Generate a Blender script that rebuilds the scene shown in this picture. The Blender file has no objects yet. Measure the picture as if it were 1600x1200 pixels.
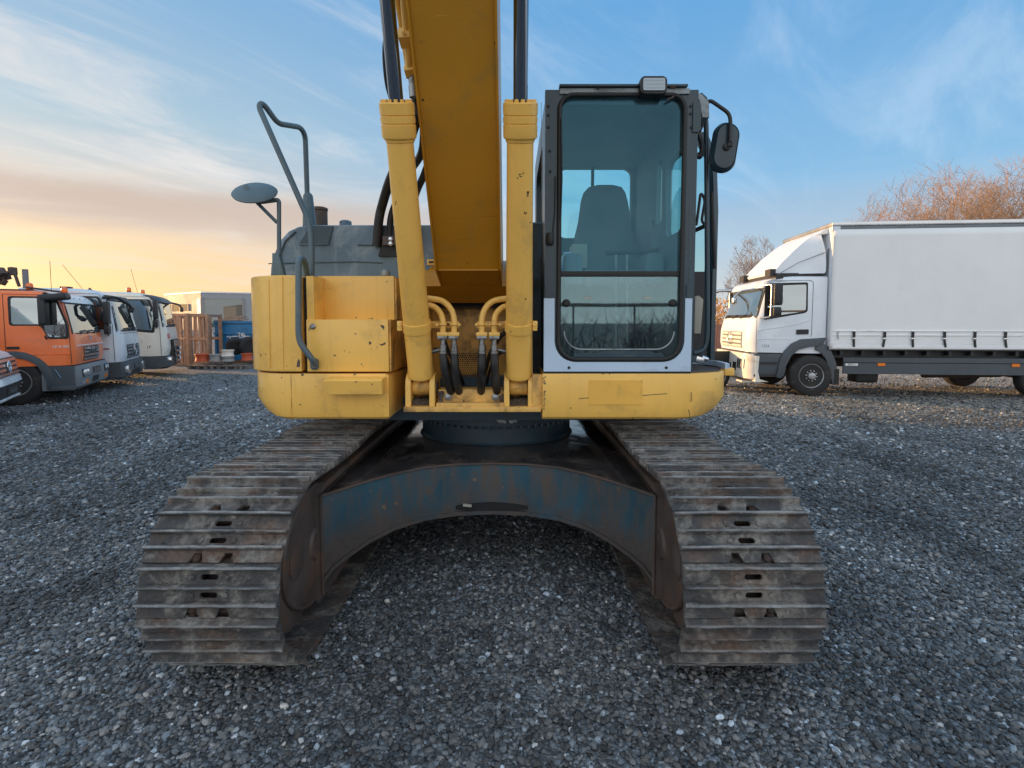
import bpy, bmesh, math, random
import numpy as np
from mathutils import Vector, Matrix, Euler
from mathutils import noise as mnoise
from mathutils.geometry import tessellate_polygon
R = math.radians
PI = math.pi
random.seed(7)
SC = bpy.context.scene
COL = SC.collection

# ------------------------------------------------------------------ camera
H = 1.68
FPX = 800.0
PITCH = R(3.6)
PY0 = 502 + FPX * math.tan(PITCH)      # picture row of the optical axis (lens shifted a little)
cd = bpy.data.cameras.new('camera')
cam = bpy.data.objects.new('camera', cd)
COL.objects.link(cam)
cam.location = (0, 0, H)
cam.rotation_euler = (R(90) - PITCH, 0, 0)
cd.sensor_fit = 'HORIZONTAL'
cd.sensor_width = 36.0
cd.lens = 36.0 * FPX / 1600.0
cd.shift_y = -(600 - PY0) / 1600.0
cd.clip_start = 0.05
cd.clip_end = 3000
SC.camera = cam

# ------------------------------------------------------------------ light
SUN_AZ = R(-63)      # from +Y towards -X
SUN_EL = R(6.0)
SUN_DIR = Vector((math.sin(SUN_AZ) * math.cos(SUN_EL), math.cos(SUN_AZ) * math.cos(SUN_EL), math.sin(SUN_EL)))
sl = bpy.data.lights.new('sun', 'SUN')
sl.energy = 2.2
sl.angle = R(0.55)
sl.color = (1.0, 0.57, 0.24)
sun = bpy.data.objects.new('sun', sl)
COL.objects.link(sun)
sun.rotation_euler = SUN_DIR.to_track_quat('Z', 'Y').to_euler()
sun.location = (-40, 30, 30)

W = bpy.data.worlds.new('World')
SC.world = W
W.use_nodes = True
nt = W.node_tree
nt.nodes.clear()


class G:
    """small helper for node graphs"""
    def __init__(s, nt): s.nt = nt
    def n(s, t, **kw):
        x = s.nt.nodes.new(t)
        for k, v in kw.items(): setattr(x, k, v)
        return x
    def l(s, a, b): s.nt.links.new(a, b)
    def put(s, inp, v):
        if isinstance(v, bpy.types.NodeSocket): s.l(v, inp)
        else:
            if isinstance(v, (tuple, list)) and len(v) == 3 and inp.type == 'RGBA': v = (*v, 1)
            inp.default_value = v
    def math(s, op, a, b=0.0, c=None, clamp=False):
        x = s.n('ShaderNodeMath', operation=op, use_clamp=clamp)
        s.put(x.inputs[0], a); s.put(x.inputs[1], b)
        if c is not None: s.put(x.inputs[2], c)
        return x.outputs[0]
    def vmath(s, op, a, b=None):
        x = s.n('ShaderNodeVectorMath', operation=op)
        s.put(x.inputs[0], a)
        if b is not None: s.put(x.inputs[3 if op == 'SCALE' else 1], b)
        return x.outputs['Value'] if op in ('DOT_PRODUCT', 'LENGTH') else x.outputs[0]
    def mix(s, f, a, b, mode='MIX'):
        x = s.n('ShaderNodeMix', data_type='RGBA', blend_type=mode)
        s.put(x.inputs[0], f); s.put(x.inputs[6], a); s.put(x.inputs[7], b)
        return x.outputs[2]
    def ramp(s, f, stops, interp='LINEAR'):
        x = s.n('ShaderNodeValToRGB')
        r = x.color_ramp; r.interpolation = interp
        while len(r.elements) < len(stops): r.elements.new(0.5)
        for e, (p, c) in zip(r.elements, stops):
            e.position = p
            e.color = (c, c, c, 1) if isinstance(c, (int, float)) else (*c, 1)
        s.put(x.inputs[0], f)
        return x.outputs[0]
    def noise(s, vec, scale, detail=4, rough=.55, dist=0, out=0):
        x = s.n('ShaderNodeTexNoise')
        if vec is not None: s.l(vec, x.inputs['Vector'])
        x.inputs['Scale'].default_value = scale
        x.inputs['Detail'].default_value = detail
        x.inputs['Roughness'].default_value = rough
        x.inputs['Distortion'].default_value = dist
        return x.outputs[out]
    def mapr(s, v, a, b, c=0., d=1., smooth=False):
        x = s.n('ShaderNodeMapRange', clamp=True)
        if smooth: x.interpolation_type = 'SMOOTHSTEP'
        s.put(x.inputs[0], v)
        for i, q in enumerate((a, b, c, d)): s.put(x.inputs[i + 1], q)
        return x.outputs[0]
    def mapping(s, vec, loc=(0, 0, 0), rot=(0, 0, 0), scale=(1, 1, 1)):
        x = s.n('ShaderNodeMapping')
        s.l(vec, x.inputs[0])
        x.inputs[1].default_value = loc; x.inputs[2].default_value = rot; x.inputs[3].default_value = scale
        return x.outputs[0]


g = G(nt)
sky = g.n('ShaderNodeTexSky', sky_type='NISHITA')
sky.sun_disc = False
sky.sun_elevation = SUN_EL
sky.sun_rotation = SUN_AZ
sky.altitude = 100
sky.air_density = 1.0
sky.dust_density = 1.2
sky.ozone_density = 2.0
tc = g.n('ShaderNodeTexCoord')
d = tc.outputs['Generated']
sep = g.n('ShaderNodeSeparateXYZ'); g.l(d, sep.inputs[0])
dz = sep.outputs[2]
el = g.math('MAXIMUM', dz, 0.0)
# closeness to the sun's azimuth, 0..1
sunh = Vector((math.sin(SUN_AZ), math.cos(SUN_AZ), 0))
hd = g.vmath('NORMALIZE', g.vmath('MULTIPLY', d, (1, 1, 0)))
cs = g.vmath('DOT_PRODUCT', hd, tuple(sunh))
warm = g.mapr(cs, 0.2, 1.0, 0, 1, True)
# cirrus laid on a plane overhead
inv = g.math('DIVIDE', 1.0, g.math('ADD', el, 0.10))
pl = g.vmath('SCALE', g.vmath('MULTIPLY', d, (1, 1, 0)), inv)
m1 = g.mapping(g.mapping(pl, rot=(0, 0, R(-52))), scale=(0.55, 1.7, 1))
c1 = g.noise(m1, 1.3, 10, .64, .9)
c2 = g.noise(pl, 0.5, 3, .5, .3)
cir = g.mapr(g.math('ADD', g.math('MULTIPLY', c1, .8), g.math('MULTIPLY', c2, .42)), .54, .80, 0, 1, True)
cir = g.math('MULTIPLY', g.math('MULTIPLY', cir, g.mapr(el, .04, .2, .25, 1)), g.math('ADD', .28, g.math('MULTIPLY', warm, .62)))
# long bank of cloud low over the horizon on the sun side
m2 = g.mapping(d, scale=(1.4, 1.4, 9.0), loc=(.3, .1, 0))
b1 = g.noise(m2, 1.9, 9, .62, .5)
bank_c = g.math('SUBTRACT', 1.0, g.math('DIVIDE', g.math('ABSOLUTE', g.math('SUBTRACT', el, .185)), .075))
bank = g.mapr(g.math('ADD', g.math('MULTIPLY', b1, 1.25), bank_c), .80, 1.60, 0, 1, True)
bank = g.math('MULTIPLY', bank, g.mapr(cs, 0.35, .8, .12, .85, True))
# clear-sky colours by height, away from the sun and towards it, blended over the physical sky
def ramp5(stops): return g.vmath('SCALE', g.ramp(el, [(p, tuple(c / 6.0 for c in q)) for p, q in stops]), 4.45)
away = ramp5([(0, (2.6, 2.55, 2.55)), (.09, (2.1, 2.45, 2.8)), (.22, (1.05, 2.05, 3.1)), (.5, (.55, 1.55, 2.9)), (.75, (1.0, 2.0, 3.1)), (1, (1.3, 2.2, 3.2))])
near = ramp5([(0, (4.2, 2.45, 1.05)), (.11, (3.8, 2.45, 1.25)), (.2, (2.5, 2.3, 2.1)), (.3, (1.6, 2.15, 2.5)), (.5, (.8, 1.65, 2.7)), (.75, (1.0, 2.0, 3.1)), (1, (1.3, 2.2, 3.2))])
clear = g.mix(warm, away, near)
base = g.mix(.90, sky.outputs[0], clear)
CW = (2.55, 2.40, 2.30)      # lit cloud near the sun
CB = (2.1, 2.45, 2.85)      # cloud away from it
cc = g.mix(warm, CB, CW)
col = g.mix(cir, base, cc)
col = g.mix(bank, col, g.mix(g.mapr(el, .20, .26), (1.9, 1.52, 1.30), (3.6, 3.0, 2.3)))
# bright sky veil added behind the camera to light front faces; cab glass mirrors it
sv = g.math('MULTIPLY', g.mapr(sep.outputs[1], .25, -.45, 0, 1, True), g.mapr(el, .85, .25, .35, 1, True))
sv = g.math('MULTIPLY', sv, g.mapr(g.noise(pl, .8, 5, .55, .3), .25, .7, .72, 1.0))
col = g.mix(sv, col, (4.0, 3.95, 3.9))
bg = g.n('ShaderNodeBackground')
bg.inputs[1].default_value = 0.10
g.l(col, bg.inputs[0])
out = g.n('ShaderNodeOutputWorld')
g.l(bg.outputs[0], out.inputs[0])

SC.view_settings.view_transform = 'Standard'
SC.view_settings.look = 'None'
SC.view_settings.exposure = 1.82
SC.view_settings.gamma = 1.0
SC.view_settings.use_curve_mapping = False
SC.cycles.max_bounces = 6
SC.cycles.transparent_max_bounces = 12
SC.cycles.use_denoising = True

# ------------------------------------------------------------------ helpers
CAM_R = Vector((1, 0, 0))
CAM_F = Vector((0, math.cos(PITCH), -math.sin(PITCH)))
CAM_U = Vector((0, math.sin(PITCH), math.cos(PITCH)))


def at(px, py, Y):
    """the point at distance Y ahead that the photograph (1600x1200) shows at px, py"""
    dd = CAM_F + CAM_R * ((px - 800) / FPX) - CAM_U * ((py - PY0) / FPX)
    t = Y / dd.y
    return Vector((dd.x * t, Y, H + dd.z * t))


def X(px, Y, py=560): return at(px, py, Y).x
def Z(py, Y): return at(800, py, Y).z


SHIFT = {}          # root name -> world offset for things modelled in world coordinates


def root_of(o):
    while o.parent: o = o.parent
    return o


class MB:
    """collects shapes and links them as ONE mesh object"""
    def __init__(s): s.bm = bmesh.new(); s.mi = 0
    def face(s, vs):
        try:
            f = s.bm.faces.new(vs); f.material_index = s.mi; return f
        except ValueError: return None
    def box(s, x0, x1, y0, y1, z0, z1, M=None, bev=0, seg=2):
        bm = s.bm
        v = [bm.verts.new((x, y, z)) for x in (x0, x1) for y in (y0, y1) for z in (z0, z1)]
        fs = [s.face([v[i] for i in q]) for q in ((0, 1, 3, 2), (4, 6, 7, 5), (0, 4, 5, 1), (2, 3, 7, 6), (0, 2, 6, 4), (1, 5, 7, 3))]
        if bev:
            es = list({e for f in fs for e in f.edges})
            r = bmesh.ops.bevel(bm, geom=es, offset=bev, segments=seg, affect='EDGES', profile=.6)
            for f in r['faces']: f.material_index = s.mi
            v = list({w for f in r['faces'] for w in f.verts} | {w for w in v if w.is_valid})
        if M is not None: bmesh.ops.transform(bm, matrix=M, verts=v)
        return v
    def cbox(s, c, sz, rot=None, bev=0, seg=2):
        M = Matrix.Translation(c)
        if rot is not None: M = M @ (rot if isinstance(rot, Matrix) else Euler(rot).to_matrix().to_4x4())
        a, b, c2 = (q / 2 for q in sz)
        return s.box(-a, a, -b, b, -c2, c2, M, bev, seg)
    def prism(s, pts, axis, a0, a1, M=None, bev=0, seg=2):
        def P(u, w, a): return {'x': (a, u, w), 'y': (u, a, w), 'z': (u, w, a)}[axis]
        bm = s.bm
        A = [bm.verts.new(P(u, w, a0)) for u, w in pts]; B = [bm.verts.new(P(u, w, a1)) for u, w in pts]
        n = len(pts)
        fs = [s.face(A[::-1]), s.face(B)]
        for i in range(n): fs.append(s.face([A[i], A[(i + 1) % n], B[(i + 1) % n], B[i]]))
        fs = [f for f in fs if f]
        vs = A + B
        if bev:
            es = list({e for f in fs[:2] for e in f.edges})
            r = bmesh.ops.bevel(bm, geom=es, offset=bev, segments=seg, affect='EDGES', profile=.6)
            for f in r['faces']: f.material_index = s.mi
            vs = list({w for f in r['faces'] for w in f.verts} | {w for w in vs if w.is_valid})
        if M is not None: bmesh.ops.transform(bm, matrix=M, verts=vs)
        return vs
    def loft(s, rings, closed=True, caps=True):
        bm = s.bm
        V = [[bm.verts.new(p) for p in r] for r in rings]
        n = len(V[0])
        for a, b in zip(V, V[1:]):
            for i in range(n if closed else n - 1):
                j = (i + 1) % n
                s.face([a[i], a[j], b[j], b[i]])
        if caps and closed:
            s.face(V[0][::-1]); s.face(V[-1])
        return V
    def tube(s, pts, r, n=8, caps=True, closed=False):
        pts = [Vector(p) for p in pts]
        m = len(pts)
        rr = r if isinstance(r, (list, tuple)) else [r] * m
        T = []
        for i in range(m):
            if closed: t = pts[(i + 1) % m] - pts[i - 1]
            else: t = pts[min(i + 1, m - 1)] - pts[max(i - 1, 0)]
            T.append(t.normalized() if t.length > 1e-9 else Vector((0, 0, 1)))
        up = Vector((0, 0, 1)) if abs(T[0].z) < .9 else Vector((1, 0, 0))
        nrm = (up - T[0] * up.dot(T[0])).normalized()
        rings = []
        for i in range(m):
            if i:
                q = T[i - 1].rotation_difference(T[i]); nrm = q @ nrm
                nrm = (nrm - T[i] * nrm.dot(T[i])).normalized()
            b = T[i].cross(nrm)
            rings.append([pts[i] + (nrm * math.cos(2 * PI * k / n) + b * math.sin(2 * PI * k / n)) * rr[i] for k in range(n)])
        if closed: rings.append(rings[0])
        s.loft(rings, True, caps and not closed)
    def lathe(s, prof, o=(0, 0, 0), axis=(0, 0, 1), n=24, caps=True):
        """prof: (radius, along axis)"""
        ax = Vector(axis).normalized(); o = Vector(o)
        u = ax.orthogonal().normalized(); w = ax.cross(u)
        rings = [[o + ax * a + (u * math.cos(2 * PI * k / n) + w * math.sin(2 * PI * k / n)) * max(r, 1e-4) for k in range(n)] for r, a in prof]
        s.loft(rings, True, caps)
    def cyl(s, p0, p1, r, n=16, r1=None):
        p0 = Vector(p0); p1 = Vector(p1); d = p1 - p0
        s.lathe([(r, 0), (r if r1 is None else r1, d.length)], p0, d, n)
    def holed(s, outer, holes, axis, a0, a1):
        """a plate with holes: 2-D outline and hole outlines, from a0 to a1 along axis"""
        def P(u, w, a): return {'x': (a, u, w), 'y': (u, a, w), 'z': (u, w, a)}[axis]
        loops = [outer] + holes
        flat = [p for q in loops for p in q]
        tri = tessellate_polygon([[Vector((u, w, 0)) for u, w in q] for q in loops])
        A = [s.bm.verts.new(P(u, w, a0)) for u, w in flat]; B = [s.bm.verts.new(P(u, w, a1)) for u, w in flat]
        for t in tri:
            s.face([A[i] for i in t]); s.face([B[i] for i in reversed(t)])
        k = 0
        for q in loops:
            n = len(q)
            for i in range(n):
                j = (i + 1) % n
                s.face([A[k + i], A[k + j], B[k + j], B[k + i]])
            k += n
    def quad(s, a, b, c, dd): s.face([s.bm.verts.new(p) for p in (a, b, c, dd)])
    def grid(s, f, nu, nv):
        V = [[s.bm.verts.new(f(i / nu, j / nv)) for j in range(nv + 1)] for i in range(nu + 1)]
        for i in range(nu):
            for j in range(nv): s.face([V[i][j], V[i + 1][j], V[i + 1][j + 1], V[i][j + 1]])
    def xform(s, M): s.bm.transform(M)
    def mesh(s, name, mats, smooth=35, bevel=None):
        bm = s.bm
        bmesh.ops.recalc_face_normals(bm, faces=bm.faces[:])
        me = bpy.data.meshes.new(name)
        bm.to_mesh(me); bm.free()
        for m in (mats if isinstance(mats, (list, tuple)) else [mats]): me.materials.append(m)
        if smooth:
            me.polygons.foreach_set('use_smooth', [True] * len(me.polygons))
            me.set_sharp_from_angle(angle=R(smooth))
        return me
    def build(s, name, mats, parent=None, smooth=35, bevel=0, seg=2, **kw):
        if parent is not None:
            sh = SHIFT.get(root_of(parent).name)
            if sh is not None: s.bm.transform(Matrix.Translation(-sh))
        me = s.mesh(name, mats, smooth)
        o = bpy.data.objects.new(name, me)
        COL.objects.link(o)
        o.parent = parent
        if bevel:
            md = o.modifiers.new('b', 'BEVEL'); md.width = bevel; md.segments = seg; md.limit_method = 'ANGLE'; md.angle_limit = R(40)
            md.harden_normals = False
        for k, v in kw.items(): o[k] = v
        return o


def thing(name, label, cat, loc=(0, 0, 0), rz=0.0, group=None, world=False):
    o = bpy.data.objects.new(name, None)
    COL.objects.link(o)
    o.location = loc; o.rotation_euler = (0, 0, rz)
    o.empty_display_size = .3
    o['label'] = label; o['category'] = cat
    if group: o['group'] = group
    if world: SHIFT[o.name] = Vector(loc)
    return o


def tag(o, label, cat, group=None):
    o['label'] = label; o['category'] = cat
    if group: o['group'] = group
    return o


def place(o, me, parent, loc=(0, 0, 0), rot=(0, 0, 0)): ...


def inst(name, me, parent, M):
    """another object with the same mesh, placed by matrix M (in its parent's frame)"""
    o = bpy.data.objects.new(name, me)
    COL.objects.link(o)
    o.parent = parent
    o.matrix_local = M
    return o


def smoothpath(pts, r=.1, k=5):
    """round the corners of a polyline"""
    pts = [Vector(p) for p in pts]
    o = [pts[0]]
    for a, b, c in zip(pts, pts[1:], pts[2:]):
        da = min(r, (a - b).length * .49); dc = min(r, (c - b).length * .49)
        p = b + (a - b).normalized() * da; q = b + (c - b).normalized() * dc
        for i in range(k + 1):
            t = i / k
            o.append(p * (1 - t) ** 2 + b * 2 * t * (1 - t) + q * t * t)
    o.append(pts[-1])
    return o


def spline(pts, k=6):
    """Catmull-Rom through the points"""
    pts = [Vector(p) for p in pts]
    P = [pts[0] * 2 - pts[1]] + pts + [pts[-1] * 2 - pts[-2]]
    o = []
    for i in range(1, len(P) - 2):
        a, b, c, d_ = P[i - 1:i + 3]
        for j in range(k):
            t = j / k
            o.append(.5 * ((2 * b) + (c - a) * t + (2 * a - 5 * b + 4 * c - d_) * t * t + (3 * b - a - 3 * c + d_) * t ** 3))
    o.append(pts[-1])
    return o


def rrect(x0, x1, y0, y1, r, k=5):
    """rounded rectangle outline; r may be four radii (bl, br, tr, tl)"""
    rs = r if isinstance(r, (tuple, list)) else (r,) * 4
    o = []
    for (cx, cy, a0, q) in ((x0, y0, 180, rs[0]), (x1, y0, 270, rs[1]), (x1, y1, 0, rs[2]), (x0, y1, 90, rs[3])):
        sx = 1 if cx == x0 else -1; sy = 1 if cy == y0 else -1
        if q <= 0: o.append((cx, cy)); continue
        for i in range(k + 1):
            a = R(a0 + 90 * i / k)
            o.append((cx + sx * q + q * math.cos(a), cy + sy * q + q * math.sin(a)))
    return o


# ------------------------------------------------------------------ materials
def new_mat(name):
    m = bpy.data.materials.new(name); m.use_nodes = True
    m.node_tree.nodes.clear()
    g = G(m.node_tree)
    o = g.n('ShaderNodeOutputMaterial'); b = g.n('ShaderNodeBsdfPrincipled')
    g.l(b.outputs[0], o.inputs[0])
    return m, g, b, o


def pm(name, col, rough=.5, metal=0.0, var=.10, vscale=1.7, dirt=None, amt=.0, dscale=4.0, bump=.0, bscale=40.0,
       streak=0.0, chips=0.0, chipcol=(.05, .03, .02), coat=0.0, spec=.5, rnd=0.0, dstretch=(1, 1, 1)):
    """painted or worn surface: colour drift, dirt, run-down streaks, chips, fine relief"""
    m, g, b, o = new_mat(name)
    tc = g.n('ShaderNodeTexCoord'); v = tc.outputs['Object']
    if rnd:
        oi = g.n('ShaderNodeObjectInfo')
        v = g.vmath('ADD', v, g.vmath('SCALE', (13.1, 7.7, 5.3), oi.outputs['Random']))
    c = col
    n1 = g.noise(v, vscale, 5, .6)
    hi = tuple(min(1, q * (1 + var)) for q in col); lo = tuple(q * (1 - var) for q in col)
    c = g.mix(g.mapr(n1, .3, .7), lo, hi)
    rr = g.math('ADD', rough, g.math('MULTIPLY', g.math('SUBTRACT', n1, .5), .25))
    if rnd:
        c = g.mix(1.0, c, g.mapr(oi.outputs['Random'], 0, 1, 1 - rnd, 1 + rnd * .6), 'MULTIPLY')
    if dirt is not None and amt:
        vd = g.mapping(v, scale=dstretch)
        n2 = g.noise(vd, dscale, 8, .68, .4)
        f = g.mapr(n2, .62 - amt * .35, .74 - amt * .12, 0, min(1, .35 + amt), True)
        c = g.mix(f, c, dirt)
        rr = g.math('ADD', rr, g.math('MULTIPLY', f, .25))
    if streak:
        vs = g.mapping(v, scale=(9, 9, .55))
        n3 = g.noise(vs, 2.0, 5, .6)
        c = g.mix(g.mapr(n3, .52, .78, 0, streak, True), c, dirt or tuple(q * .4 for q in col))
    if chips:
        for k, (ro, th) in enumerate(((R(12), .735), (R(-35), .75), (R(70), .755))):
            vs = g.mapping(v, rot=(0, ro, 0), loc=(k * 3.1, 0, 0), scale=(2.2, 2.2, 75))
            ns = g.noise(vs, 1.6, 2, .5); nm = g.noise(v, 1.9 + k * .7, 3, .6)
            f = g.math('MULTIPLY', g.mapr(ns, th, th + .02), g.mapr(nm, .50, .58, 0, .55))
            c = g.mix(f, c, tuple(q * .45 for q in col) if k != 1 else tuple(min(1, q * 1.25 + .08) for q in col))
        n4 = g.noise(v, 22, 3, .5); n5 = g.noise(v, 2.3, 3, .6)
        f = g.math('MULTIPLY', g.mapr(n4, .70, .72), g.mapr(n5, .62 - chips * .3, .66 - chips * .3))
        c = g.mix(f, c, chipcol)
    g.put(b.inputs['Base Color'], c)
    g.put(b.inputs['Roughness'], rr)
    b.inputs['Metallic'].default_value = metal
    b.inputs['Coat Weight'].default_value = coat
    b.inputs['Specular IOR Level'].default_value = spec
    if bump:
        bp = g.n('ShaderNodeBump'); bp.inputs['Strength'].default_value = min(1, bump); bp.inputs['Distance'].default_value = .01 * max(1, bump)
        g.l(g.noise(v, bscale, 4, .6), bp.inputs['Height'])
        g.l(bp.outputs[0], b.inputs['Normal'])
    return m


def glass_mat(name, tint, refl=.9, rough=.02, see=1.0, body=(.02, .03, .035), ior=1.5, dust=0.0):
    """thin sheet of glass: tinted see-through, mirror-like at a slant; see < 1 is smoked"""
    m, g, b, o = new_mat(name)
    g.nt.nodes.remove(b)
    tr = g.n('ShaderNodeBsdfTransparent'); g.put(tr.inputs[0], tint)
    gl = g.n('ShaderNodeBsdfGlossy'); gl.inputs[1].default_value = rough; gl.inputs[0].default_value = (refl, refl, refl, 1) if not isinstance(refl, tuple) else (*refl, 1)
    ge = g.n('ShaderNodeNewGeometry')
    cosv = g.math('ABSOLUTE', g.vmath('DOT_PRODUCT', ge.outputs['Normal'], ge.outputs['Incoming']))
    f0 = ((ior - 1) / (ior + 1)) ** 2
    fr = g.math('ADD', f0, g.math('MULTIPLY', 1 - f0, g.math('POWER', g.math('SUBTRACT', 1.0, cosv, clamp=True), 5.0)))
    base = tr.outputs[0]
    if see < 1:
        df = g.n('ShaderNodeBsdfDiffuse'); g.put(df.inputs[0], body)
        mx = g.n('ShaderNodeMixShader'); mx.inputs[0].default_value = see
        g.l(df.outputs[0], mx.inputs[1]); g.l(tr.outputs[0], mx.inputs[2]); base = mx.outputs[0]
    if dust:
        tc = g.n('ShaderNodeTexCoord'); dn = g.noise(g.mapping(tc.outputs['Object'], scale=(1, 1, .6)), 3.0, 8, .7, .6); dn2 = g.noise(tc.outputs['Object'], 60, 3, .6)
        df = g.n('ShaderNodeBsdfDiffuse'); g.put(df.inputs[0], (.55, .56, .54))
        mx = g.n('ShaderNodeMixShader')
        g.l(g.math('ADD', g.mapr(dn, .42, .78, .008, dust, True), g.mapr(dn2, .68, .74, 0, dust * .7)), mx.inputs[0])
        g.l(base, mx.inputs[1]); g.l(df.outputs[0], mx.inputs[2]); base = mx.outputs[0]
    mx = g.n('ShaderNodeMixShader')
    g.l(g.math('MULTIPLY', fr, 1.3, clamp=True), mx.inputs[0])
    g.l(base, mx.inputs[1]); g.l(gl.outputs[0], mx.inputs[2])
    g.l(mx.outputs[0], o.inputs[0])
    return m


DUST = (.20, .17, .13)
M = {}
M['yellow'] = pm('yellow_paint', (.95, .56, .125), .30, var=.06, dirt=(.55, .33, .10), amt=.32, dscale=2.6, streak=.30, chips=.6, bump=.07, bscale=7)
M['cyl_y'] = pm('cylinder_paint', (.94, .545, .12), .30, var=.06, dirt=(.50, .30, .10), amt=.28, dscale=3, streak=.30, chips=.55, bump=.04, bscale=9)
M['yellow_lip'] = pm('dirty_yellow_paint', (.85, .50, .13), .42, var=.10, dirt=(.22, .12, .05), amt=.55, dscale=5, streak=.35, chips=1.0, bump=.1, bscale=14)
M['yellow_in'] = pm('worn_yellow_paint', (.78, .43, .09), .45, var=.12, dirt=(.10, .07, .045), amt=.5, dscale=5, streak=.4, chips=.8, bump=.08, bscale=20)
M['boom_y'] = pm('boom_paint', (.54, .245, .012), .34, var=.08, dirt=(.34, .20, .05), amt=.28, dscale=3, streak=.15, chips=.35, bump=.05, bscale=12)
M['pipe_y'] = pm('pipe_paint', (.92, .55, .13), .36, var=.05, dirt=(.3, .17, .05), amt=.25, dscale=9)
M['patch_y'] = pm('old_sticker_patch', (.88, .49, .085), .45, var=.05, dirt=(.42, .26, .08), amt=.3, dscale=3)
M['grit'] = pm('caked_grit', (.075, .055, .04), .95, var=.4, vscale=18, bump=1.0, bscale=60)
M['frame_blue'] = pm('blue_grey_paint', (.028, .09, .128), .34, var=.35, dirt=(.10, .075, .06), amt=.6, dscale=3.0, streak=.55, chips=.95, chipcol=(.20, .13, .08), bump=.16, bscale=22, dstretch=(2.2, 2.2, .6))
def mud_splash(m, z0, z1):
    nt_ = m.node_tree; g = G(nt_); b = [n for n in nt_.nodes if n.type == 'BSDF_PRINCIPLED'][0]
    src = b.inputs['Base Color'].links[0].from_socket
    tc = g.n('ShaderNodeTexCoord'); sp = g.n('ShaderNodeSeparateXYZ'); g.l(tc.outputs['Object'], sp.inputs[0])
    n = g.noise(g.mapping(tc.outputs['Object'], scale=(3, 3, 1.2)), 2.2, 8, .65, .4)
    f = g.mapr(g.math('ADD', sp.outputs[2], g.math('MULTIPLY', g.math('SUBTRACT', n, .5), .55)), z0, z1, .85, 0, True)
    g.l(g.mix(f, src, g.mix(g.noise(tc.outputs['Object'], 30, 4, .6), (.045, .036, .032), (.135, .10, .08))), b.inputs['Base Color'])


mud_splash(M['frame_blue'], .40, .60)
M['deck'] = pm('oily_wet_deck', (.03, .028, .03), .08, var=.4, vscale=3, dirt=(.12, .095, .08), amt=.42, dscale=4, bump=.06, bscale=8)
M['slew'] = pm('slew_ring_paint', (.022, .052, .075), .4, var=.3, dirt=(.06, .05, .045), amt=.4, dscale=6, streak=.3, bump=.08)
M['dark_steel'] = pm('dark_rusty_steel', (.085, .068, .062), .6, var=.35, vscale=4, dirt=(.14, .075, .045), amt=.5, dscale=5, bump=.2, bscale=30)
M['cab_dark'] = pm('cab_dark_paint', (.022, .050, .068), .34, var=.2, dirt=(.085, .105, .115), amt=.28, dscale=5, streak=.3, chips=.3)
M['cab_white'] = pm('cab_pale_paint', (.52, .66, .82), .34, var=.04, dirt=(.32, .33, .34), amt=.2, dscale=3, streak=.15)
M['cab_grey'] = pm('cab_grey_paint', (.32, .37, .39), .45, var=.12, dirt=(.09, .09, .085), amt=.4, dscale=5)
M['rubber'] = pm('black_rubber', (.012, .013, .014), .55, var=.3)
M['hose'] = pm('hose_rubber', (.018, .018, .019), .5, var=.3, dirt=(.08, .07, .06), amt=.3, dscale=12)
M['black'] = pm('black_plastic', (.018, .019, .021), .5, var=.2)
M['interior'] = pm('cab_interior', (.17, .20, .22), .7, var=.2)
M['beige'] = pm('beige_plastic', (.42, .40, .34), .6, var=.1)
M['fabric'] = pm('seat_cloth', (.15, .17, .19), .95, var=.2, bump=.3, bscale=60)
M['hood'] = pm('hood_paint', (.11, .175, .23), .40, var=.22, vscale=2.6, dirt=(.36, .42, .46), amt=.45, dscale=2.6, streak=.35, bump=.06)
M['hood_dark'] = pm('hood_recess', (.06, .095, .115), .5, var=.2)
M['rail'] = pm('rail_paint', (.09, .14, .165), .4, var=.2, dirt=(.16, .17, .17), amt=.3, dscale=10)
M['steel'] = pm('zinc_steel', (.32, .33, .33), .38, metal=.9, var=.2, dirt=(.10, .08, .06), amt=.4, dscale=14)
M['chrome'] = pm('chrome_rod', (.20, .23, .27), .07, metal=1.0, var=.03)
M['silver'] = pm('bright_metal', (.66, .67, .68), .22, metal=1.0, var=.06)
M['mirror'] = pm('mirror_glass', (.8, .82, .84), .03, metal=1.0, var=.0)


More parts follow.
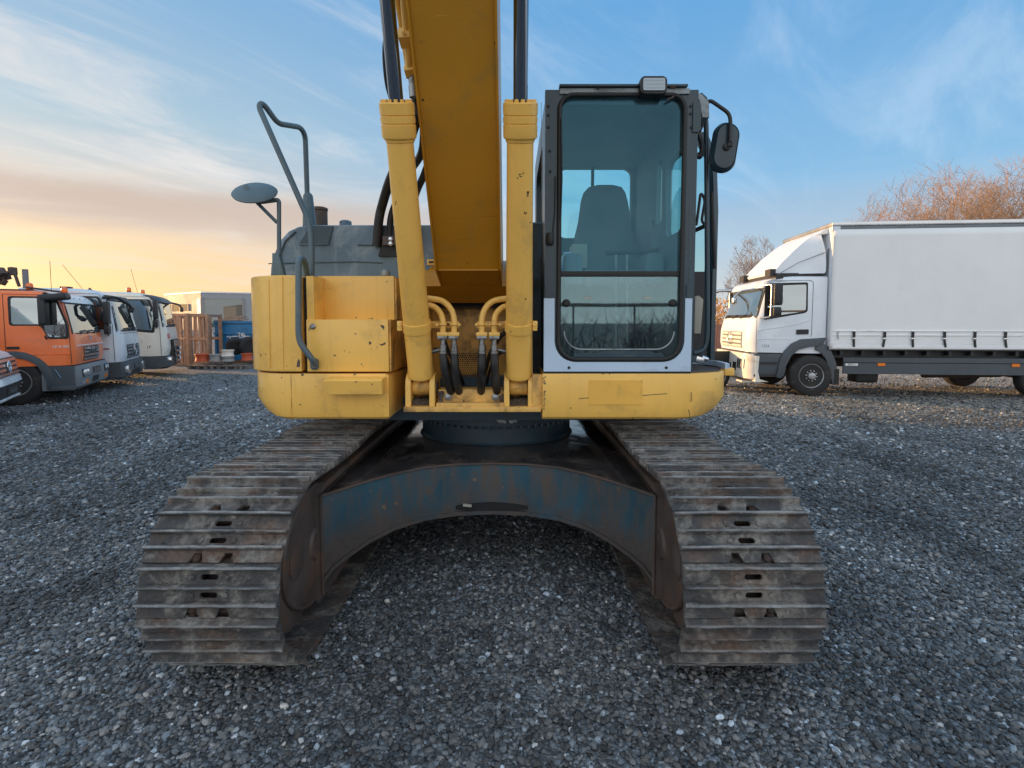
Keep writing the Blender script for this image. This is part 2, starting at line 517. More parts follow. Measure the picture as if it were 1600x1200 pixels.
def shoe_mat():
    """track shoe steel: grey-brown mud, rust, and bars polished bright on top"""
    m, g, b, o = new_mat('track_shoe_steel')
    tc = g.n('ShaderNodeTexCoord'); oi = g.n('ShaderNodeObjectInfo')
    v0 = tc.outputs['Object']
    v = g.vmath('ADD', v0, g.vmath('SCALE', (17.1, 9.7, 3.3), oi.outputs['Random']))
    n1 = g.noise(v, 7, 8, .66, .3); n2 = g.noise(v, 3.1, 6, .6, .4); n3 = g.noise(v, 38, 5, .6)
    rust = g.mix(g.mapr(n3, .3, .7), (.105, .068, .052), (.20, .145, .115))
    mud = g.mix(g.mapr(n3, .3, .7), (.10, .095, .088), (.34, .32, .29))
    c = g.mix(g.mapr(n2, .46, .64, 0, 1, True), (.07, .07, .072), rust)
    c = g.mix(g.mapr(n1, .46, .62, 0, .95, True), c, mud)
    pale = g.mapr(g.noise(v, 2.2, 6, .65, .5), .58, .74, 0, .5, True)
    c = g.mix(pale, c, (.44, .41, .37))
    sp = g.n('ShaderNodeSeparateXYZ'); g.l(v0, sp.inputs[0])
    tip = g.math('MULTIPLY', g.mapr(sp.outputs[2], .024, .032), g.mapr(n1, .30, .55, 1, .35))
    c = g.mix(tip, c, (.55, .58, .60))
    g.put(b.inputs['Base Color'], c)
    g.put(b.inputs['Roughness'], g.math('SUBTRACT', .85, g.math('MULTIPLY', tip, .42)))
    g.put(b.inputs['Metallic'], g.math('MULTIPLY', tip, .55))
    bp = g.n('ShaderNodeBump'); bp.inputs['Strength'].default_value = 1.0; bp.inputs['Distance'].default_value = .018
    g.l(g.math('ADD', n3, g.math('MULTIPLY', n1, 1.2)), bp.inputs['Height'])
    g.l(bp.outputs[0], b.inputs['Normal'])
    return m


M['shoe'] = shoe_mat()


# ------------------------------------------------------------------ ground
def ground_mat():
    m, g, b, o = new_mat('gravel_ground')
    tc = g.n('ShaderNodeTexCoord'); v = tc.outputs['Object']
    big = g.noise(v, .35, 5, .6); mid = g.noise(v, 2.2, 4, .6)
    def stones(scale):
        x = g.n('ShaderNodeTexVoronoi'); x.feature = 'F1'
        g.l(v, x.inputs['Vector']); x.inputs['Scale'].default_value = scale
        sx = g.n('ShaderNodeSeparateColor'); g.l(x.outputs['Color'], sx.inputs[0])
        return x.outputs['Distance'], sx.outputs[0], sx.outputs[1]
    d1, r1, q1 = stones(46)
    d2, r2, q2 = stones(17)
    val = g.ramp(r1, [(0, .06), (.45, .13), (.8, .21), (.94, .34), (1, .55)])
    val2 = g.ramp(r2, [(0, .75), (.5, 1.0), (1, 1.5)])
    c = g.mix(q1, (.86, 1.0, 1.14), (1.0, 1.0, 1.0))
    c = g.mix(1.0, c, val, 'MULTIPLY')
    c = g.mix(1.0, c, val2, 'MULTIPLY')
    c = g.mix(1.0, c, g.mapr(big, .3, .7, .78, 1.25), 'MULTIPLY')
    c = g.mix(1.0, c, g.mapr(mid, .3, .7, .85, 1.15), 'MULTIPLY')
    # warm sunlight painted on the gravel further out to the right, and a little moss by the trucks
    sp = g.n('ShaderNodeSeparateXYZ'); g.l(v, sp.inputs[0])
    dry = g.math('MULTIPLY', g.mapr(sp.outputs[1], 7.0, 11.0, 0, 1, True), g.mapr(sp.outputs[0], 1.0, 5.0, 0, 1, True))  # mask of the painted sunlight, not a drier surface
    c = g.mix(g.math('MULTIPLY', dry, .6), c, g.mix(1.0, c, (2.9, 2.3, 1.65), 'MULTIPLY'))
    dx = g.math('ADD', sp.outputs[0], 10.0); dy = g.math('SUBTRACT', sp.outputs[1], 15.6)
    rad = g.math('SQRT', g.math('ADD', g.math('MULTIPLY', g.math('MULTIPLY', dx, dx), .35), g.math('MULTIPLY', dy, dy)))
    moss = g.math('MULTIPLY', g.mapr(rad, .3, 2.0, 1, 0, True), g.mapr(g.noise(v, 3, 5, .7), .42, .62))
    c = g.mix(g.math('MULTIPLY', moss, .7), c, (.10, .11, .03))
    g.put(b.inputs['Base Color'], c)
    b.inputs['Roughness'].default_value = .62
    bp = g.n('ShaderNodeBump'); bp.inputs['Strength'].default_value = 1.0; bp.inputs['Distance'].default_value = .022
    h = g.math('SUBTRACT', g.math('MULTIPLY', r1, .55), d1)
    g.l(g.math('ADD', h, g.math('MULTIPLY', mid, .6)), bp.inputs['Height'])
    g.l(bp.outputs[0], b.inputs['Normal'])
    return m


def make_ground():
    b = MB()
    xs = [-900, -200, -60, -30] + [x * .5 for x in range(-40, 41)] + [30, 60, 200, 900]
    ys = [-400, -100, -30, -10] + [y * .5 for y in range(-6, 51)] + [32, 45, 70, 120, 300, 1500]
    def hgt(x, y):
        if abs(x) > 19 or y > 24 or y < -2.5: return 0
        return .022 * (mnoise.noise((x * .55, y * .55, 3)) + .5 * mnoise.noise((x * 1.3, y * 1.3, 8))) * (1 if y > 7 or abs(x) > 2.6 else .45) - .004
    V = [[b.bm.verts.new((x, y, hgt(x, y))) for y in ys] for x in xs]
    for i in range(len(xs) - 1):
        for j in range(len(ys) - 1): b.face([V[i][j], V[i + 1][j], V[i + 1][j + 1], V[i][j + 1]])
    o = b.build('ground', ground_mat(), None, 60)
    o['kind'] = 'structure'
    return o


GROUND = make_ground()


def stone_mat():
    m, g, b, o = new_mat('gravel_stone')
    oi = g.n('ShaderNodeObjectInfo'); tc = g.n('ShaderNodeTexCoord')
    r = oi.outputs['Random']
    val = g.ramp(r, [(0, .05), (.35, .105), (.70, .175), (.92, .26), (.975, .42), (1, .75)])
    w = g.math('FRACT', g.math('MULTIPLY', r, 57.31))
    c = g.mix(w, (.84, 1.0, 1.16), (1.04, 1.0, .94))
    c = g.mix(1.0, c, val, 'MULTIPLY')
    n = g.noise(tc.outputs['Object'], 2.2, 4, .6)
    c = g.mix(1.0, c, g.mapr(n, .3, .7, .75, 1.25), 'MULTIPLY')
    pn = g.noise(g.mapping(oi.outputs['Location'], scale=(1.0, .45, 1)), .9, 5, .65, .5)
    c = g.mix(1.0, c, g.mapr(pn, .34, .66, .50, 1.45), 'MULTIPLY')
    pn2 = g.noise(oi.outputs['Location'], .28, 3, .5)
    c = g.mix(1.0, c, g.mapr(pn2, .35, .65, .72, 1.22), 'MULTIPLY')
    g.put(b.inputs['Base Color'], c)
    g.put(b.inputs['Roughness'], g.mapr(w, 0, 1, .42, .75))
    return m


def make_gravel():
    """loose stones over the near ground, as real geometry"""
    sm = stone_mat()
    hid = bpy.data.collections.new('gravel_stones')
    rng = random.Random(5)
    protos = []
    for k in range(7):
        b = MB()
        bmesh.ops.create_icosphere(b.bm, subdivisions=1 if k > 2 else 2, radius=.5)
        sx, sy, sz = 1, rng.uniform(.62, .95), rng.uniform(.42, .68)
        for v in b.bm.verts:
            f = 1 + .52 * mnoise.noise(v.co * 2.3 + Vector((k * 9, 0, 0)))
            v.co = Vector((v.co.x * sx * f, v.co.y * sy * f, v.co.z * sz * f))
        me = b.mesh('gravel_stone', sm, 18)
        o = bpy.data.objects.new('gravel_stone', me); hid.objects.link(o)
        protos.append(o)
    # points in rings of falling density
    rs = np.random.RandomState(3)
    P = []; S = []
    bands = [(1.0, 2.4, 3900, .0185), (2.4, 4.0, 2900, .0205), (4.0, 6.5, 1250, .025), (6.5, 9.0, 450, .031), (9.0, 12.0, 190, .034), (12, 16, 60, .036)]
    for (y0, y1, den, size) in bands:
        n = int(den * (y1 - y0) * (2.2 * (y0 + y1) / 2 + .8))
        y = rs.uniform(y0, y1, n); x = rs.uniform(-1, 1, n) * (1.1 * y + .4)
        P.append(np.stack([x, y], 1)); S.append(size * np.clip(rs.lognormal(0, .36, n), .45, 2.1))
    P = np.concatenate(P); S = np.concatenate(S)
    dep = GROUND.data
    # height of the ground sheet under each stone
    xs = np.array([-900, -200, -60, -30] + [q * .5 for q in range(-40, 41)] + [30, 60, 200, 900])
    hz = np.zeros(len(P))
    vs = np.empty(len(dep.vertices) * 3); dep.vertices.foreach_get('co', vs); vs = vs.reshape(-1, 3)
    zz = {(round(a * 2), round(c * 2)): h for a, c, h in vs}
    fx = np.floor(P[:, 0] * 2).astype(int); fy = np.floor(P[:, 1] * 2).astype(int)
    tx = P[:, 0] * 2 - fx; ty = P[:, 1] * 2 - fy
    for i in range(len(P)):
        a = zz.get((fx[i], fy[i]), 0); b_ = zz.get((fx[i] + 1, fy[i]), 0); c_ = zz.get((fx[i], fy[i] + 1), 0); d_ = zz.get((fx[i] + 1, fy[i] + 1), 0)
        hz[i] = (a * (1 - tx[i]) + b_ * tx[i]) * (1 - ty[i]) + (c_ * (1 - tx[i]) + d_ * tx[i]) * ty[i]
    me = bpy.data.meshes.new('gravel')
    me.vertices.add(len(P))
    co = np.stack([P[:, 0], P[:, 1], hz + S * .18], 1).astype(np.float32)
    me.vertices.foreach_set('co', co.ravel())
    a = me.attributes.new('size', 'FLOAT', 'POINT'); a.data.foreach_set('value', S.astype(np.float32))
    rot = np.stack([rs.uniform(-.5, .5, len(P)), rs.uniform(-.5, .5, len(P)), rs.uniform(0, 6.28, len(P))], 1).astype(np.float32)
    a = me.attributes.new('rot', 'FLOAT_VECTOR', 'POINT'); a.data.foreach_set('vector', rot.ravel())
    o = bpy.data.objects.new('gravel', me); COL.objects.link(o)
    o['kind'] = 'stuff'
    ng = bpy.data.node_groups.new('scatter', 'GeometryNodeTree')
    ng.interface.new_socket('Geometry', in_out='INPUT', socket_type='NodeSocketGeometry')
    ng.interface.new_socket('Geometry', in_out='OUTPUT', socket_type='NodeSocketGeometry')
    N = ng.nodes; L = ng.links
    gi = N.new('NodeGroupInput'); go = N.new('NodeGroupOutput')
    ci = N.new('GeometryNodeCollectionInfo'); ci.inputs['Collection'].default_value = hid
    ci.inputs['Separate Children'].default_value = True; ci.inputs['Reset Children'].default_value = True
    ip = N.new('GeometryNodeInstanceOnPoints'); ip.inputs['Pick Instance'].default_value = True
    L.new(gi.outputs[0], ip.inputs['Points']); L.new(ci.outputs[0], ip.inputs['Instance'])
    ri = N.new('FunctionNodeRandomValue'); ri.data_type = 'INT'
    ri.inputs[4].default_value = 0; ri.inputs[5].default_value = 6
    L.new(ri.outputs[2], ip.inputs['Instance Index'])
    na = N.new('GeometryNodeInputNamedAttribute'); na.data_type = 'FLOAT'; na.inputs[0].default_value = 'size'
    nr = N.new('GeometryNodeInputNamedAttribute'); nr.data_type = 'FLOAT_VECTOR'; nr.inputs[0].default_value = 'rot'
    L.new(na.outputs[0], ip.inputs['Scale']); L.new(nr.outputs[0], ip.inputs['Rotation'])
    L.new(ip.outputs[0], go.inputs[0])
    md = o.modifiers.new('scatter', 'NODES'); md.node_group = ng
    return o


make_gravel()

# ------------------------------------------------------------------ the excavator
EXC = thing('excavator', 'big yellow crawler excavator standing head-on on the gravel, boom raised', 'excavator', (-.13, 4.25, 0), world=True)
YH = 3.13                       # front of the upper body
TR = .470                       # outer radius of the track round the idler
YI, YS = 2.045 + TR, 5.86        # idler and sprocket centres
PIN = TR - .100                 # radius of the pin line
PITCH_L = (2 * (YS - YI) + 2 * PI * PIN) / 46


def track_point(s):
    """point and outward angle on the pin line, s along the loop; starts at the top over the idler, runs forward and down"""
    L = YS - YI; a = PI * PIN; per = 2 * L + 2 * a
    s %= per
    if s < a:
        t = s / PIN; return Vector((0, YI - PIN * math.sin(t), TR + PIN * math.cos(t)))
    s -= a
    if s < L: return Vector((0, YI + s, TR - PIN))
    s -= L
    if s < a:
        t = s / PIN; return Vector((0, YS + PIN * math.sin(t), TR - PIN * math.cos(t)))
    s -= a
    return Vector((0, YS - s, TR + PIN - .025 * math.sin(PI * ((s * 3 / L) % 1))))


SHW = .299                      # half width of a shoe


def shoe_mesh(seed):
    """triple-bar shoe: x across, y along the run, z outwards; plate top at z = 0; mud and stones packed between the bars"""
    b = MB(); hy = PITCH_L / 2 + .012
    rr = random.Random(seed)
    slot = lambda cy: [(q[0], q[1]) for q in rrect(-.038, .038, cy - .012, cy + .012, .0118, 3)]
    outer = [(-SHW, -hy), (-.098, -hy), (-.082, -hy + .040), (-.050, -hy + .040), (-.034, -hy), (.034, -hy), (.050, -hy + .040), (.082, -hy + .040), (.098, -hy),
             (SHW, -hy), (SHW, hy), (-SHW, hy)]
    b.holed(outer, [slot(-.018), slot(.056)], 'z', -.012, 0)
    for y, h, w in ((-.052, .031, .0115), (.018, .028, .0105), (hy - .011, .031, .0115)):
        p = [(y - w, -.001), (y - w * .6, h - .004), (y - w * .3, h), (y + w * .3, h), (y + w * .6, h - .004), (y + w, -.001)]
        n = 15
        rings = []
        bend = rr.uniform(-.003, .002)
        for i in range(n):
            x = -SHW + 2 * SHW * i / (n - 1)
            t = abs(2 * i / (n - 1) - 1)
            dz = rr.uniform(-.0030, .0008) - .004 * t ** 6 * rr.random(); dy = rr.uniform(-.0012, .0012) + bend * t * t
            rings.append([(x, u + (dy if w_ > .01 else 0), w_ + (dz if w_ > .01 else 0)) for u, w_ in p])
        b.loft(rings)
    for x in (-.072, .072):
        for y in (-.018, .056):
            b.lathe([(.0135, 0), (.0135, .007), (.009, .009)], (x, y, -.001), (0, 0, 1), 6)
    # packed mud: low lumpy sheets against the bars, and loose stones
    for k in range(rr.randint(2, 5)):
        y0, y1 = rr.choice(((-.041, .008), (.029, .080), (-.041, .008)))
        xa = rr.uniform(-SHW + .01, SHW - .12); xb = min(SHW - .005, xa + rr.uniform(.05, .2))
        if xa < .11 and xb > -.11:
            if xa + xb > 0: xa = .11
            else: xb = -.11
        if xb - xa < .03: continue
        hh = rr.uniform(.006, .017); sd = rr.random() * 50
        def f(u, v):
            e = min(1, 5 * min(u, 1 - u)) * min(1, 6 * v + .55) * min(1, 6 * (1 - v) + .2)
            x = xa + (xb - xa) * u; y = y0 + (y1 - y0) * v
            return (x, y, -.002 + e * hh * (.75 + .9 * mnoise.noise((x * 38, y * 38, sd))))
        b.grid(f, 12, 5)
    for k in range(rr.randint(3, 9)):
        y0 = rr.choice((-.034, -.030, .000, .036, .040, .070)); x = rr.choice((-1, 1)) * rr.uniform(.10, SHW - .02)
        s_ = rr.uniform(.005, .012)
        bmesh.ops.create_icosphere(b.bm, subdivisions=1, radius=s_, matrix=Matrix.Translation((x, y0 + rr.uniform(-.004, .008), s_ * .45)) @ Euler((rr.random() * 6, rr.random() * 6, 0)).to_matrix().to_4x4() @ Matrix.Diagonal((1, .7, .7, 1)))
    return b.mesh('track_shoe', M['shoe'], 30)


SHOE_ME = [shoe_mesh(40 + k) for k in range(8)]


def make_track(xc, side):
    b = MB()
    per = 46 * PITCH_L
    pins = [track_point(k * PITCH_L + .03) for k in range(46)]
    for k in range(46):
        p, q = pins[k], pins[(k + 1) % 46]
        for sx in (-.085, .085):
            d = (q - p); u = d.normalized(); nrm = Vector((0, u.z, -u.y))
            mid = (p + q) / 2 + Vector((xc + sx, 0, 0))
            Mx = Matrix.Translation(mid) @ Matrix(((1, 0, 0), (0, u.y, -u.z), (0, u.z, u.y))).to_4x4()
            b.cbox((0, 0, 0), (.036, PITCH_L * 1.08, .088), Mx, .012, 1)
        b.cyl(p + Vector((xc - .13, 0, 0)), p + Vector((xc + .13, 0, 0)), .024, 8)
    trk = b.build('track_chain', M['dark_steel'], EXC, 35)
    sh = SHIFT[EXC.name]
    for k in range(46):
        p, q = pins[k], pins[(k + 1) % 46]
        u = (q - p).normalized()
        out = Vector((0, -u.z, u.y))
        mid = (p + q) / 2
        if (mid + out * .1 - Vector((0, (YI + YS) / 2, TR))).length < (mid - Vector((0, (YI + YS) / 2, TR))).length: out = -out
        # right-handed frame with z outwards and y along the run
        yv = Vector((0, out.z, -out.y)); xv = yv.cross(out)
        Mx = Matrix.Translation(mid + out * .060 + Vector((xc, 0, 0)) - sh) @ Matrix((xv, yv, out)).transposed().to_4x4()
        Mx = Mx @ Matrix.Rotation(R(random.uniform(-.7, .7)), 4, 'X')
        inst('track_shoe', random.choice(SHOE_ME), trk, Mx)
    # idler, sprocket, rollers, frame
    b = MB()
    b.lathe([(.10, -.13), (.12, -.12), (.26, -.075), (.285, -.07), (.285, -.085), (.315, -.085), (.315, -.05), (.335, -.045), (.335, .045), (.315, .05), (.315, .085), (.285, .085), (.285, .07), (.26, .075), (.12, .12), (.10, .13)],
            (xc, YI, TR), (1, 0, 0), 40)
    b.build('idler_wheel', M['dark_steel'], EXC, 40)
    b = MB()
    prof = []
    for k in range(21):
        for j, r in ((0, .275), (.35, .33), (.6, .33), (.95, .275)):
            a = 2 * PI * (k + j) / 21; prof.append((YS + r * math.cos(a), TR + r * math.sin(a)))
    b.prism(prof, 'x', xc - .035, xc + .035)
    b.lathe([(.24, -.2), (.24, .12), (.2, .18)], (xc, YS, TR), (1, 0, 0), 28)
    b.build('sprocket', M['dark_steel'], EXC, 40)
    for i in range(8):
        y = YI + .42 + i * (YS - YI - .84) / 7
        b = MB()
        b.lathe([(.055, -.16), (.105, -.15), (.105, -.11), (.085, -.10), (.085, .10), (.105, .11), (.105, .15), (.055, .16)], (xc, y, .205), (1, 0, 0), 18)
        b.build('track_roller', M['dark_steel'], EXC, 40)
    for y in (YI + 1.0, YI + 2.3):
        b = MB(); b.lathe([(.04, -.14), (.075, -.13), (.06, -.08), (.06, .08), (.075, .13), (.04, .14)], (xc, y, .735), (1, 0, 0), 16)
        b.box(min(xc + side * .12, xc + side * .22), max(xc + side * .12, xc + side * .22), y - .05, y + .05, .55, .76)
        b.build('carrier_roller', M['dark_steel'], EXC, 40)
    b = MB()
    b.prism([(-.14, .30), (.14, .30), (.17, .40), (.17, .56), (.09, .66), (-.09, .66), (-.17, .56), (-.17, .40)], 'y', YI + .30, YS - .30)
    for v in b.bm.verts: v.co.x += xc
    # forked ends carrying the idler: tall rounded cheek plates either side of it
    for sx in (-1, 1):
        x0 = xc + sx * .15
        prof = [(YI + .95, .30)] + [(YI + .30 * math.cos(R(a)), TR + .335 * math.sin(R(a))) for a in range(300, 60, -15)] + [(YI + .95, .66)]
        b.prism(prof, 'x', min(x0, x0 + sx * .035), max(x0, x0 + sx * .035), bev=.008)
        b.lathe([(.09, 0), (.09, .02), (.06, .03)], (x0 + sx * .035, YI, TR), (sx, 0, 0), 20)
    b.build('track_frame', M['dark_steel'], EXC, 35)
    # domed inner cover plate that shows beside the arch
    return trk


XL, XR = -.13 - 1.157, -.13 + 1.157
TRL = make_track(XL, 1)
TRR = make_track(XR, -1)
TRL['label'] = 'muddy crawler track under the engine side'
TRR['label'] = 'muddy crawler track under the cab side'

# carbody: a low arch between the tracks
CYC = 4.25


def carbody():
    cx = -.13
    st = []          # x, y front, z top, z bottom
    half = [(0, 3.25, .775, .450), (.22, 3.23, .775, .448), (.42, 3.17, .772, .440), (.58, 3.06, .765, .425), (.70, 2.95, .758, .395), (.80, 2.85, .75, .350), (.86, 2.78, .745, .315), (.895, 2.745, .742, .27), (.91, 2.735, .740, .20)]
    for x, y, a, c in half[::-1]: st.append((cx - x, y, a, c))
    for x, y, a, c in half[1:]: st.append((cx + x, y, a, c))
    b = MB()
    rings = []
    for x, y, a, c in st:
        yb = 2 * CYC - y
        rings.append([(x, y, c), (x, y, a), (x, yb, a), (x, yb, c)])
    b.loft(rings)
    cb = b.build('carbody', M['frame_blue'], EXC, 50)
    # top deck sheet, wet and oily
    b = MB()
    top = []
    for x, y, a, c in st: top.append([(x, y - .018, a + .004), (x, y + .12, a + .012), (x, CYC, a + .012), (x, 2 * CYC - y, a + .004)])
    V = [[b.bm.verts.new(p) for p in r] for r in top]
    for p, q in zip(V, V[1:]):
        for i in range(3): b.face([p[i], q[i], q[i + 1], p[i + 1]])
    b.build('top_deck', M['deck'], cb, 50)
    # weld lips along the two front edges
    b = MB(); b.tube([(x, y - .004, a - .006) for x, y, a, c in st], .011, 6); b.build('edge_lip', M['dark_steel'], cb)
    b = MB()
    rings = []
    for x, y, a, c in st: rings.append([(x, y - .022, c - .012), (x, y - .022, c + .012), (x, y + .10, c + .012), (x, y + .10, c - .012)])
    b.loft(rings); b.build('bottom_flange', M['frame_blue'], cb, 50)
    # end posts that bolt to the track frames
    for sx in (-1, 1):
        b = MB()
        x0 = cx + sx * .91
        b.prism([(2.72, .16), (2.72, .72), (2.80, .785), (5.78, .785), (5.78, .16)], 'x', min(x0, x0 + sx * .20), max(x0, x0 + sx * .20), bev=.012)
        b.build('end_post', M['dark_steel'], cb)
        # the rounded inner end cap
        b = MB()
        yc, zc = 2.78, .47
        n = 32; rings = []
        for (k, xx) in ((1.0, .11), (1.0, .045), (.985, .036), (.93, .036), (.915, .048), (.88, .050), (.60, .040), (.30, .034), (.27, .020), (.05, .018)):
            rings.append([(x0 + sx * xx, yc - .02 + .41 * k * math.cos(2 * PI * i / n) * (1 if math.cos(2 * PI * i / n) < 0 else .45), zc + .325 * k * math.sin(2 * PI * i / n)) for i in range(n)])
        b.loft(rings); ec = b.build('end_cap', M['dark_steel'], cb, 28)
        b = MB(); b.tube([(x0 - sx * .004, 2.722, .18), (x0 - sx * .004, 2.722, .74)], .009, 6); b.build('weld_seam', M['dark_steel'], cb, 60)
    # dark oval opening low in the arch, and a stray chip of wood on its edge
    b = MB()
    b.prism([(cx - .02 + .27 * math.cos(a) * (1 + .1 * math.cos(a)), .478 + .034 * math.sin(a) * (1 if math.sin(a) > 0 else .5)) for a in [2 * PI * i / 20 for i in range(20)]], 'y', 3.226, 3.27)
    b.build('drain_opening', M['rubber'], cb)
    return cb


CB = carbody()
b = MB(); p = at(730, 791, 3.20); b.cbox((p.x, 3.205, p.z + .004), (.055, .02, .012), (0, R(8), R(5))); tag(b.build('wood_chip', M['beige']), 'tiny pale wood chip lying on the lower edge of the arch', 'wood chip')

b = MB()
b.lathe([(.60, .765), (.63, .775), (.61, .80), (.61, .925), (.64, .93), (.64, .965), (.655, .968), (.655, 1.00), (.60, 1.01)], (-.13, CYC, 0), (0, 0, 1), 72)
SL = b.build('slew_ring', M['slew'], EXC, 30)
bb = MB(); bb.lathe([(.013, 0), (.013, .022)], (0, 0, 0), (0, 0, 1), 6); bm_ = bb.mesh('ring_bolt', M['slew'], 30)
for k in range(26):
    a = R(-155 + k * 5.2) + 0
    inst('ring_bolt', bm_, SL, Matrix.Translation(Vector((-.13 + .632 * math.cos(a), CYC + .632 * math.sin(a), .908)) - SHIFT['excavator']))
b = MB()
for k in range(14):      # spilled grease
    p = Vector((-.13 + random.uniform(.0, .16), CYC - .655, .985 + random.uniform(-.02, .012)))
    bmesh.ops.create_icosphere(b.bm, subdivisions=1, radius=random.uniform(.008, .02), matrix=Matrix.Translation(p))
b.build('grease_lump', pm('grease', (.33, .34, .33), .35, var=.3), SL)


# ---- upper body: frame deck, bodywork
def P2(pxs, Y, py): return [(X(p, Y, py), None) for p in pxs]


HB = MB()
# revolving frame: floor plate with front lip
zl0, zl1 = Z(644, YH + .02), Z(636, YH + .02)
HB.box(X(628, YH), X(846, YH), YH + .02, 5.6, zl0, zl1, bev=.006)
FR = HB.build('revolving_frame', M['yellow_lip'], EXC, 30)
b = MB()
b.box(-1.45, 1.15, YH + .35, 5.7, zl0 + .002, 1.16); b.box(-1.0, .72, 3.5, 5.0, 1.0, zl0 + .002)
b.build('underside_plate', M['slew'], FR)
zf = zl1


def plate(px0, px1, py0, py1, y0, y1, mat, name, parent, bev=.006, yref=None):
    yr = yref or y0
    b = MB()
    a = at(px0, py1, yr); c = at(px1, py0, yr)
    b.box(a.x, c.x, y0, y1, a.z, c.z, bev=bev)
    return b.build(name, mat, parent, 35)


# engine-side box: lower skirt with rounded corner
def corner_plan(xr, xm, xl, y, yb, rr):
    """plan outline of a body corner: straight front, then bending back on the left"""
    pts = [(xr, y)]
    pts.append((xm, y))
    n = 7
    for i in range(1, n + 1):
        a = PI / 2 * i / n
        pts.append((xm + (xl - xm) * math.sin(a), y + rr * (1 - math.cos(a))))
    pts += [(xl - .005, yb), (xr, yb)]
    return pts


def lower_skirt(xr, xm, xl, z0, z1, rr, yb, name, flip=1):
    pl = corner_plan(xr, xm, xl, YH, yb, rr)
    b = MB()
    rings = []
    hh = z1 - z0
    cxm = (xr + xl) / 2; cym = (YH + yb) / 2
    for t, ins in ((0, .055), (.05, .028), (.16, .012), (.40, 0), (.97, 0), (1.0, .004)):
        ring = []
        for i, (x, y) in enumerate(pl):
            k = 0 if i == 0 or i == len(pl) - 1 else 1
            # only the rounded outer corner tucks in strongly under
            outer = max(0, min(1, (x - xm) / (xl - xm))) if xl != xm else 0
            q = ins * (1 + 4.0 * outer * (1 if t < .4 else 0)) * k
            dx = -q * (1 if xl > xm else -1) * outer
            dy = ins * .6
            ring.append((x + dx, y + dy if y < yb - .01 else y, z0 + hh * t))
        rings.append(ring)
    b.loft(rings)
    return b.build(name, M['yellow'], EXC, 28)


aL = at(398, 656, YH); xr_ = X(604, YH, 620)
lower_skirt(xr_, X(455, YH, 620), X(397, YH + .22, 600), aL.z, Z(584, YH), .36, 4.6, 'side_skirt')
# inner return of the skirt towards the cylinder foot
b = MB(); b.prism([(xr_ - .02, YH + .004), (xr_ + .012, YH + .004), (X(637, YH + .5), YH + .52), (X(637, YH + .5) - .03, YH + .52)], 'z', Z(652, YH), Z(586, YH), bev=.004); b.build('skirt_return', M['yellow'], EXC)
b = MB(); b.tube([(X(455, YH, 620), YH - .0005, Z(652, YH)), (X(455, YH, 600), YH - .0005, Z(585, YH))], .0022, 4); b.build('skirt_seam', M['yellow_in'], EXC)
# toe step on the skirt
b = MB()
a_ = at(507, 616, YH - .10); c_ = at(600, 592, YH - .10)
b.prism([(YH - .10, a_.z), (YH - .115, c_.z - .012), (YH - .10, c_.z), (YH + .01, Z(588, YH)), (YH + .01, Z(611, YH))], 'x', a_.x, c_.x - .01, bev=.006)
b.build('toe_step', M['yellow'], EXC)

# corner door of the engine side, two stepped boxes beside it
zt = Z(430, YH); zb = Z(582, YH)
pl = corner_plan(X(470, YH, 520), X(441, YH, 520), X(387.5, YH + .20, 500), YH, 4.4, .34)
b = MB()
# ribbed front sheet: shallow vertical folds
pl2 = []
for i, (x, y) in enumerate(pl):
    pl2.append((x, y))
b.prism(pl2, 'z', zb + .004, zt, bev=.012, seg=3)
dr = b.build('corner_door', M['yellow'], EXC, 28)
for (pxa, pya, pxb, pyb) in ((402, 440, 405, 570), (420, 436, 421, 575), (441, 432, 442, 580)):
    b = MB(); b.tube([at(pxa, pya, YH + (.075 if pxa < 410 else .012 if pxa < 430 else -.001)), at(pxb, pyb, YH + (.075 if pxb < 410 else .012 if pxb < 430 else -.001))], .006, 5); b.build('door_crease', M['yellow'], dr, 60)
b = MB()
p = at(466, 568, YH - .0015); b.prism([(p.x - .012, p.z - .02), (p.x + .008, p.z - .022), (p.x + .012, p.z + .012), (p.x + .002, p.z + .03), (p.x - .006, p.z + .01)], 'y', YH - .0015, YH + .001); b.build('paint_chip', M['dark_steel'], dr)
b = MB(); b.box(X(470, YH, 500) + .004, X(478, YH, 500) - .003, YH + .05, 4.4, zb, zt - .01); b.build('door_gap', M['rubber'], dr)
# upper step box (set back) and lower step box
b = MB()
y1 = YH + .20
b.box(X(478, YH, 500), X(616, y1, 460), y1, 4.3, Z(500, YH) - .02, Z(431, y1), bev=.008)
b.build('upper_step_box', M['yellow'], EXC)
b = MB()
b.box(X(478, YH, 500), X(607, YH, 540), YH, 4.3, zb + .004, Z(499, YH), bev=.008)
lsb = b.build('lower_step_box', M['yellow'], EXC)
b = MB()   # vertical return at the left of the recess
b.box(X(478, YH, 500) + .002, X(489, YH, 460), YH + .012, y1 + .02, Z(499, YH) - .01, Z(430, YH) - .003, bev=.004)
b.build('step_post', M['yellow'], EXC)
b = MB()
for px, py in ((489, 510), (492, 575)):
    pass
p = at(489, 510, YH); b.lathe([(.018, 0), (.018, .006), (.010, .012)], (p.x, YH, p.z), (0, -1, 0), 14); b.build('bolt_head', M['steel'], lsb)
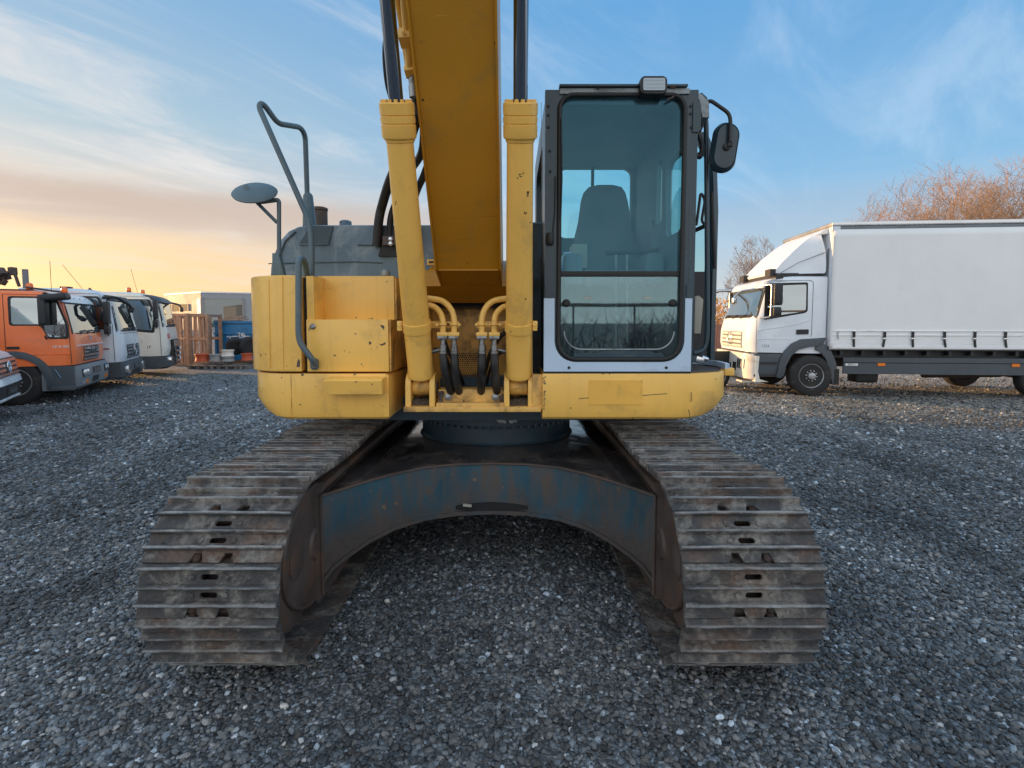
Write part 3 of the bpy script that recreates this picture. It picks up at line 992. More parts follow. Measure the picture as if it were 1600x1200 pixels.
# side cheek of the step boxes receding to the boom pocket
b = MB(); xs_ = X(607, YH, 540)
b.prism([(xs_ + .003, YH + .01), (xs_ + .012, YH + .01), (X(640, YH + .55), YH + .55), (X(640, YH + .55) - .03, YH + .56), (xs_ + .003, YH + .2)], 'z', zb + .005, Z(499, YH) - .004)
b.prism([(X(616, y1, 460) + .002, y1 + .01), (X(616, y1, 460) + .012, y1 + .01), (X(641, YH + .55), YH + .55), (X(641, YH + .55) - .03, YH + .56)], 'z', Z(499, YH), Z(432, y1) - .004)
b.build('box_cheek', M['yellow_in'], EXC)

# engine body and tail behind (mostly hidden)
b = MB()
pts = [(-1.62, 3.9), (-1.62, 5.2)] + [(-.13 + 1.49 * math.cos(R(a)), 4.55 + 1.45 * math.sin(R(a))) for a in range(154, 20, -8)] + [(1.33, 5.2), (1.33, 4.85), (-.62, 4.85), (-.62, 3.9)]
b.prism(pts, 'z', 1.12, 1.98, bev=.04)
b.build('counterweight', M['yellow'], EXC)

# dark engine hood
def hood():
    Y0 = 3.75
    zb_ = Z(432, Y0) - .05
    L = [(418, 432), (419, 415), (424, 396), (433, 375), (447, 360), (462, 353), (480, 350)]
    prof = [(X(px, Y0, py), Z(py, Y0)) for px, py in L]
    xr = X(690, Y0, 380)
    zt_ = Z(350, Y0)
    b = MB()
    prof2 = [(prof[0][0], zb_)] + prof + [(xr, zt_), (xr, zb_)]
    cx0 = (prof[0][0] + xr) / 2
    rings = []
    for y, k in ((Y0, .972), (Y0 + .012, .986), (Y0 + .05, 1.0), (5.6, 1.0), (5.75, .96)):
        rings.append([(xr + (x - xr) * k, y, zb_ + (z - zb_) * k) for x, z in prof2])
    b.loft(rings)
    h = b.build('engine_hood', M['hood'], EXC, 40)
    # raised bands running front to back and recessed dark panels between
    for (pa, pb) in ((466, 520), (556, 590)):
        b = MB()
        yy = Y0 - .012
        b.prism([(X(pa + 6, yy), Z(381, yy)), (X(pb - 3, yy), Z(381, yy)), (X(pb + 5, yy), Z(353, yy)), (X(pa + 24 if pa < 500 else pa + 8, yy), Z(353, yy))], 'y', yy, Y0 + .03)
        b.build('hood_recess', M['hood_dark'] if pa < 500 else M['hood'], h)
        b = MB(); b.tube([(X(pa + 6, yy), yy, Z(382, yy)), (X(pb - 3, yy), yy, Z(382, yy))], .006, 5); b.build('recess_edge', M['hood'], h)
    b = MB()
    b.prism([(X(594, Y0 - .02), Z(401, Y0)), (X(660, Y0), Z(401, Y0)), (X(660, Y0), Z(356, Y0)), (X(606, Y0), Z(356, Y0)), (X(601, Y0), Z(380, Y0))], 'y', Y0 - .03, Y0 + .02)
    b.build('hose_opening', M['rubber'], h)
    b = MB(); b.box(X(598, Y0 - .1), X(640, Y0), Y0 - .06, Y0 - .03, Z(385, Y0), Z(371, Y0), bev=.004); cl = b.build('hose_clamp', M['dark_steel'], h)
    for py in (374, 381):
        b = MB(); p = at(611, py, Y0 - .06); b.lathe([(.016, 0), (.016, .012), (.009, .016)], (p.x, Y0 - .06, p.z), (0, -1, 0), 10); b.build('clamp_bolt', M['silver'], cl)
    b = MB(); p = at(602, 427, Y0 - .0); b.lathe([(.030, 0), (.028, .015), (.015, .028)], (p.x, Y0, p.z), (0, -1, 0), 16); b.build('hood_latch', M['cab_grey'], h)
    b = MB(); yy = Y0 - .004
    b.tube([(X(424, yy), yy, Z(412, yy)), (X(560, yy), yy, Z(409, yy)), (X(600, yy), yy, Z(411, yy))], .004, 5); b.build('hood_seam', M['hood_dark'], h)
    # curved left shoulder cover strip
    b = MB(); b.tube([(X(px + 12, Y0 - .004, py), Y0 - .008, Z(py, Y0) - .004) for px, py in ((420, 428), (424, 400), (434, 376), (450, 361))], .006, 6); b.build('shoulder_seam', M['hood_dark'], h)
    # exhaust stack
    b = MB(); p = at(500, 350, 4.3)
    b.lathe([(.062, -.1), (.062, .10), (.058, .105), (.066, .11), (.066, .128), (.050, .135)], (p.x, 4.3, p.z), (0, 0, 1), 20)
    b.build('exhaust_stack', M['dark_steel'], EXC)
    b = MB(); p = at(540, 350, 4.4); b.lathe([(.05, -.05), (.05, .02), (.03, .03)], (p.x, 4.4, p.z), (0, 0, 1), 16); b.build('filler_cap', M['hood'], h)
    return h


hood()

# ---- rails and the round mirror on the engine side
def rail(name, pxs, r, mat, rad=.06, parent=EXC, n=10):
    b = MB(); b.tube(smoothpath([at(*q) for q in pxs], rad), r, n); return b.build(name, mat, parent, 60)


rl = rail('grab_rail', [(487, 432, 3.34), (487, 395, 3.34), (485.5, 356, 3.36), (478, 334, 3.38), (404, 166, 3.50), (410, 160, 3.52), (434, 193, 3.62), (470, 199, 3.85), (477, 212, 3.92), (480, 302, 3.98), (480.5, 320, 3.98)], .019, M['rail'], .045)
b = MB(); p0 = at(481, 302, 3.98); p1 = at(483.5, 350, 3.98)
b.lathe([(.024, .0), (.030, -.01), (.036, -.02), (.050, -(p0.z - p1.z) - .02)], (p0.x, 3.98, p0.z), (p0.x - p1.x, 0, p0.z - p1.z), 14); b.build('rail_sleeve', M['rail'], rl)
rl = rail('grab_rail', [(480, 432, 3.30), (476, 409, 3.22), (470, 402, 3.12), (466.5, 409, 3.06), (466.5, 524, 3.05), (470, 538, 3.05), (489, 563, 3.06), (492, 568, 3.09)], .018, M['rail'], .04)
b = MB(); a_ = at(485, 578, YH - .012); c_ = at(497, 560, YH - .012); b.prism(rrect(a_.x, c_.x, a_.z, c_.z, .02), 'y', YH - .014, YH - .001); fo = b.build('rail_foot', M['rail'], rl)
b = MB(); p = at(491, 574, YH - .014); b.lathe([(.012, 0), (.012, .008), (.006, .012)], (p.x, YH - .014, p.z), (0, -1, 0), 10); b.build('foot_bolt', M['steel'], fo)

mp = thing  # (kept for brevity)
b = MB()
c0 = at(398, 301, 3.30)
nrm = Vector((-.10, .62, -.78)).normalized()      # the back faces the camera, tilted down
Mx = Matrix.Translation(c0) @ nrm.to_track_quat('Z', 'Y').to_matrix().to_4x4()
b.lathe([(.02, -.030), (.10, -.022), (.128, -.008), (.136, .0), (.132, .008), (.02, .010)], (0, 0, 0), (0, 0, 1), 36)
b.xform(Mx)
mir = b.build('round_mirror', M['rail'], EXC, 30)
b = MB()
b.tube(smoothpath([at(436, 398, 3.33), at(436, 312, 3.33), at(405, 316, 3.31), c0 + Vector((.05, -.01, -.02))], .02), .014, 8)
b.tube([at(433, 348, 3.33), at(402, 317, 3.30), at(387, 297, 3.28)], .011, 8)
b.cbox(at(388, 298, 3.27), (.03, .012, .07), (0, R(-35), 0))
b.prism([(X(431, 3.33), Z(432, 3.33)), (X(449, 3.33), Z(432, 3.33)), (X(442, 3.33), Z(396, 3.33)), (X(432, 3.33), Z(396, 3.33))], 'y', 3.31, 3.36, bev=.004)
b.build('mirror_bracket', M['rail'], mir)

# ------------------------------------------------------------------ boom, cylinders, hoses
XCL, XCR = -.575, .042
b = MB()
Yf = 3.95
b.box(X(640, Yf), X(836, Yf), Yf, Yf + .05, Z(640, Yf), Z(481, Yf), bev=.004)
bp_ = b.build('boom_pocket_plate', M['yellow_in'], EXC)
# perforated grille in a cut-out of the pocket plate
a_ = at(714, 584, Yf); c_ = at(752, 551, Yf)
b = MB()
outer = [(a_.x, a_.z), (c_.x, a_.z), (c_.x, c_.z), (a_.x, c_.z)]
holes = []
nx = 11; nz = 11; dx = (c_.x - a_.x) / nx; dz_ = (c_.z - a_.z) / nz
for i in range(nx):
    for j in range(nz):
        cx_ = a_.x + dx * (i + (.75 if j % 2 else .3)); cz_ = a_.z + dz_ * (j + .5)
        if cx_ > c_.x - .005: continue
        holes.append([(cx_ + .0058 * math.cos(PI / 3 * k), cz_ + .0058 * math.sin(PI / 3 * k)) for k in range(6)])
b.holed(outer, holes, 'y', Yf - .012, Yf - .008)
b.build('perforated_grille', M['yellow_in'], bp_, 0)
b = MB(); b.box(a_.x, c_.x, Yf - .004, Yf - .002, a_.z, c_.z); b.build('grille_backing', M['rubber'], bp_)
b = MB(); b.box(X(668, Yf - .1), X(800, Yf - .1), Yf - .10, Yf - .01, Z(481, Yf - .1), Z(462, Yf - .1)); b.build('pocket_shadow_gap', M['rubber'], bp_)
b = MB(); b.box(X(690, YH + .5), X(790, YH + .5), YH + .42, YH + .6, Z(612, YH + .5), Z(588, YH + .5)); b.build('pocket_floor', M['slew'], bp_)
# mounting cheeks left and right of the boom foot, going back
for px, sgn in ((664, 1), (806, -1)):
    b = MB(); x = X(px, 3.7)
    b.prism([(YH + .25, zf), (YH + .25, zf + .25), (3.55, Z(470, 3.55)), (3.8, Z(410, 3.8)), (4.2, Z(405, 4.2)), (4.7, zf + .2), (4.7, zf)], 'x', x - .02, x + .02, bev=.006)
    b.build('boom_bracket', M['yellow_in'], EXC)

# cross beam with its bolts
b = MB(); a_ = at(684, 632, YH + .10); c_ = at(788, 608, YH + .10)
b.box(a_.x, c_.x, YH + .10, YH + .22, a_.z, c_.z, bev=.012)
cb_ = b.build('cross_beam', M['yellow_lip'], EXC)
for px in (700, 774):
    b = MB(); p = at(px, 620.5, YH + .10); b.lathe([(.024, 0), (.024, .004), (.016, .005), (.016, .02), (.009, .022)], (p.x, YH + .10, p.z), (0, -1, 0), 10); b.build('beam_bolt', M['steel'], cb_)
    b = MB()
    for k in range(5): b.cbox((p.x + (.045 if px > 730 else -.045) + random.uniform(-.01, .01), YH + .09, p.z - .005 + random.uniform(-.02, .03)), (.02, .03, .02), (random.random(), random.random(), 0))
    b.build('grease_fitting', M['dark_steel'], cb_)
b = MB(); b.box(a_.x, c_.x, YH + .03, YH + .10, zf - .002, zf + .022, bev=.004); b.build('beam_flange', M['yellow_lip'], cb_)

EYE_Y, EYE_Z = YH + .13, Z(604, YH + .13)


def cylinder(xc, right):
    # clevis ears
    for k in (-1, 1):
        x = xc + k * .075
        b = MB(); r = .085
        zc = EYE_Z + .01
        prof = [(EYE_Y - .09, zf)] + [(EYE_Y + r * math.cos(R(a)), zc + r * math.sin(R(a))) for a in range(180, -1, -15)] + [(EYE_Y + .12, zf)]
        b.prism(prof, 'x', x - .017, x + .017, bev=.006)
        b.build('cylinder_bracket', M['yellow'], EXC)
    b = MB(); b.box(xc - .057, xc + .057, EYE_Y - .06, EYE_Y + .1, zf + .001, zf + .03); 
    for k in range(40): bmesh.ops.create_icosphere(b.bm, subdivisions=1, radius=random.uniform(.006, .014), matrix=Matrix.Translation((xc + random.uniform(-.05, .05), EYE_Y - .06 + random.uniform(0, .1), zf + .03)))
    b.build('packed_dirt', M['grit'], EXC)
    # barrel leans towards the camera going up
    foot = Vector((xc, EYE_Y, EYE_Z))
    hp = at(625 if not right else 808, 160, 2.62)
    up = Vector((0, hp.y - foot.y, hp.z - foot.z)).normalized()
    L = (hp.z - foot.z) / up.z
    def q(t): return foot + up * t
    b = MB()
    rb = .079; rt = .0685
    t0 = .075
    b.lathe([(rb * .55, t0 - .005), (rb * .9, t0), (rb * 1.05, t0 + .012), (rb * 1.05, t0 + .045), (rb, t0 + .055), (rb, .45), (rt, L - .178)], foot, up, 40)
    cyl = b.build('boom_cylinder', M['cyl_y'], EXC, 40)
    b = MB()     # eye at the foot
    b.lathe([(.052, -.055), (.056, -.045), (.056, .045), (.052, .055)], foot, (1, 0, 0), 28)
    b.prism([(foot.y - .04, foot.z + .02), (foot.y + .06, foot.z + .02), (foot.y + .05, foot.z + .085), (foot.y - .055, foot.z + .085)], 'x', xc - .05, xc + .05, bev=.01)
    b.build('cylinder_eye', M['yellow_in'], cyl, 40)
    b = MB(); b.lathe([(.035, -.10), (.035, .10)], foot, (1, 0, 0), 16); b.build('pivot_pin', M['dark_steel'], cyl)
    b = MB()     # gland head with rings and bolt heads
    rh = .087
    b.lathe([(rt, L - 0.1862), (rt * 1.06, L - 0.1824), (rt * 1.10, L - 0.1710), (rh * .97, L - 0.1634), (rh, L - 0.1558), (rh, L - 0.1026), (rh * .955, L - 0.1011), (rh * .955, L - 0.0950), (rh, L - 0.0935), (rh, L - 0.0646), (rh * .955, L - 0.0631), (rh * .955, L - 0.0570), (rh, L - 0.0555), (rh, L - 0.0046), (rh * .96, L), (.050, L + .001)], foot, up, 48)
    hd_ = b.build('cylinder_head', M['cyl_y'], cyl, 24)
    u = up.orthogonal().normalized(); w = up.cross(u)
    bb = MB()
    bb.lathe([(.012, -.02), (.010, .012), (.007, .014)], (0, 0, 0), up, 6)
    bme = bb.mesh('head_bolt', M['yellow'], 30)
    for k in range(14):
        a = 2 * PI * k / 14
        inst('head_bolt', bme, hd_, Matrix.Translation(q(L) + (u * math.cos(a) + w * math.sin(a)) * .069 - SHIFT['excavator']))
    b = MB(); b.lathe([(.045, 0), (.047, .006), (.04, .012), (.036, .014)], q(L), up, 30); b.build('wiper_seal', M['hose'], cyl)
    b = MB(); b.lathe([(.0355, 0), (.0355, 2.0)], q(L - .1), up, 40); b.build('piston_rod', M['chrome'], cyl, 40)
    # clamp band
    tb_ = (Z(509, 3.15) - foot.z) / up.z
    b = MB(); b.lathe([(rb, tb_ - .03), (rb + .007, tb_ - .028), (rb + .007, tb_ + .028), (rb, tb_ + .03)], foot, up, 40)
    s = 1 if right else -1
    c = q(tb_)
    b.cbox((c.x + s * (rb + .016), c.y - .02, c.z), (.03, .05, .06), None, .006)
    cl = b.build('clamp_band', M['yellow'], cyl, 40)
    b = MB(); b.lathe([(.013, 0), (.013, .012)], (c.x + s * (rb + .016), c.y - .045, c.z + .01), (0, -1, 0), 6); b.build('clamp_bolt', M['yellow'], cl)
    # bracket plate that carries the pipe ends
    b = MB()
    px0, px1 = (672, 717) if not right else (745, 795)
    a_ = at(px0, 513, 3.20); c_ = at(px1, 502, 3.20)
    b.box(a_.x, c_.x, 3.20, 3.215, a_.z, c_.z, bev=.003); b.build('pipe_bracket', M['pipe_y'], cyl)
    # two bent pipes into flanges, then fittings and hoses
    ends = ((709.5, ((668, 466), (690, 470), (704, 482), (709.5, 498))), (692, ((670, 476), (681, 481), (689, 491), (692, 503)))) if not right else \
           ((753, ((794, 466), (772, 470), (759, 481), (753, 498))), (772.5, ((794, 478), (784, 481), (775, 491), (772.5, 503))))
    for k, (ex, pth) in enumerate(ends):
        yy = 3.14
        pts = [at(px, py, yy + .05 * (1 - i / 3)) for i, (px, py) in enumerate(pth)] + [at(ex, 519, yy)]
        b = MB(); b.tube(spline(pts, 6), .0185, 12); pi_ = b.build('oil_pipe', M['pipe_y'], cyl, 60)
        b = MB(); p = at(ex, 507, yy); b.tube([p + Vector((.026 * math.cos(a), .026 * math.sin(a) , 0)) for a in [2 * PI * i / 14 for i in range(14)]], .006, 6, closed=True)
        for sx in (-1, 1): b.lathe([(.009, -.008), (.009, .008)], p + Vector((sx * .034, -.01, 0)), (0, 1, 0), 6)
        b.build('pipe_clamp', M['pipe_y'], pi_)
        p = at(ex, 522, yy)
        b = MB(); b.cbox(p, (.068, .052, .024), None, .005); b.build('flange_block', M['pipe_y'], pi_)
        b = MB(); b.cbox(p - Vector((0, 0, .022)), (.062, .050, .020), None, .004)
        b.lathe([(.016, 0), (.016, .035), (.022, .037), (.022, .075), (.025, .078), (.025, .10)], p - Vector((0, 0, .03)), (0, 0, -1), 14)
        b.build('hose_fitting', M['steel'], pi_)
        b = MB(); p0 = p - Vector((0, 0, .12))
        dxs = (.015, .03) if not right else (-.01, .01)
        b.tube(spline([p0, p0 + Vector((dxs[k] * .3, .0, -.10)), p0 + Vector((dxs[k], .06, -.22)), p0 + Vector((dxs[k] * 1.5, .20, -.28)), p0 + Vector((dxs[k] * 2, .45, -.30))], 5), .026, 10); b.build('oil_hose', M['hose'], pi_, 60)
    # crossing thin hoses behind
    b = MB()
    if not right:
        b.tube(spline([at(693, 527, 3.22), at(702, 552, 3.25), at(714, 575, 3.32), at(724, 600, 3.5)], 5), .012, 8)
        b.tube(spline([at(678, 545, 3.22), at(690, 548, 3.24), at(700, 565, 3.28), at(707, 590, 3.4)], 5), .010, 8)
    else:
        b.tube(spline([at(795, 517, 3.24), at(780, 528, 3.23), at(765, 555, 3.27), at(757, 585, 3.4)], 5), .014, 8)
        b.tube(spline([at(790, 547, 3.22), at(778, 555, 3.24), at(768, 570, 3.3), at(760, 600, 3.45)], 5), .010, 8)
    b.build('thin_hose', M['hose'], cyl, 60)
    b = MB(); s2 = 1 if not right else -1
    p = at(683 if not right else 783, 548, 3.2)
    b.lathe([(.012, -.05), (.012, .02), (.018, .022), (.018, .045)], p, (s2, 0, .25), 8); b.build('elbow_fitting', M['steel'], cyl)
    return cyl


cylinder(XCL, False); cylinder(XCR, True)

# boom: underside faces the camera; side profile in (y, z)
XB0, XB1 = -.4775, -.067
fold = (3.22, at(730, 421, 3.22).z)
topp = (2.40, at(710, 0, 2.40).z)
dirv = Vector((topp[0] - fold[0], topp[1] - fold[1])).normalized()
nv = Vector((dirv.y, -dirv.x))             # towards the back/upper side
if nv.x < 0: nv = -nv


def bpnt(t, off=0.0):
    return (fold[0] + dirv.x * t + nv.x * off, fold[1] + dirv.y * t + nv.y * off)


foot_pt = (3.72, Z(467, 3.72))
b = MB()
low = [foot_pt, (3.45, Z(446, 3.45)), fold, bpnt(1.0), bpnt(2.2), bpnt(2.6)]
upr = [bpnt(2.6, .62), bpnt(2.2, .72), bpnt(1.2, .70), bpnt(.2, .60), (4.02, foot_pt[1] + .27), (4.08, foot_pt[1] + .10), (3.95, foot_pt[1] - .02)]
# beyond the frame the boom bends forward and over
def side(t0, o): return bpnt(t0, o)
prof = low + upr
b.prism(prof, 'x', XB0 + .012, XB1 - .012, bev=.004)
boom = b.build('boom', M['boom_y'], EXC, 30)
# side plates stand a little proud of the bottom plate
for x0, x1 in ((XB0, XB0 + .0115), (XB1 - .0115, XB1)):
    b = MB()
    lowp = [(p[0] - nv.x * .012, p[1] - nv.y * .012) if i > 1 else p for i, p in enumerate(low)]
    b.prism(lowp + upr, 'x', x0, x1)
    b.build('boom_side_plate', M['boom_y'], boom)
b = MB(); yy = fold[0]
b.tube([(XB0 + .02, yy - .004, fold[1] - .004), (XB1 - .02, yy - .004, fold[1] - .004)], .006, 6); b.build('weld_seam', M['boom_y'], boom)
# outer stretch of the boom, over and past the camera
b = MB()
e0, e1 = bpnt(2.6), bpnt(2.6, .62)
b.prism([e0, e1, (e1[0] - 1.6, e1[1] + .35), (e1[0] - 2.7, e1[1] + .1), (e0[0] - 2.9, e0[1] + .30), (e0[0] - 1.4, e0[1] + .75)], 'x', XB0 + .004, XB1 - .004, bev=.01)
b.build('boom_tip', M['boom_y'], boom)
# wide foot with its bosses
b = MB()
xa, xb = X(672, 3.72, 440), X(795, 3.72, 440)
b.prism([(3.70, foot_pt[1] - .03), (3.46, Z(447, 3.46)), (3.55, Z(424, 3.55)), (3.95, foot_pt[1] + .30), (4.1, foot_pt[1] + .1)], 'x', xa, xb, bev=.02)
b.build('boom_foot', M['boom_y'], boom)
b = MB(); b.lathe([(.10, 0), (.12, .01), (.12, xb - xa + .07), (.10, xb - xa + .08)], (xa - .04, 3.93, foot_pt[1] + .13), (1, 0, 0), 24); b.build('foot_pin_boss', M['yellow_in'], boom)
b = MB(); a_ = at(667, 414, 3.62); c_ = at(680, 405, 3.62); b.box(a_.x, c_.x, 3.62, 3.66, a_.z, c_.z, bev=.004); lk = b.build('lock_plate', M['yellow'], EXC)
b = MB(); b.box(a_.x + .012, c_.x - .012, 3.614, 3.62, a_.z + .014, c_.z - .014); b.build('lock_slot', M['rubber'], lk)
b = MB(); yy = 3.9
b.box(X(662, yy), X(686, yy), yy, yy + .1, Z(418, yy), Z(368, yy)); b.build('valve_block', M['slew'], EXC)
b = MB()
for px in (668, 674, 680): b.lathe([(.016, 0), (.016, .02), (.010, .05)], at(px, 384, yy - .01), (0, -1, .2), 8)
b.build('valve_fitting', M['silver'], EXC)

# feed pipes up the left side of the boom and their clamp
for k, (pa, pb, yoff) in enumerate((((631, -6), (641, 116), 0), ((619, -6), (637, 108), .05))):
    b = MB()
    b.tube([at(pa[0], pa[1], 2.55 + yoff), at(pb[0], pb[1], 2.78 + yoff)], .020 if k == 0 else .012, 12)
    p_ = b.build('feed_pipe', M['pipe_y'], boom, 60)
b = MB()
c = at(637, 59, 2.66); b.cbox(c, (.085, .07, .062), (R(-18), R(-6), 0), .006); cp = b.build('pipe_clamp', M['pipe_y'], boom)
b = MB(); b.lathe([(.010, 0), (.010, .012)], c + Vector((-.01, -.035, .0)), (0, -1, -.3), 6); b.build('clamp_bolt', M['pipe_y'], cp)
b = MB(); c = at(642, 112, 2.77); b.cbox(c, (.062, .06, .034), (R(-18), R(-6), 0), .005); b.cbox(at(646, 100, 2.77), (.03, .04, .03), None, .005); b.build('pipe_flange', M['pipe_y'], boom)
b = MB(); b.lathe([(.020, 0), (.020, .05), (.024, .052), (.024, .11)], at(644, 118, 2.79), (.06, .06, -1), 12); b.build('hose_fitting', M['steel'], boom)
b = MB(); b.tube(spline([at(647, 138, 2.83), at(655, 170, 2.92), at(662, 200, 3.05), at(658, 240, 3.25), at(640, 270, 3.5), at(618, 318, 3.68), at(610, 345, 3.72), at(610, 375, 3.74)], 6), .024, 10); b.build('boom_hose', M['hose'], boom, 60)
b = MB(); b.tube(spline([at(647, 120, 2.86), at(652, 160, 2.95), at(650, 185, 3.0), at(633, 235, 3.2), at(611, 278, 3.45), at(598, 318, 3.66), at(592, 345, 3.70), at(589, 385, 3.72)], 6), .033, 10); b.build('boom_hose', M['hose'], boom, 60)
b = MB(); b.tube(spline([at(671, 250, 3.35), at(662, 275, 3.45), at(651, 300, 3.6), at(640, 340, 3.75)], 6), .024, 10); b.build('boom_hose', M['hose'], boom, 60)
b = MB(); b.tube(spline([at(604, 40, 2.9), at(600, 80, 2.95), at(603, 125, 3.0), at(610, 155, 3.05), at(622, 200, 3.1)], 6), .010, 8); b.build('boom_hose', M['hose'], boom, 60)
b = MB(); b.tube(spline([at(626, -5, 2.7), at(627, 20, 2.75), at(640, 45, 2.8), at(650, 90, 2.9)], 6), .010, 8); b.build('boom_hose', M['hose'], boom, 60)

# ------------------------------------------------------------------ cab side skirt and cab
M['glass'] = glass_mat('cab_glass', (.82, .96, .985), (.30, .68, .90), .012, ior=1.42, dust=.05)
M['glass_low'] = glass_mat('lower_cab_glass', (.76, .92, .95), (.66, .88, .92), .02, ior=1.85, dust=.10)
M['glass_side'] = glass_mat('side_glass', (.82, .95, .93), .8, .02, ior=1.4)

aR = at(848, 656, YH)
sk = lower_skirt(X(848, YH, 620), X(1062, YH, 620), X(1138, YH + .25, 600), aR.z, Z(584, YH), .40, 4.9, 'side_skirt')
b = MB(); a_ = at(920, 632, YH); c_ = at(1004, 594, YH); b.box(a_.x, c_.x, YH - .0035, YH + .004, a_.z, c_.z); b.build('old_sticker_mark', M['patch_y'], sk)
b = MB()
for pts in (((905, 623), (950, 619), (1010, 617.5), (1042, 615)), ((1080, 613), (1080.5, 626), (1078, 627)), ((1076, 640), (1079, 655))):
    b.tube([at(px, py, YH - .0) for px, py in pts], .0022, 4)
for k in range(16): 
    p = at(849.5 + random.uniform(0, 2.5), random.uniform(588, 640), YH - .001); b.cbox(p, (.006, .003, .008))
b.build('scratch', M['dark_steel'], sk)
# cut-out with a pale flange behind the cab corner and the dark step inside
b = MB()
za = Z(584, YH) - .006
b.prism([(X(1076, YH), YH + .03), (X(1128, YH + .1), YH + .14), (X(1128, YH + .5), YH + .5), (X(1070, YH + .7), YH + .7)], 'z', za, za + .014); b.build('step_well', M['dark_steel'], sk)
b = MB()
yy = YH + .16
pts = [at(1078, 578, YH + .6), at(1103, 572, YH + .55), at(1122, 573, YH + .42), at(1133, 580, YH + .28), at(1137, 586, YH + .2)]
for p in pts: p.z = za + .02
rings = [[p + Vector((-.03, -.03, .0)), p + Vector((.02, .02, 0)), p + Vector((.02, .02, .03)), p + Vector((-.03, -.03, .035))] for p in pts]
b.loft(rings); b.build('skirt_flange', M['cab_white'], sk)
b = MB(); p = at(1136, 580, YH + .46); b.cbox(p, (.07, .09, .055), None, .01); b.build('corner_bumper', M['yellow'], sk)

CY0, CY1 = YH + .01, 4.55
CXL, CXR = X(851, CY0, 400), X(1086, CY0, 400)
CZ0, CZ1 = Z(580, CY0), Z(137, CY0)
CAB = MB()
# roof
gx0, gx1 = X(875, CY0, 350), X(1065, CY0, 350)
gz0, gz1 = Z(560, CY0), Z(150, CY0)
b = MB()
prof = [(CXL + .005, CZ1 - .03), (CXL + .02, CZ1 - .005), (CXL + .06, CZ1), (CXR - .03, CZ1), (CXR + .035, CZ1 - .025), (CXR + .075, CZ1 - .07), (CXR + .08, CZ1 - .16), (CXR + .03, CZ1 - .16), (CXR + .02, CZ1 - .05), (CXL + .005, CZ1 - .05)]
b.prism(prof, 'y', CY0 + .03, CY1, bev=.006)
cab = b.build('cab', M['cab_grey'], EXC, 40)
# front frame: a plate with a round-cornered opening, in two colours
hole = rrect(gx0 - .012, gx1 + .012, gz0 - .012, gz1 + .012, (.115, .115, .085, .085), 8)
zsplit = Z(466, CY0)
b = MB()
b.holed([(CXL, CZ0), (CXR, CZ0), (CXR, CZ1 - .012), (CXL, CZ1 - .012)], [hole], 'y', CY0, CY0 + .05)
ff = b.build('front_frame', M['cab_dark'], cab, 30)
# pale lower panel round the glass
lo = [(CXL - .004, CZ0 - .002), (CXR - .012, CZ0 - .002), (CXR - .012, zsplit), (gx1 + .030, zsplit)]
hl = [p for p in rrect(gx0 - .030, gx1 + .030, gz0 - .022, gz1, (.125, .125, 0, 0), 8)]
arc = [p for p in hl if p[1] < zsplit - .02]
# arc runs bottom-left corner then bottom-right corner
panel = [(CXL - .004, zsplit), (CXL - .004, CZ0 - .002), (CXR - .012, CZ0 - .002), (CXR - .012, zsplit), (gx1 + .030, zsplit)] + arc[::-1] + [(gx0 - .030, zsplit)]
b = MB(); b.prism(panel, 'y', CY0 - .006, CY0 - .001, bev=.0015, seg=1); pw = b.build('lower_panel', M['cab_white'], cab, 30)
b = MB(); b.box(CXL, CXR - .01, CY0 + .002, CY0 + .05, CZ0 - .016, CZ0 - .003); b.build('base_seal', M['rubber'], cab)
for px in (889, 1041):
    b = MB(); p = at(px, 574.5, CY0 - .006); b.lathe([(.009, 0), (.009, .003), (.004, .004)], (p.x, CY0 - .006, p.z), (0, -1, 0), 12); b.build('panel_bolt', M['rubber'], pw)
# rubber seal and the dividing bar
b = MB()
b.tube([(x, CY0 - .002, z) for x, z in rrect(gx0 - .006, gx1 + .006, gz0 - .006, gz1 + .006, (.11, .11, .085, .085), 8)], .0145, 8, closed=True)
b.build('window_seal', M['rubber'], cab, 60)
b = MB(); b.box(gx0, gx1, CY0 + .0, CY0 + .03, Z(432, CY0), Z(423.5, CY0), bev=.004); b.build('window_divider', M['rubber'], cab)
b = MB(); b.prism([(x, z) for x, z in rrect(gx0, gx1, Z(424, CY0), gz1, (.005, .005, .08, .08), 8)], 'y', CY0 + .018, CY0 + .023); b.build('upper_windscreen', M['glass'], cab, 0)
b = MB(); b.prism([(x, z) for x, z in rrect(gx0, gx1, gz0, Z(431, CY0), (.10, .10, .005, .005), 8)], 'y', CY0 + .012, CY0 + .017); lw = b.build('lower_windscreen', M['glass_low'], cab, 0)
# second, lower edge of the removable pane with its foot strip
b = MB(); b.tube([(x, CY0 + .008, z) for x, z in rrect(gx0 + .03, gx1 - .03, gz0 + .055, gz0 + .6, (.11, .11, 0, 0), 8) if z < gz0 + .25], .0045, 6); b.build('pane_edge', M['cab_grey'], lw)
b = MB(); xa, xb = X(920, CY0), X(1015, CY0)
b.prism([(gx0 + .08, gz0 + .002), (gx1 - .08, gz0 + .002), (gx1 - .1, gz0 + .03), (xb + .04, gz0 + .03), (xb + .01, gz0 + .045), (xa + .09, gz0 + .045), (xa + .05, gz0 + .03), (gx0 + .1, gz0 + .03)], 'y', CY0 + .002, CY0 + .011); b.build('foot_strip', M['cab_dark'], lw)
for px in (885, 1052):
    b = MB(); p = at(px, 473.5, CY0); b.lathe([(.024, -.004), (.024, .008), (.014, .016)], (p.x, CY0 + .01, p.z), (0, -1, 0), 20); b.build('window_knob', M['rubber'], lw)
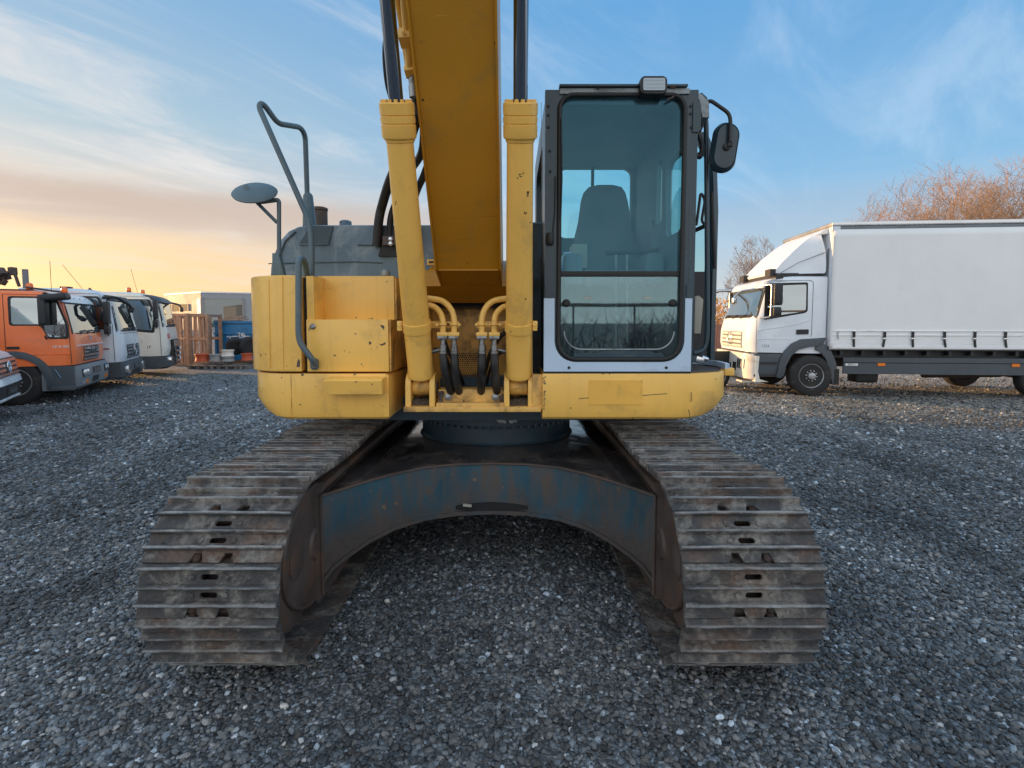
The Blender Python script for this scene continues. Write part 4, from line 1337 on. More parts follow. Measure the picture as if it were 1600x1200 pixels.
for px in (918, 1012):
    b = MB(); a_ = at(px - 6, 466.5, CY0); c_ = at(px + 6, 464, CY0); b.box(a_.x, c_.x, CY0 + .009, CY0 + .011, a_.z, c_.z); b.build('window_sticker', M['beige'], lw)
# top band, gutter, bolts
b = MB(); b.box(X(872, CY0), X(1068, CY0), CY0 - .012, CY0 - .001, Z(151, CY0) + .012, Z(139, CY0), bev=.003); tb = b.build('top_band', M['cab_grey'], cab)
b = MB(); b.box(X(871, CY0), X(1064, CY0), CY0 - .03, CY0 + .02, Z(138, CY0), Z(134.5, CY0), bev=.003); b.build('rain_gutter', M['cab_dark'], cab)
for px in (901, 967):
    b = MB(); a_ = at(px, 134, CY0 + .1); b.box(a_.x - .025, a_.x + .025, CY0 + .08, CY0 + .16, CZ1 - .002, CZ1 + .014, bev=.003); b.build('roof_tab', M['cab_grey'], cab)
b = MB(); p = at(934, 139, CY0); b.lathe([(.010, 0), (.010, .004), (.004, .006)], (p.x, CY0 - .012, p.z), (0, -1, 0), 12); b.build('band_bolt', M['rubber'], tb)
for px, py in ((857, 166), (857, 180), (857, 199), (859, 236), (860, 268), (1079, 166), (1079, 178), (1080, 199), (858, 457), (1077, 456)):
    b = MB(); p = at(px, py, CY0); b.lathe([(.0085, 0), (.0085, .005), (.004, .007)], (p.x, CY0, p.z), (0, -1, 0), 10); b.build('frame_bolt', M['rubber'], ff)
b = MB(); p = at(859, 375, CY0); b.lathe([(.02, -.03), (.024, -.02), (.024, .02), (.02, .04)], (p.x, CY0 - .01, p.z), (0, 0, 1), 12); b.tube([at(863, 372, CY0 - .01), at(867, 330, CY0 - .012), at(868, 275, CY0 - .012)], .004, 6); b.build('wiper_motor', M['rubber'], cab)
b = MB(); b.tube([at(876, 345, CY0 - .02), at(878, 280, CY0 - .02), at(877, 185, CY0 - .02)], .0045, 6); b.build('wiper_arm', M['rubber'], cab)
for px in (858, 1077):      # corner tabs above the pale panel
    b = MB(); a_ = at(px - 5, 466, CY0); c_ = at(px + 5, 446, CY0); b.prism([(a_.x, a_.z), (c_.x, a_.z), (c_.x, c_.z), (c_.x - .02, c_.z + .012), (a_.x, c_.z)], 'y', CY0 - .008, CY0); b.build('corner_tab', M['cab_dark'], cab)
# walls of the cab box: left, rear, right with windows; floor
b = MB()
wy0, wy1 = CY0 + .05, CY1
lh = [rrect(wy0 + .25, wy1 - .25, CZ0 + .75, CZ1 - .22, .08)]
b.holed([(wy0, CZ0), (wy1, CZ0), (wy1, CZ1 - .05), (wy0, CZ1 - .05)], lh, 'x', CXL + .002, CXL + .05)
b.build('left_wall', M['cab_dark'], cab)
Yr = CY1 - .06
b = MB()
rw = [rrect(X(872, Yr, 300), X(986, Yr, 300), Z(372, Yr), Z(263, Yr), .07)]
b.holed([(CXL + .05, CZ0), (CXR, CZ0), (CXR, CZ1 - .05), (CXL + .05, CZ1 - .05)], rw, 'y', Yr, Yr + .05)
b.build('rear_wall', M['interior'], cab)
b = MB(); b.prism(rw[0], 'y', Yr + .02, Yr + .024); b.build('rear_window', M['glass_side'], cab, 0)
b = MB(); b.box(X(923.5, Yr, 300), X(928, Yr, 300), Yr - .01, Yr + .012, Z(372, Yr), Z(262, Yr)); b.build('rear_window_post', M['rubber'], cab)
b = MB()
xs = CXR - .045
def wy(px): return FPX * xs / ((px - 800) * 1.0) * .985
yA, yB = wy(1062), wy(1033)
rw2 = [rrect(yA + .06, yB, Z(365, (yA + yB) / 2), Z(243, (yA + yB) / 2), .07), rrect(yB + .10, wy(1018.5), Z(350, yB + .2), Z(252, yB + .2), .03)]
b.holed([(CY0 + .08, CZ0 + .02), (Yr - .003, CZ0 + .02), (Yr - .003, CZ1 - .05), (CY0 + .08, CZ1 - .05)], rw2, 'x', xs, xs + .04)
b.build('door_side_wall', M['interior'], cab)
for q in rw2:
    b = MB(); b.prism(q, 'x', xs + .016, xs + .02); b.build('side_window', M['glass_side'], cab, 0)
b = MB(); b.box(CXL + .05, CXR - .05, CY0 + .06, Yr, CZ0 - .01, CZ0 + .04); b.build('cab_floor', M['interior'], cab)
b = MB(); b.box(CXL + .05, CXR - .05, CY0 + .06, Yr, CZ1 - .072, CZ1 - .055); b.build('cab_ceiling', M['interior'], cab)
b = MB(); b.box(X(992, CY0 + .3), X(1032, CY0 + .3), CY0 + .12, CY0 + .35, Z(168, CY0 + .2), CZ1 - .09, bev=.02); b.build('radio_box', M['black'], cab)

# seat
SY = 4.0
b = MB()
def sx(px): return X(px, SY, 350)
rings = []
for py, l, r, y0, y1 in ((423, 896, 1004, -.02, .16), (400, 897, 1003, -.02, .15), (370, 899, 997, 0, .14), (345, 905, 988, .02, .14), (330, 907, 987, .02, .14), (312, 909, 984, .03, .13), (298, 913, 980, .035, .12), (289, 921, 974, .045, .11), (285.5, 934, 962, .06, .10)):
    z = Z(py, SY); xa, xb = sx(l), sx(r); cxx = (xa + xb) / 2; hw = (xb - xa) / 2
    n = 20
    rings.append([(cxx + hw * math.copysign(abs(math.cos(a)) ** .6, math.cos(a)), SY + (y0 + y1) / 2 + (y1 - y0) / 2 * math.copysign(abs(math.sin(a)) ** .6, math.sin(a)), z) for a in [2 * PI * i / n for i in range(n)]])
b.loft(rings)
st_ = b.build('seat_back', M['fabric'], cab, 70)
b = MB(); b.cbox((sx(948), SY - .22, Z(440, SY - .2)), (.52, .50, .13), None, .05, 3); b.build('seat_cushion', M['fabric'], cab, 60)
b = MB(); b.cbox((sx(948), SY - .2, Z(480, SY)), (.36, .36, .25), None, .03); b.build('seat_base', M['black'], cab)
for px in (890, 1010):
    b = MB(); b.cbox((X(px, SY - .3), SY - .25, Z(425, SY - .3)), (.13, .5, .22), None, .03, 3); b.build('side_console', M['interior'], cab)
b = MB(); a_ = at(894, 419, 3.9); c_ = at(918, 381, 3.9); b.box(a_.x, c_.x, 3.9, 4.1, a_.z, c_.z, bev=.008); ac = b.build('air_unit', M['beige'], cab)
b = MB(); a_ = at(880, 422, 3.55); c_ = at(894, 395, 3.55); b.box(a_.x, c_.x, 3.55, 3.75, a_.z, c_.z, bev=.02)
for k in range(6): b.box(a_.x, c_.x - .01, 3.54, 3.55, a_.z + .015 + k * .02, a_.z + .022 + k * .02)
b.build('air_vent', M['cab_white'], cab)
for k, px in enumerate((963, 980)):   # travel levers
    b = MB(); b.tube([at(px, 540, 3.55), at(px, 470, 3.52), at(px, 398, 3.50)], .010, 8); b.build('travel_lever', M['steel'], cab)
b = MB(); b.tube([at(946, 396, 3.5), at(1000, 394, 3.5), at(1028, 390, 3.52)], .014, 8); b.build('lever_grip', M['black'], cab)
b = MB(); b.prism([(X(1000, 3.8), Z(428, 3.8)), (X(1052, 3.8), Z(428, 3.8)), (X(1040, 3.8), Z(368, 3.8)), (X(1020, 3.8), Z(372, 3.8))], 'y', 3.75, 3.85, bev=.01); b.build('monitor_console', M['interior'], cab)
b = MB(); b.tube([at(1020, 345, 3.9), at(1030, 370, 3.9), at(1040, 405, 3.85)], .014, 8); b.build('safety_lever', M['black'], cab)
for px in (945, 985):
    b = MB(); b.cbox(at(px, 545, 3.5), (.07, .22, .02), (R(35), 0, 0), .004); b.build('foot_pedal', M['black'], cab)

# work light on the roof edge
b = MB(); a_ = at(1000, 147, CY0 - .05); c_ = at(1042, 120, CY0 - .05)
b.prism(rrect(a_.x, c_.x, a_.z, c_.z, .022), 'y', CY0 - .06, CY0 + .03, bev=.006); wl = b.build('work_light', M['black'], cab, 40)
lens, g, bs, o_ = new_mat('lamp_lens'); bs.inputs['Base Color'].default_value = (.36, .42, .46, 1); bs.inputs['Roughness'].default_value = .15; bs.inputs['Metallic'].default_value = .6
M['lens'] = lens
b = MB()
b.prism(rrect(a_.x + .014, c_.x - .014, a_.z + .014, c_.z - .014, .012), 'y', CY0 - .066, CY0 - .0605)
for k in range(9):
    z = a_.z + .018 + k * (c_.z - a_.z - .036) / 8; b.box(a_.x + .016, c_.x - .016, CY0 - .0685, CY0 - .066, z - .0025, z + .0025)
b.build('lamp_lens', M['lens'], wl)
b = MB(); b.tube(smoothpath([at(1044, 136, CY0), at(1054, 140, CY0), at(1052, 152, CY0 - .01), at(1042, 156, CY0 - .01)], .01), .006, 6); b.cbox(at(1050, 137, CY0), (.04, .05, .02), None, .004); b.build('lamp_bracket', M['dark_steel'], wl)

# door side: right pillar, open door, rails and mirror
b = MB(); b.tube([at(1073, 150, CY0 + .03), at(1076, 300, CY0 + .02), at(1076, 462, CY0 + .02)], .022, 12); b.build('corner_pillar', M['cab_dark'], cab, 60)
b = MB(); b.prism([(X(1074, CY0), Z(160, CY0)), (X(1084, CY0), Z(160, CY0)), (X(1086, CY0), Z(168, CY0)), (X(1086, CY0), Z(203, CY0)), (X(1083, CY0), Z(207, CY0)), (X(1074, CY0), Z(207, CY0))], 'y', CY0 - .01, CY0 - .002); b.build('pillar_plate', M['cab_dark'], cab)
# open door swung out, seen almost edge-on
DX0, DY0 = CXR + .10, CY1 + .02
DX1, DY1 = X(1117.5, 3.86, 400), 3.86
dv = Vector((DX1 - DX0, DY1 - DY0, 0)); dl = dv.length
dz0, dz1 = Z(568, 3.9), Z(196, 3.9)
door_out = [(0, dz0), (dl, dz0), (dl, Z(330, 3.86)), (dl - .03, dz1 - .22), (dl - .13, dz1 - .02), (dl - .2, dz1), (0, dz1)]
dwin = [(.08, Z(424, 4.0)), (dl - .085, Z(424, 3.9)), (dl - .075, Z(330, 3.9)), (dl - .115, dz1 - .22), (dl - .2, dz1 - .09), (.08, dz1 - .08)]
MD = Matrix(((dv.x / dl, -dv.y / dl, 0, DX0), (dv.y / dl, dv.x / dl, 0, DY0), (0, 0, 1, 0), (0, 0, 0, 1)))
b = MB(); b.holed(door_out, [dwin], 'y', -.02, .02); b.xform(MD); cdr = b.build('cab_door', M['cab_dark'], cab)
b = MB(); b.prism(dwin, 'y', -.004, .004); b.xform(MD); b.build('door_glass', M['glass_side'], cab, 0)
b = MB(); b.cbox((dl - .18, .03, Z(497, 3.5)), (.10, .02, .04), None, .005); b.xform(MD); b.build('door_handle', M['black'], cab)
b = MB(); b.tube(smoothpath([at(1088, 352, 3.6), at(1095, 300, 3.6), at(1102, 312, 3.6), at(1096, 346, 3.6), at(1103, 352, 3.6)], .03), .010, 8); b.build('door_pull', M['black'], cab, 60)
b = MB(); b.tube([at(1086, 360, 3.7), at(1104, 352, 3.6)], .016, 6); b.build('window_rail', M['black'], cab)
b = MB(); b.tube(smoothpath([at(1088, 178, 3.32), at(1103, 176, 3.32), at(1104, 240, 3.32), at(1105, 420, 3.32), at(1105, 530, 3.32), at(1100, 548, 3.32), at(1083, 552, 3.30)], .09), .016, 10); b.build('door_frame_rail', M['cab_dark'], cab, 60)
b = MB()   # dark jamb behind, pale seat-belt panel
yy = 3.75
b.box(X(1084, yy), X(1106, yy), yy + .02, yy + .05, Z(575, yy), Z(424, yy)); b.build('door_jamb', M['black'], cab)
b = MB(); yy = 3.5
b.prism([(X(1084, yy), Z(521, yy)), (X(1094, yy), Z(521, yy)), (X(1097, yy), Z(468, yy)), (X(1090, yy), Z(462, yy)), (X(1084, yy), Z(463, yy))], 'y', yy, yy + .02, bev=.003); b.build('door_pocket', M['beige'], cab)
b = MB(); p = at(1090, 562, 3.4); b.cbox(p, (.07, .06, .04), (0, R(15), R(20)), .008); b.lathe([(.02, 0), (.012, .04)], p + Vector((.03, 0, .01)), (1, -.3, -.2), 8); b.build('door_latch', M['silver'], cab)
b = MB()
for (pts, r) in ((((1086, 168), (1092, 185), (1088, 205)), .018), (((1087, 205), (1094, 215), (1098, 232), (1093, 248), (1088, 240)), .016), (((1096, 180), (1099, 190), (1093, 205)), .012)):
    b.tube(smoothpath([at(px, py, 3.3) for px, py in pts], .03), r, 8)
b.build('hinge_linkage', M['black'], cab, 60)
b = MB(); b.tube([at(1112, 300, 3.42), at(1117, 420, 3.42)], .012, 8); b.build('door_edge_trim', M['rubber'], cab)
# oval mirror on its arm
b = MB()
a_ = at(1112.5, 268.5, 3.2); c_ = at(1155, 190, 3.2)
o2 = rrect(a_.x, c_.x, a_.z, c_.z, .075, 8)
cxm, czm = (a_.x + c_.x) / 2, (a_.z + c_.z) / 2
def ring(k, y): return [(cxm + (x - cxm) * k, y, czm + (z - czm) * (1 - (1 - k) * .6)) for x, z in o2]
b.loft([ring(.5, 3.185), ring(.78, 3.188), ring(.84, 3.200), ring(.90, 3.196), ring(1.0, 3.212), ring(1.0, 3.235), ring(.95, 3.245)])
b.xform(Matrix.Translation((cxm, 3.2, czm)) @ Matrix.Rotation(R(8), 4, 'Y') @ Matrix.Translation((-cxm, -3.2, -czm)))
mr = b.build('wing_mirror', M['cab_dark'], cab, 40)
b = MB(); b.tube(smoothpath([at(1098, 164, 3.24), at(1104, 163, 3.22), at(1109, 156, 3.20), at(1138, 176, 3.18), at(1141.5, 186, 3.17), at(1140.5, 222, 3.165)], .03), .0115, 10); b.build('mirror_arm', M['black'], cab, 60)
b = MB(); p = at(1136, 229, 3.18); b.lathe([(.024, 0), (.024, .012), (.012, .018)], (p.x, 3.186, p.z), (0, -1, 0), 14); b.cbox((p.x + .012, 3.17, p.z + .01), (.03, .02, .03), None, .004); b.build('mirror_clamp', M['rubber'], cab)
b = MB(); b.tube([at(1093, 150, 3.3), at(1100, 156, 3.28), at(1098, 170, 3.26)], .022, 8); b.build('arm_socket', M['black'], cab)
# dark structure between boom and cab
b = MB(); yy = 3.55
b.box(X(829, yy), X(850, yy), yy, yy + .05, Z(636, yy), Z(350, yy)); b.build('firewall', M['slew'], EXC)
b = MB(); b.tube([at(826, 350, 3.6), at(852, 350, 3.6)], .012, 8); b.build('cross_rail', M['rail'], EXC)
b = MB(); yy = YH + .03; b.box(X(832, yy), X(849, yy), yy, yy + .06, Z(640, yy), Z(585, yy), bev=.006); b.build('skirt_end', M['yellow_lip'], EXC)
b = MB(); yy = YH + .1; b.box(X(829.5, yy), X(832, yy), yy, yy + .3, Z(636, yy), Z(424, yy)); b.build('edge_plate', M['yellow'], EXC)
b = MB(); b.tube([at(846, 160, CY0 - .02), at(846, 340, CY0 - .02)], .0012, 4); b.build('wire', M['silver'], cab)

# ------------------------------------------------------------------ vehicles
M['tyre'] = pm('tyre_rubber', (.020, .020, .021), .75, var=.25, dirt=(.10, .09, .075), amt=.25, dscale=5)
M['rim'] = pm('painted_rim', (.42, .43, .44), .38, metal=.35, var=.1, dirt=(.12, .10, .08), amt=.35, dscale=8)
M['rim_dark'] = pm('dark_rim', (.06, .065, .07), .5, var=.2)
M['orange'] = pm('orange_paint', (.94, .20, .05), .28, var=.04, dirt=(.42, .20, .10), amt=.2, dscale=2, coat=.3)
M['silver_p'] = pm('pale_silver_paint', (.66, .71, .77), .30, var=.04, dirt=(.42, .43, .43), amt=.2, dscale=2, coat=.3)
M['white_p'] = pm('white_paint', (.78, .83, .88), .28, var=.03, dirt=(.60, .60, .58), amt=.15, dscale=2, coat=.3)
M['cream_p'] = pm('cream_paint', (.80, .76, .68), .33, var=.04, dirt=(.42, .36, .28), amt=.3, dscale=2, coat=.2)
M['anthracite'] = pm('grey_plastic', (.065, .08, .095), .5, var=.12, dirt=(.12, .115, .105), amt=.3, dscale=4)
M['bumper_g'] = pm('grey_bumper', (.17, .19, .21), .5, var=.1, dirt=(.16, .15, .14), amt=.35, dscale=4)
M['curtain'] = pm('white_curtain_sheet', (.84, .85, .85), .5, var=.04, vscale=.8, dirt=(.66, .65, .63), amt=.1, dscale=.9, streak=.08, bump=.12, bscale=3)
M['curtain_hem'] = pm('curtain_hem', (.84, .85, .86), .5, var=.04, dirt=(.45, .44, .42), amt=.3, dscale=2)
M['strap'] = pm('black_strap', (.012, .013, .016), .6)
M['glass_v'] = glass_mat('vehicle_glass', (.30, .40, .42), (.88, .97, 1.0), .015, see=.45, body=(.03, .04, .045), ior=3.3, dust=.05)
M['amber'] = pm('amber_lens', (.85, .22, .02), .2, var=.02)
M['beacon'] = pm('beacon_orange', (.92, .17, .01), .2, var=.05, coat=.5)
M['plate'] = pm('number_plate', (.05, .055, .06), .4)
M['white_mark'] = pm('white_lettering', (.80, .80, .78), .5, var=.02)
M['red_mark'] = pm('red_marking', (.60, .06, .05), .5, var=.05)
hl_, g, bs, o_ = new_mat('headlamp_glass')
bs.inputs['Base Color'].default_value = (.72, .74, .76, 1); bs.inputs['Metallic'].default_value = .85; bs.inputs['Roughness'].default_value = .16
M['headlamp'] = hl_
M['chrome_d'] = pm('dull_chrome', (.55, .56, .57), .25, metal=.9, var=.1)


def wheel_meshes(r, w, rimr, kind):
    b = MB()
    n = 40
    b.lathe([(rimr, -w / 2 + .02), (rimr + .02, -w / 2), (r * .86, -w / 2), (r * .965, -w / 2 + .025), (r, -w / 2 + .055), (r, -w * .16), (r - .012, -w * .15), (r - .012, -w * .12), (r, -w * .11), (r, w * .11), (r - .012, w * .12), (r - .012, w * .15), (r, w * .16), (r, w / 2 - .055), (r * .965, w / 2 - .025), (r * .86, w / 2), (rimr + .02, w / 2), (rimr, w / 2 - .02)], (0, 0, 0), (0, 1, 0), n)
    ty = b.mesh('wheel', M['tyre'], 40)
    b = MB()
    e = w / 2          # outer face at +y
    if kind == 'truck':
        b.lathe([(rimr * .99, -e + .03), (rimr * 1.0, e - .02), (rimr * .97, e + .002), (rimr * .92, e - .012), (rimr * .86, e - .06)], (0, 0, 0), (0, 1, 0), n, caps=False)
        ro = rimr * .865; outer = [(ro * math.cos(2 * PI * i / 40), ro * math.sin(2 * PI * i / 40)) for i in range(40)]
        holes = []
        for k in range(8):
            a = 2 * PI * (k + .5) / 8; cx_, cz_ = math.cos(a) * rimr * .70, math.sin(a) * rimr * .70
            holes.append([(cx_ + rimr * .085 * math.cos(q), cz_ + rimr * .085 * math.sin(q)) for q in [2 * PI * i / 10 for i in range(10)]])
        b.holed(outer, holes, 'y', e - .075, e - .065)
        b.lathe([(rimr * .56, e - .066), (rimr * .50, e - .03), (rimr * .30, e - .02), (rimr * .27, e + .035), (rimr * .16, e + .05), (rimr * .02, e + .05)], (0, 0, 0), (0, 1, 0), 28)
        for k in range(10):
            a = 2 * PI * k / 10; b.lathe([(.016, 0), (.016, .025), (.008, .028)], (math.cos(a) * rimr * .42, e - .026, math.sin(a) * rimr * .42), (0, 1, 0), 6)
    else:
        b.lathe([(rimr, -e + .03), (rimr, e - .005), (rimr * .96, e + .004), (rimr * .90, e - .02), (rimr * .84, e - .06), (rimr * .5, e - .06)], (0, 0, 0), (0, 1, 0), n)
        for k in range(5):
            a = 2 * PI * k / 5
            Mx = Matrix.Rotation(a, 4, 'Y')
            b.prism([(-.045, rimr * .15), (.045, rimr * .15), (.03, rimr * .95), (-.03, rimr * .95)], 'y', e - .055, e - .02, Mx, .006)
        b.lathe([(rimr * .25, e - .06), (rimr * .22, e - .005), (.01, e)], (0, 0, 0), (0, 1, 0), 20)
    return ty, b.mesh('rim', M['rim'] if kind == 'truck' else M['silver'], 35)


WTRUCK = wheel_meshes(.46, .27, .275, 'truck')
WVAN = wheel_meshes(.34, .22, .215, 'van')


def add_wheel(root, x, y, ms, r, s):
    rot = Matrix.Rotation(0 if s > 0 else PI, 4, 'Z')
    w = inst('wheel', ms[0], root, Matrix.Translation((x, y, r)) @ rot)
    inst('rim', ms[1], w, Matrix.Rotation(random.random() * 6, 4, 'Y'))
    return w


def interp(prof, z):
    for (x0, z0), (x1, z1) in zip(prof, prof[1:]):
        if z0 <= z <= z1: return x0 + (x1 - x0) * (z - z0) / max(1e-6, z1 - z0)
    return prof[0][0] if z < prof[0][1] else prof[-1][0]


class Cab:
    """forward-control cab: x forwards (front about 0), y to its left, z up"""
    def __init__(s, root, w, L, z0, z1, prof, rc, mat, name='cab'):
        s.root, s.w, s.L, s.prof, s.rc, s.z0, s.z1 = root, w, L, prof, rc, z0, z1
        ys = [-w / 2, -w / 2 + rc * .06, -w / 2 + rc * .25, -w / 2 + rc * .6, -w / 2 + rc, -w / 4, 0]
        ys = ys + [-y for y in ys[-2::-1]]
        b = MB(); rings = []
        for y in ys:
            e = max(0, abs(y) - (w / 2 - rc)) / rc
            drop = .05 * e ** 3
            ring = [(-L, y, z0)] + [(x - s.sb(y), y, z if z < z1 - .12 else z - drop) for x, z in prof] + [(-L, y, z1 - drop)]
            rings.append(ring)
        b.loft(rings)
        s.o = b.build(name, mat, root, 32)
    def sb(s, y):
        e = min(1, max(0, abs(y) - (s.w / 2 - s.rc)) / s.rc)
        return s.rc * .85 * (1 - math.sqrt(max(0, 1 - e * e)))
    def fx(s, y, z): return interp(s.prof, z) - s.sb(y)
    def patch(s, name, y0, y1, z0, z1, mat, t=.012, parent=None, nu=10, nv=4, inset=0, off=.0, slant=0):
        """a sheet laid on the front, t thick"""
        b = MB()
        def f(u, v, o):
            z = z0 + (z1 - z0) * v
            y = y0 + (y1 - y0) * u
            if slant: y = y * (1 - slant * (v))
            return (s.fx(y, z) + off + o, y, z)
        F = [[f(i / nu, j / nv, t) for j in range(nv + 1)] for i in range(nu + 1)]
        Bk = [[f(i / nu, j / nv, -.01) for j in range(nv + 1)] for i in range(nu + 1)]
        VF = [[b.bm.verts.new(p) for p in r] for r in F]; VB = [[b.bm.verts.new(p) for p in r] for r in Bk]
        for i in range(nu):
            for j in range(nv):
                b.face([VF[i][j], VF[i + 1][j], VF[i + 1][j + 1], VF[i][j + 1]])
        loop = [(i, 0) for i in range(nu)] + [(nu, j) for j in range(nv)] + [(i, nv) for i in range(nu, 0, -1)] + [(0, j) for j in range(nv, 0, -1)]
        for (a, c), (d_, e) in zip(loop, loop[1:] + loop[:1]):
            b.face([VF[a][c], VB[a][c], VB[d_][e], VF[d_][e]])
        return b.build(name, mat, parent or s.root, 32)
    def side(s, name, pts, sd, mat, t=.012, parent=None, bev=0, base=0.0):
        b = MB(); y = sd * s.w / 2
        a, c = y + sd * (base - .004), y + sd * (base + t)
        b.prism(pts, 'y', min(a, c), max(a, c), bev=bev)
        return b.build(name, mat, parent or s.root, 35)
    def sideline(s, name, pts, sd, mat, r=.006, parent=None, closed=False):
        b = MB(); b.tube([(x, sd * s.w / 2, z) for x, z in pts], r, 5, closed=closed)
        return b.build(name, mat, parent or s.root, 60)


def rpoly(pts, r, k=4):
    """2-D polygon with rounded corners"""
    o = []
    n = len(pts)
    for i in range(n):
        a, b_, c = (Vector((*pts[i - 1], 0)), Vector((*pts[i], 0)), Vector((*pts[(i + 1) % n], 0)))
        da = min(r, (a - b_).length * .45); dc = min(r, (c - b_).length * .45)
        p = b_ + (a - b_).normalized() * da; q = b_ + (c - b_).normalized() * dc
        for j in range(k + 1):
            t = j / k; v = p * (1 - t) ** 2 + b_ * 2 * t * (1 - t) + q * t * t
            o.append((v.x, v.y))
    return o


def star_emblem(root, x, y, z, r, parent, tilt=0.0, rotz=0.0):
    b = MB()
    n = 24
    b.tube([(0, r * math.cos(2 * PI * i / n), r * math.sin(2 * PI * i / n)) for i in range(n)], r * .085, 6, closed=True)
    for k in range(3):
        a = PI / 2 + 2 * PI * k / 3
        t = Vector((0, math.cos(a), math.sin(a))); q = Vector((0, -math.sin(a), math.cos(a)))
        v = [Vector((0, 0, 0)) - q * r * .16 - t * r * .05, t * r * .98, q * r * .16 - t * r * .05, Vector((r * .10, 0, 0))]
        vs = [b.bm.verts.new(p) for p in v]
        b.face([vs[0], vs[1], vs[3]]); b.face([vs[1], vs[2], vs[3]])
    b.xform(Matrix.Translation((x, y, z)) @ Matrix.Rotation(tilt, 4, 'Y') @ Matrix.Rotation(rotz, 4, 'Z'))
    return b.build('emblem', M['silver'], parent, 30)


def text_part(name, s, size, mat, parent, Mx, ext=.003):
    """flat raised lettering in the (x, y) plane of Mx"""
    c = bpy.data.curves.new(name, 'FONT'); c.body = s; c.size = size; c.extrude = ext; c.align_x = 'CENTER'; c.align_y = 'CENTER'; c.resolution_u = 2
    t = bpy.data.objects.new(name, c); COL.objects.link(t)
    dg = bpy.context.evaluated_depsgraph_get()
    me = bpy.data.meshes.new_from_object(t.evaluated_get(dg))
    bpy.data.objects.remove(t)
    me.materials.clear(); me.materials.append(mat)
    o = bpy.data.objects.new(name, me); COL.objects.link(o); o.parent = parent; o.matrix_local = Mx
    return o


def side_text_matrix(x, y, z, s):
    """lettering upright on a side face whose outward normal is s*y, read from outside"""
    xa = Vector((-1 if s > 0 else 1, 0, 0)); ya = Vector((0, 0, 1)); za = xa.cross(ya)
    return Matrix.Translation((x, y, z)) @ Matrix((xa, ya, za)).transposed().to_4x4()


def front_text_matrix(x, y, z, tilt=0):
    xa = Vector((0, 1, 0)); ya = Vector((0, 0, 1)); za = xa.cross(ya)
    return Matrix.Translation((x, y, z)) @ Matrix((xa, ya, za)).transposed().to_4x4()


def side_mirror(root, cab, x, z, sd, mat, arm=.22, h=.46, lower=True, wide=.13):
    """big rear-view mirror hung ahead of the door on two arms"""
    y = sd * (cab.w / 2 + arm)
    b = MB()
    b.prism(rrect(y - wide, y + wide, z - h / 2, z + h / 2, .045), 'x', x - .05, x + .05, bev=.02)
    if lower: b.prism(rrect(y - wide * .9, y + wide * .9, z - h / 2 - .24, z - h / 2 - .02, .045), 'x', x - .045, x + .045, bev=.02)
    m = b.build('side_mirror', mat, root, 40)
    b = MB()
    yi = sd * (cab.w / 2 - .02)
    b.tube(smoothpath([(x - .03, yi, z + h / 2 + .02), (x + .02, y, z + h / 2 + .05), (x, y, z + h / 2 - .04)], .06), .016, 8)
    b.tube(smoothpath([(x - .03, yi, z - h / 2 - .26), (x + .02, y, z - h / 2 - .27), (x, y, z - h / 2 - .2)], .06), .016, 8)
    b.build('mirror_arm', M['black'], m, 60)
    b = MB()
    b.prism(rrect(y - wide * .82, y + wide * .82, z - h * .42, z + h * .42, .035), 'x', x - .056, x - .051)
    b.build('mirror_glass', M['mirror'], m)
    return m


def wiper(cab, y0, y1, z, parent=None):
    b = MB()
    pts = []
    for i in range(7):
        y = y0 + (y1 - y0) * i / 6; zz = z + .05 * math.sin(PI * i / 6) * .4
        pts.append((cab.fx(y, zz) + .03, y, zz))
    b.tube(pts, .009, 5)
    b.tube([(cab.fx(y0, z - .04) + .02, y0, z - .05), (cab.fx((y0 + y1) / 2, z) + .035, (y0 + y1) / 2, z + .03)], .012, 5)
    return b.build('wiper', M['black'], parent or cab.root, 60)


def beacon(root, x, y, z):
    b = MB(); b.lathe([(.065, 0), (.065, .03), (.05, .035)], (x, y, z), (0, 0, 1), 16); base = b.build('beacon_base', M['black'], root)
    b = MB(); b.lathe([(.058, .035), (.062, .05), (.060, .12), (.052, .15), (.02, .165)], (x, y, z), (0, 0, 1), 18); b.build('beacon', M['beacon'], base, 40)


def grille_slats(cab, y0, y1, z0, z1, n, frame, slat, back):
    f = cab.patch('grille', y0, y1, z0, z1, back, .008)
    for k in range(n):
        za = z0 + (z1 - z0) * (k + .22) / n; zb_ = z0 + (z1 - z0) * (k + .78) / n
        cab.patch('grille_slat', y0 + .012, y1 - .012, za, zb_, slat, .026, f, 8, 1)
    return f


def wheel_arch(cab, xc, zc, r, sd, mat, x0, x1, z0, t=.05, rin=None):
    """mudguard band round a wheel, seen from the side, with a gaiter down to z0 at both ends"""
    ro = rin * 1.24 if rin else r
    ri = rin or r * .82
    a0, a1 = 180, 0
    outer = [(xc + ro * math.cos(R(a)), zc + ro * math.sin(R(a)) * 1.0) for a in range(0, 181, 12)]
    inner = [(xc + ri * math.cos(R(a)), zc + ri * math.sin(R(a)) * 1.0) for a in range(180, -1, -12)]
    pts = [(xc + ro, z0)] + outer + [(xc - ro, z0), (xc - ri, z0)] + inner + [(xc + ri, z0)]
    return cab.side('wheel_arch', pts, sd, mat, t, bev=.008)


# ---- the orange truck
def heading(th): return Vector((math.cos(th), math.sin(th), 0)), Vector((-math.sin(th), math.cos(th), 0))


def truck_root(name, label, corner, th, w, group=None, cat='truck'):
    """corner: ground point under the near front corner (the truck's right)"""
    f, l = heading(th)
    c = Vector(corner) + l * (w / 2)
    return thing(name, label, cat, (c.x, c.y, 0), th, group)


GP = 'trucks parked side by side at the left of the yard'


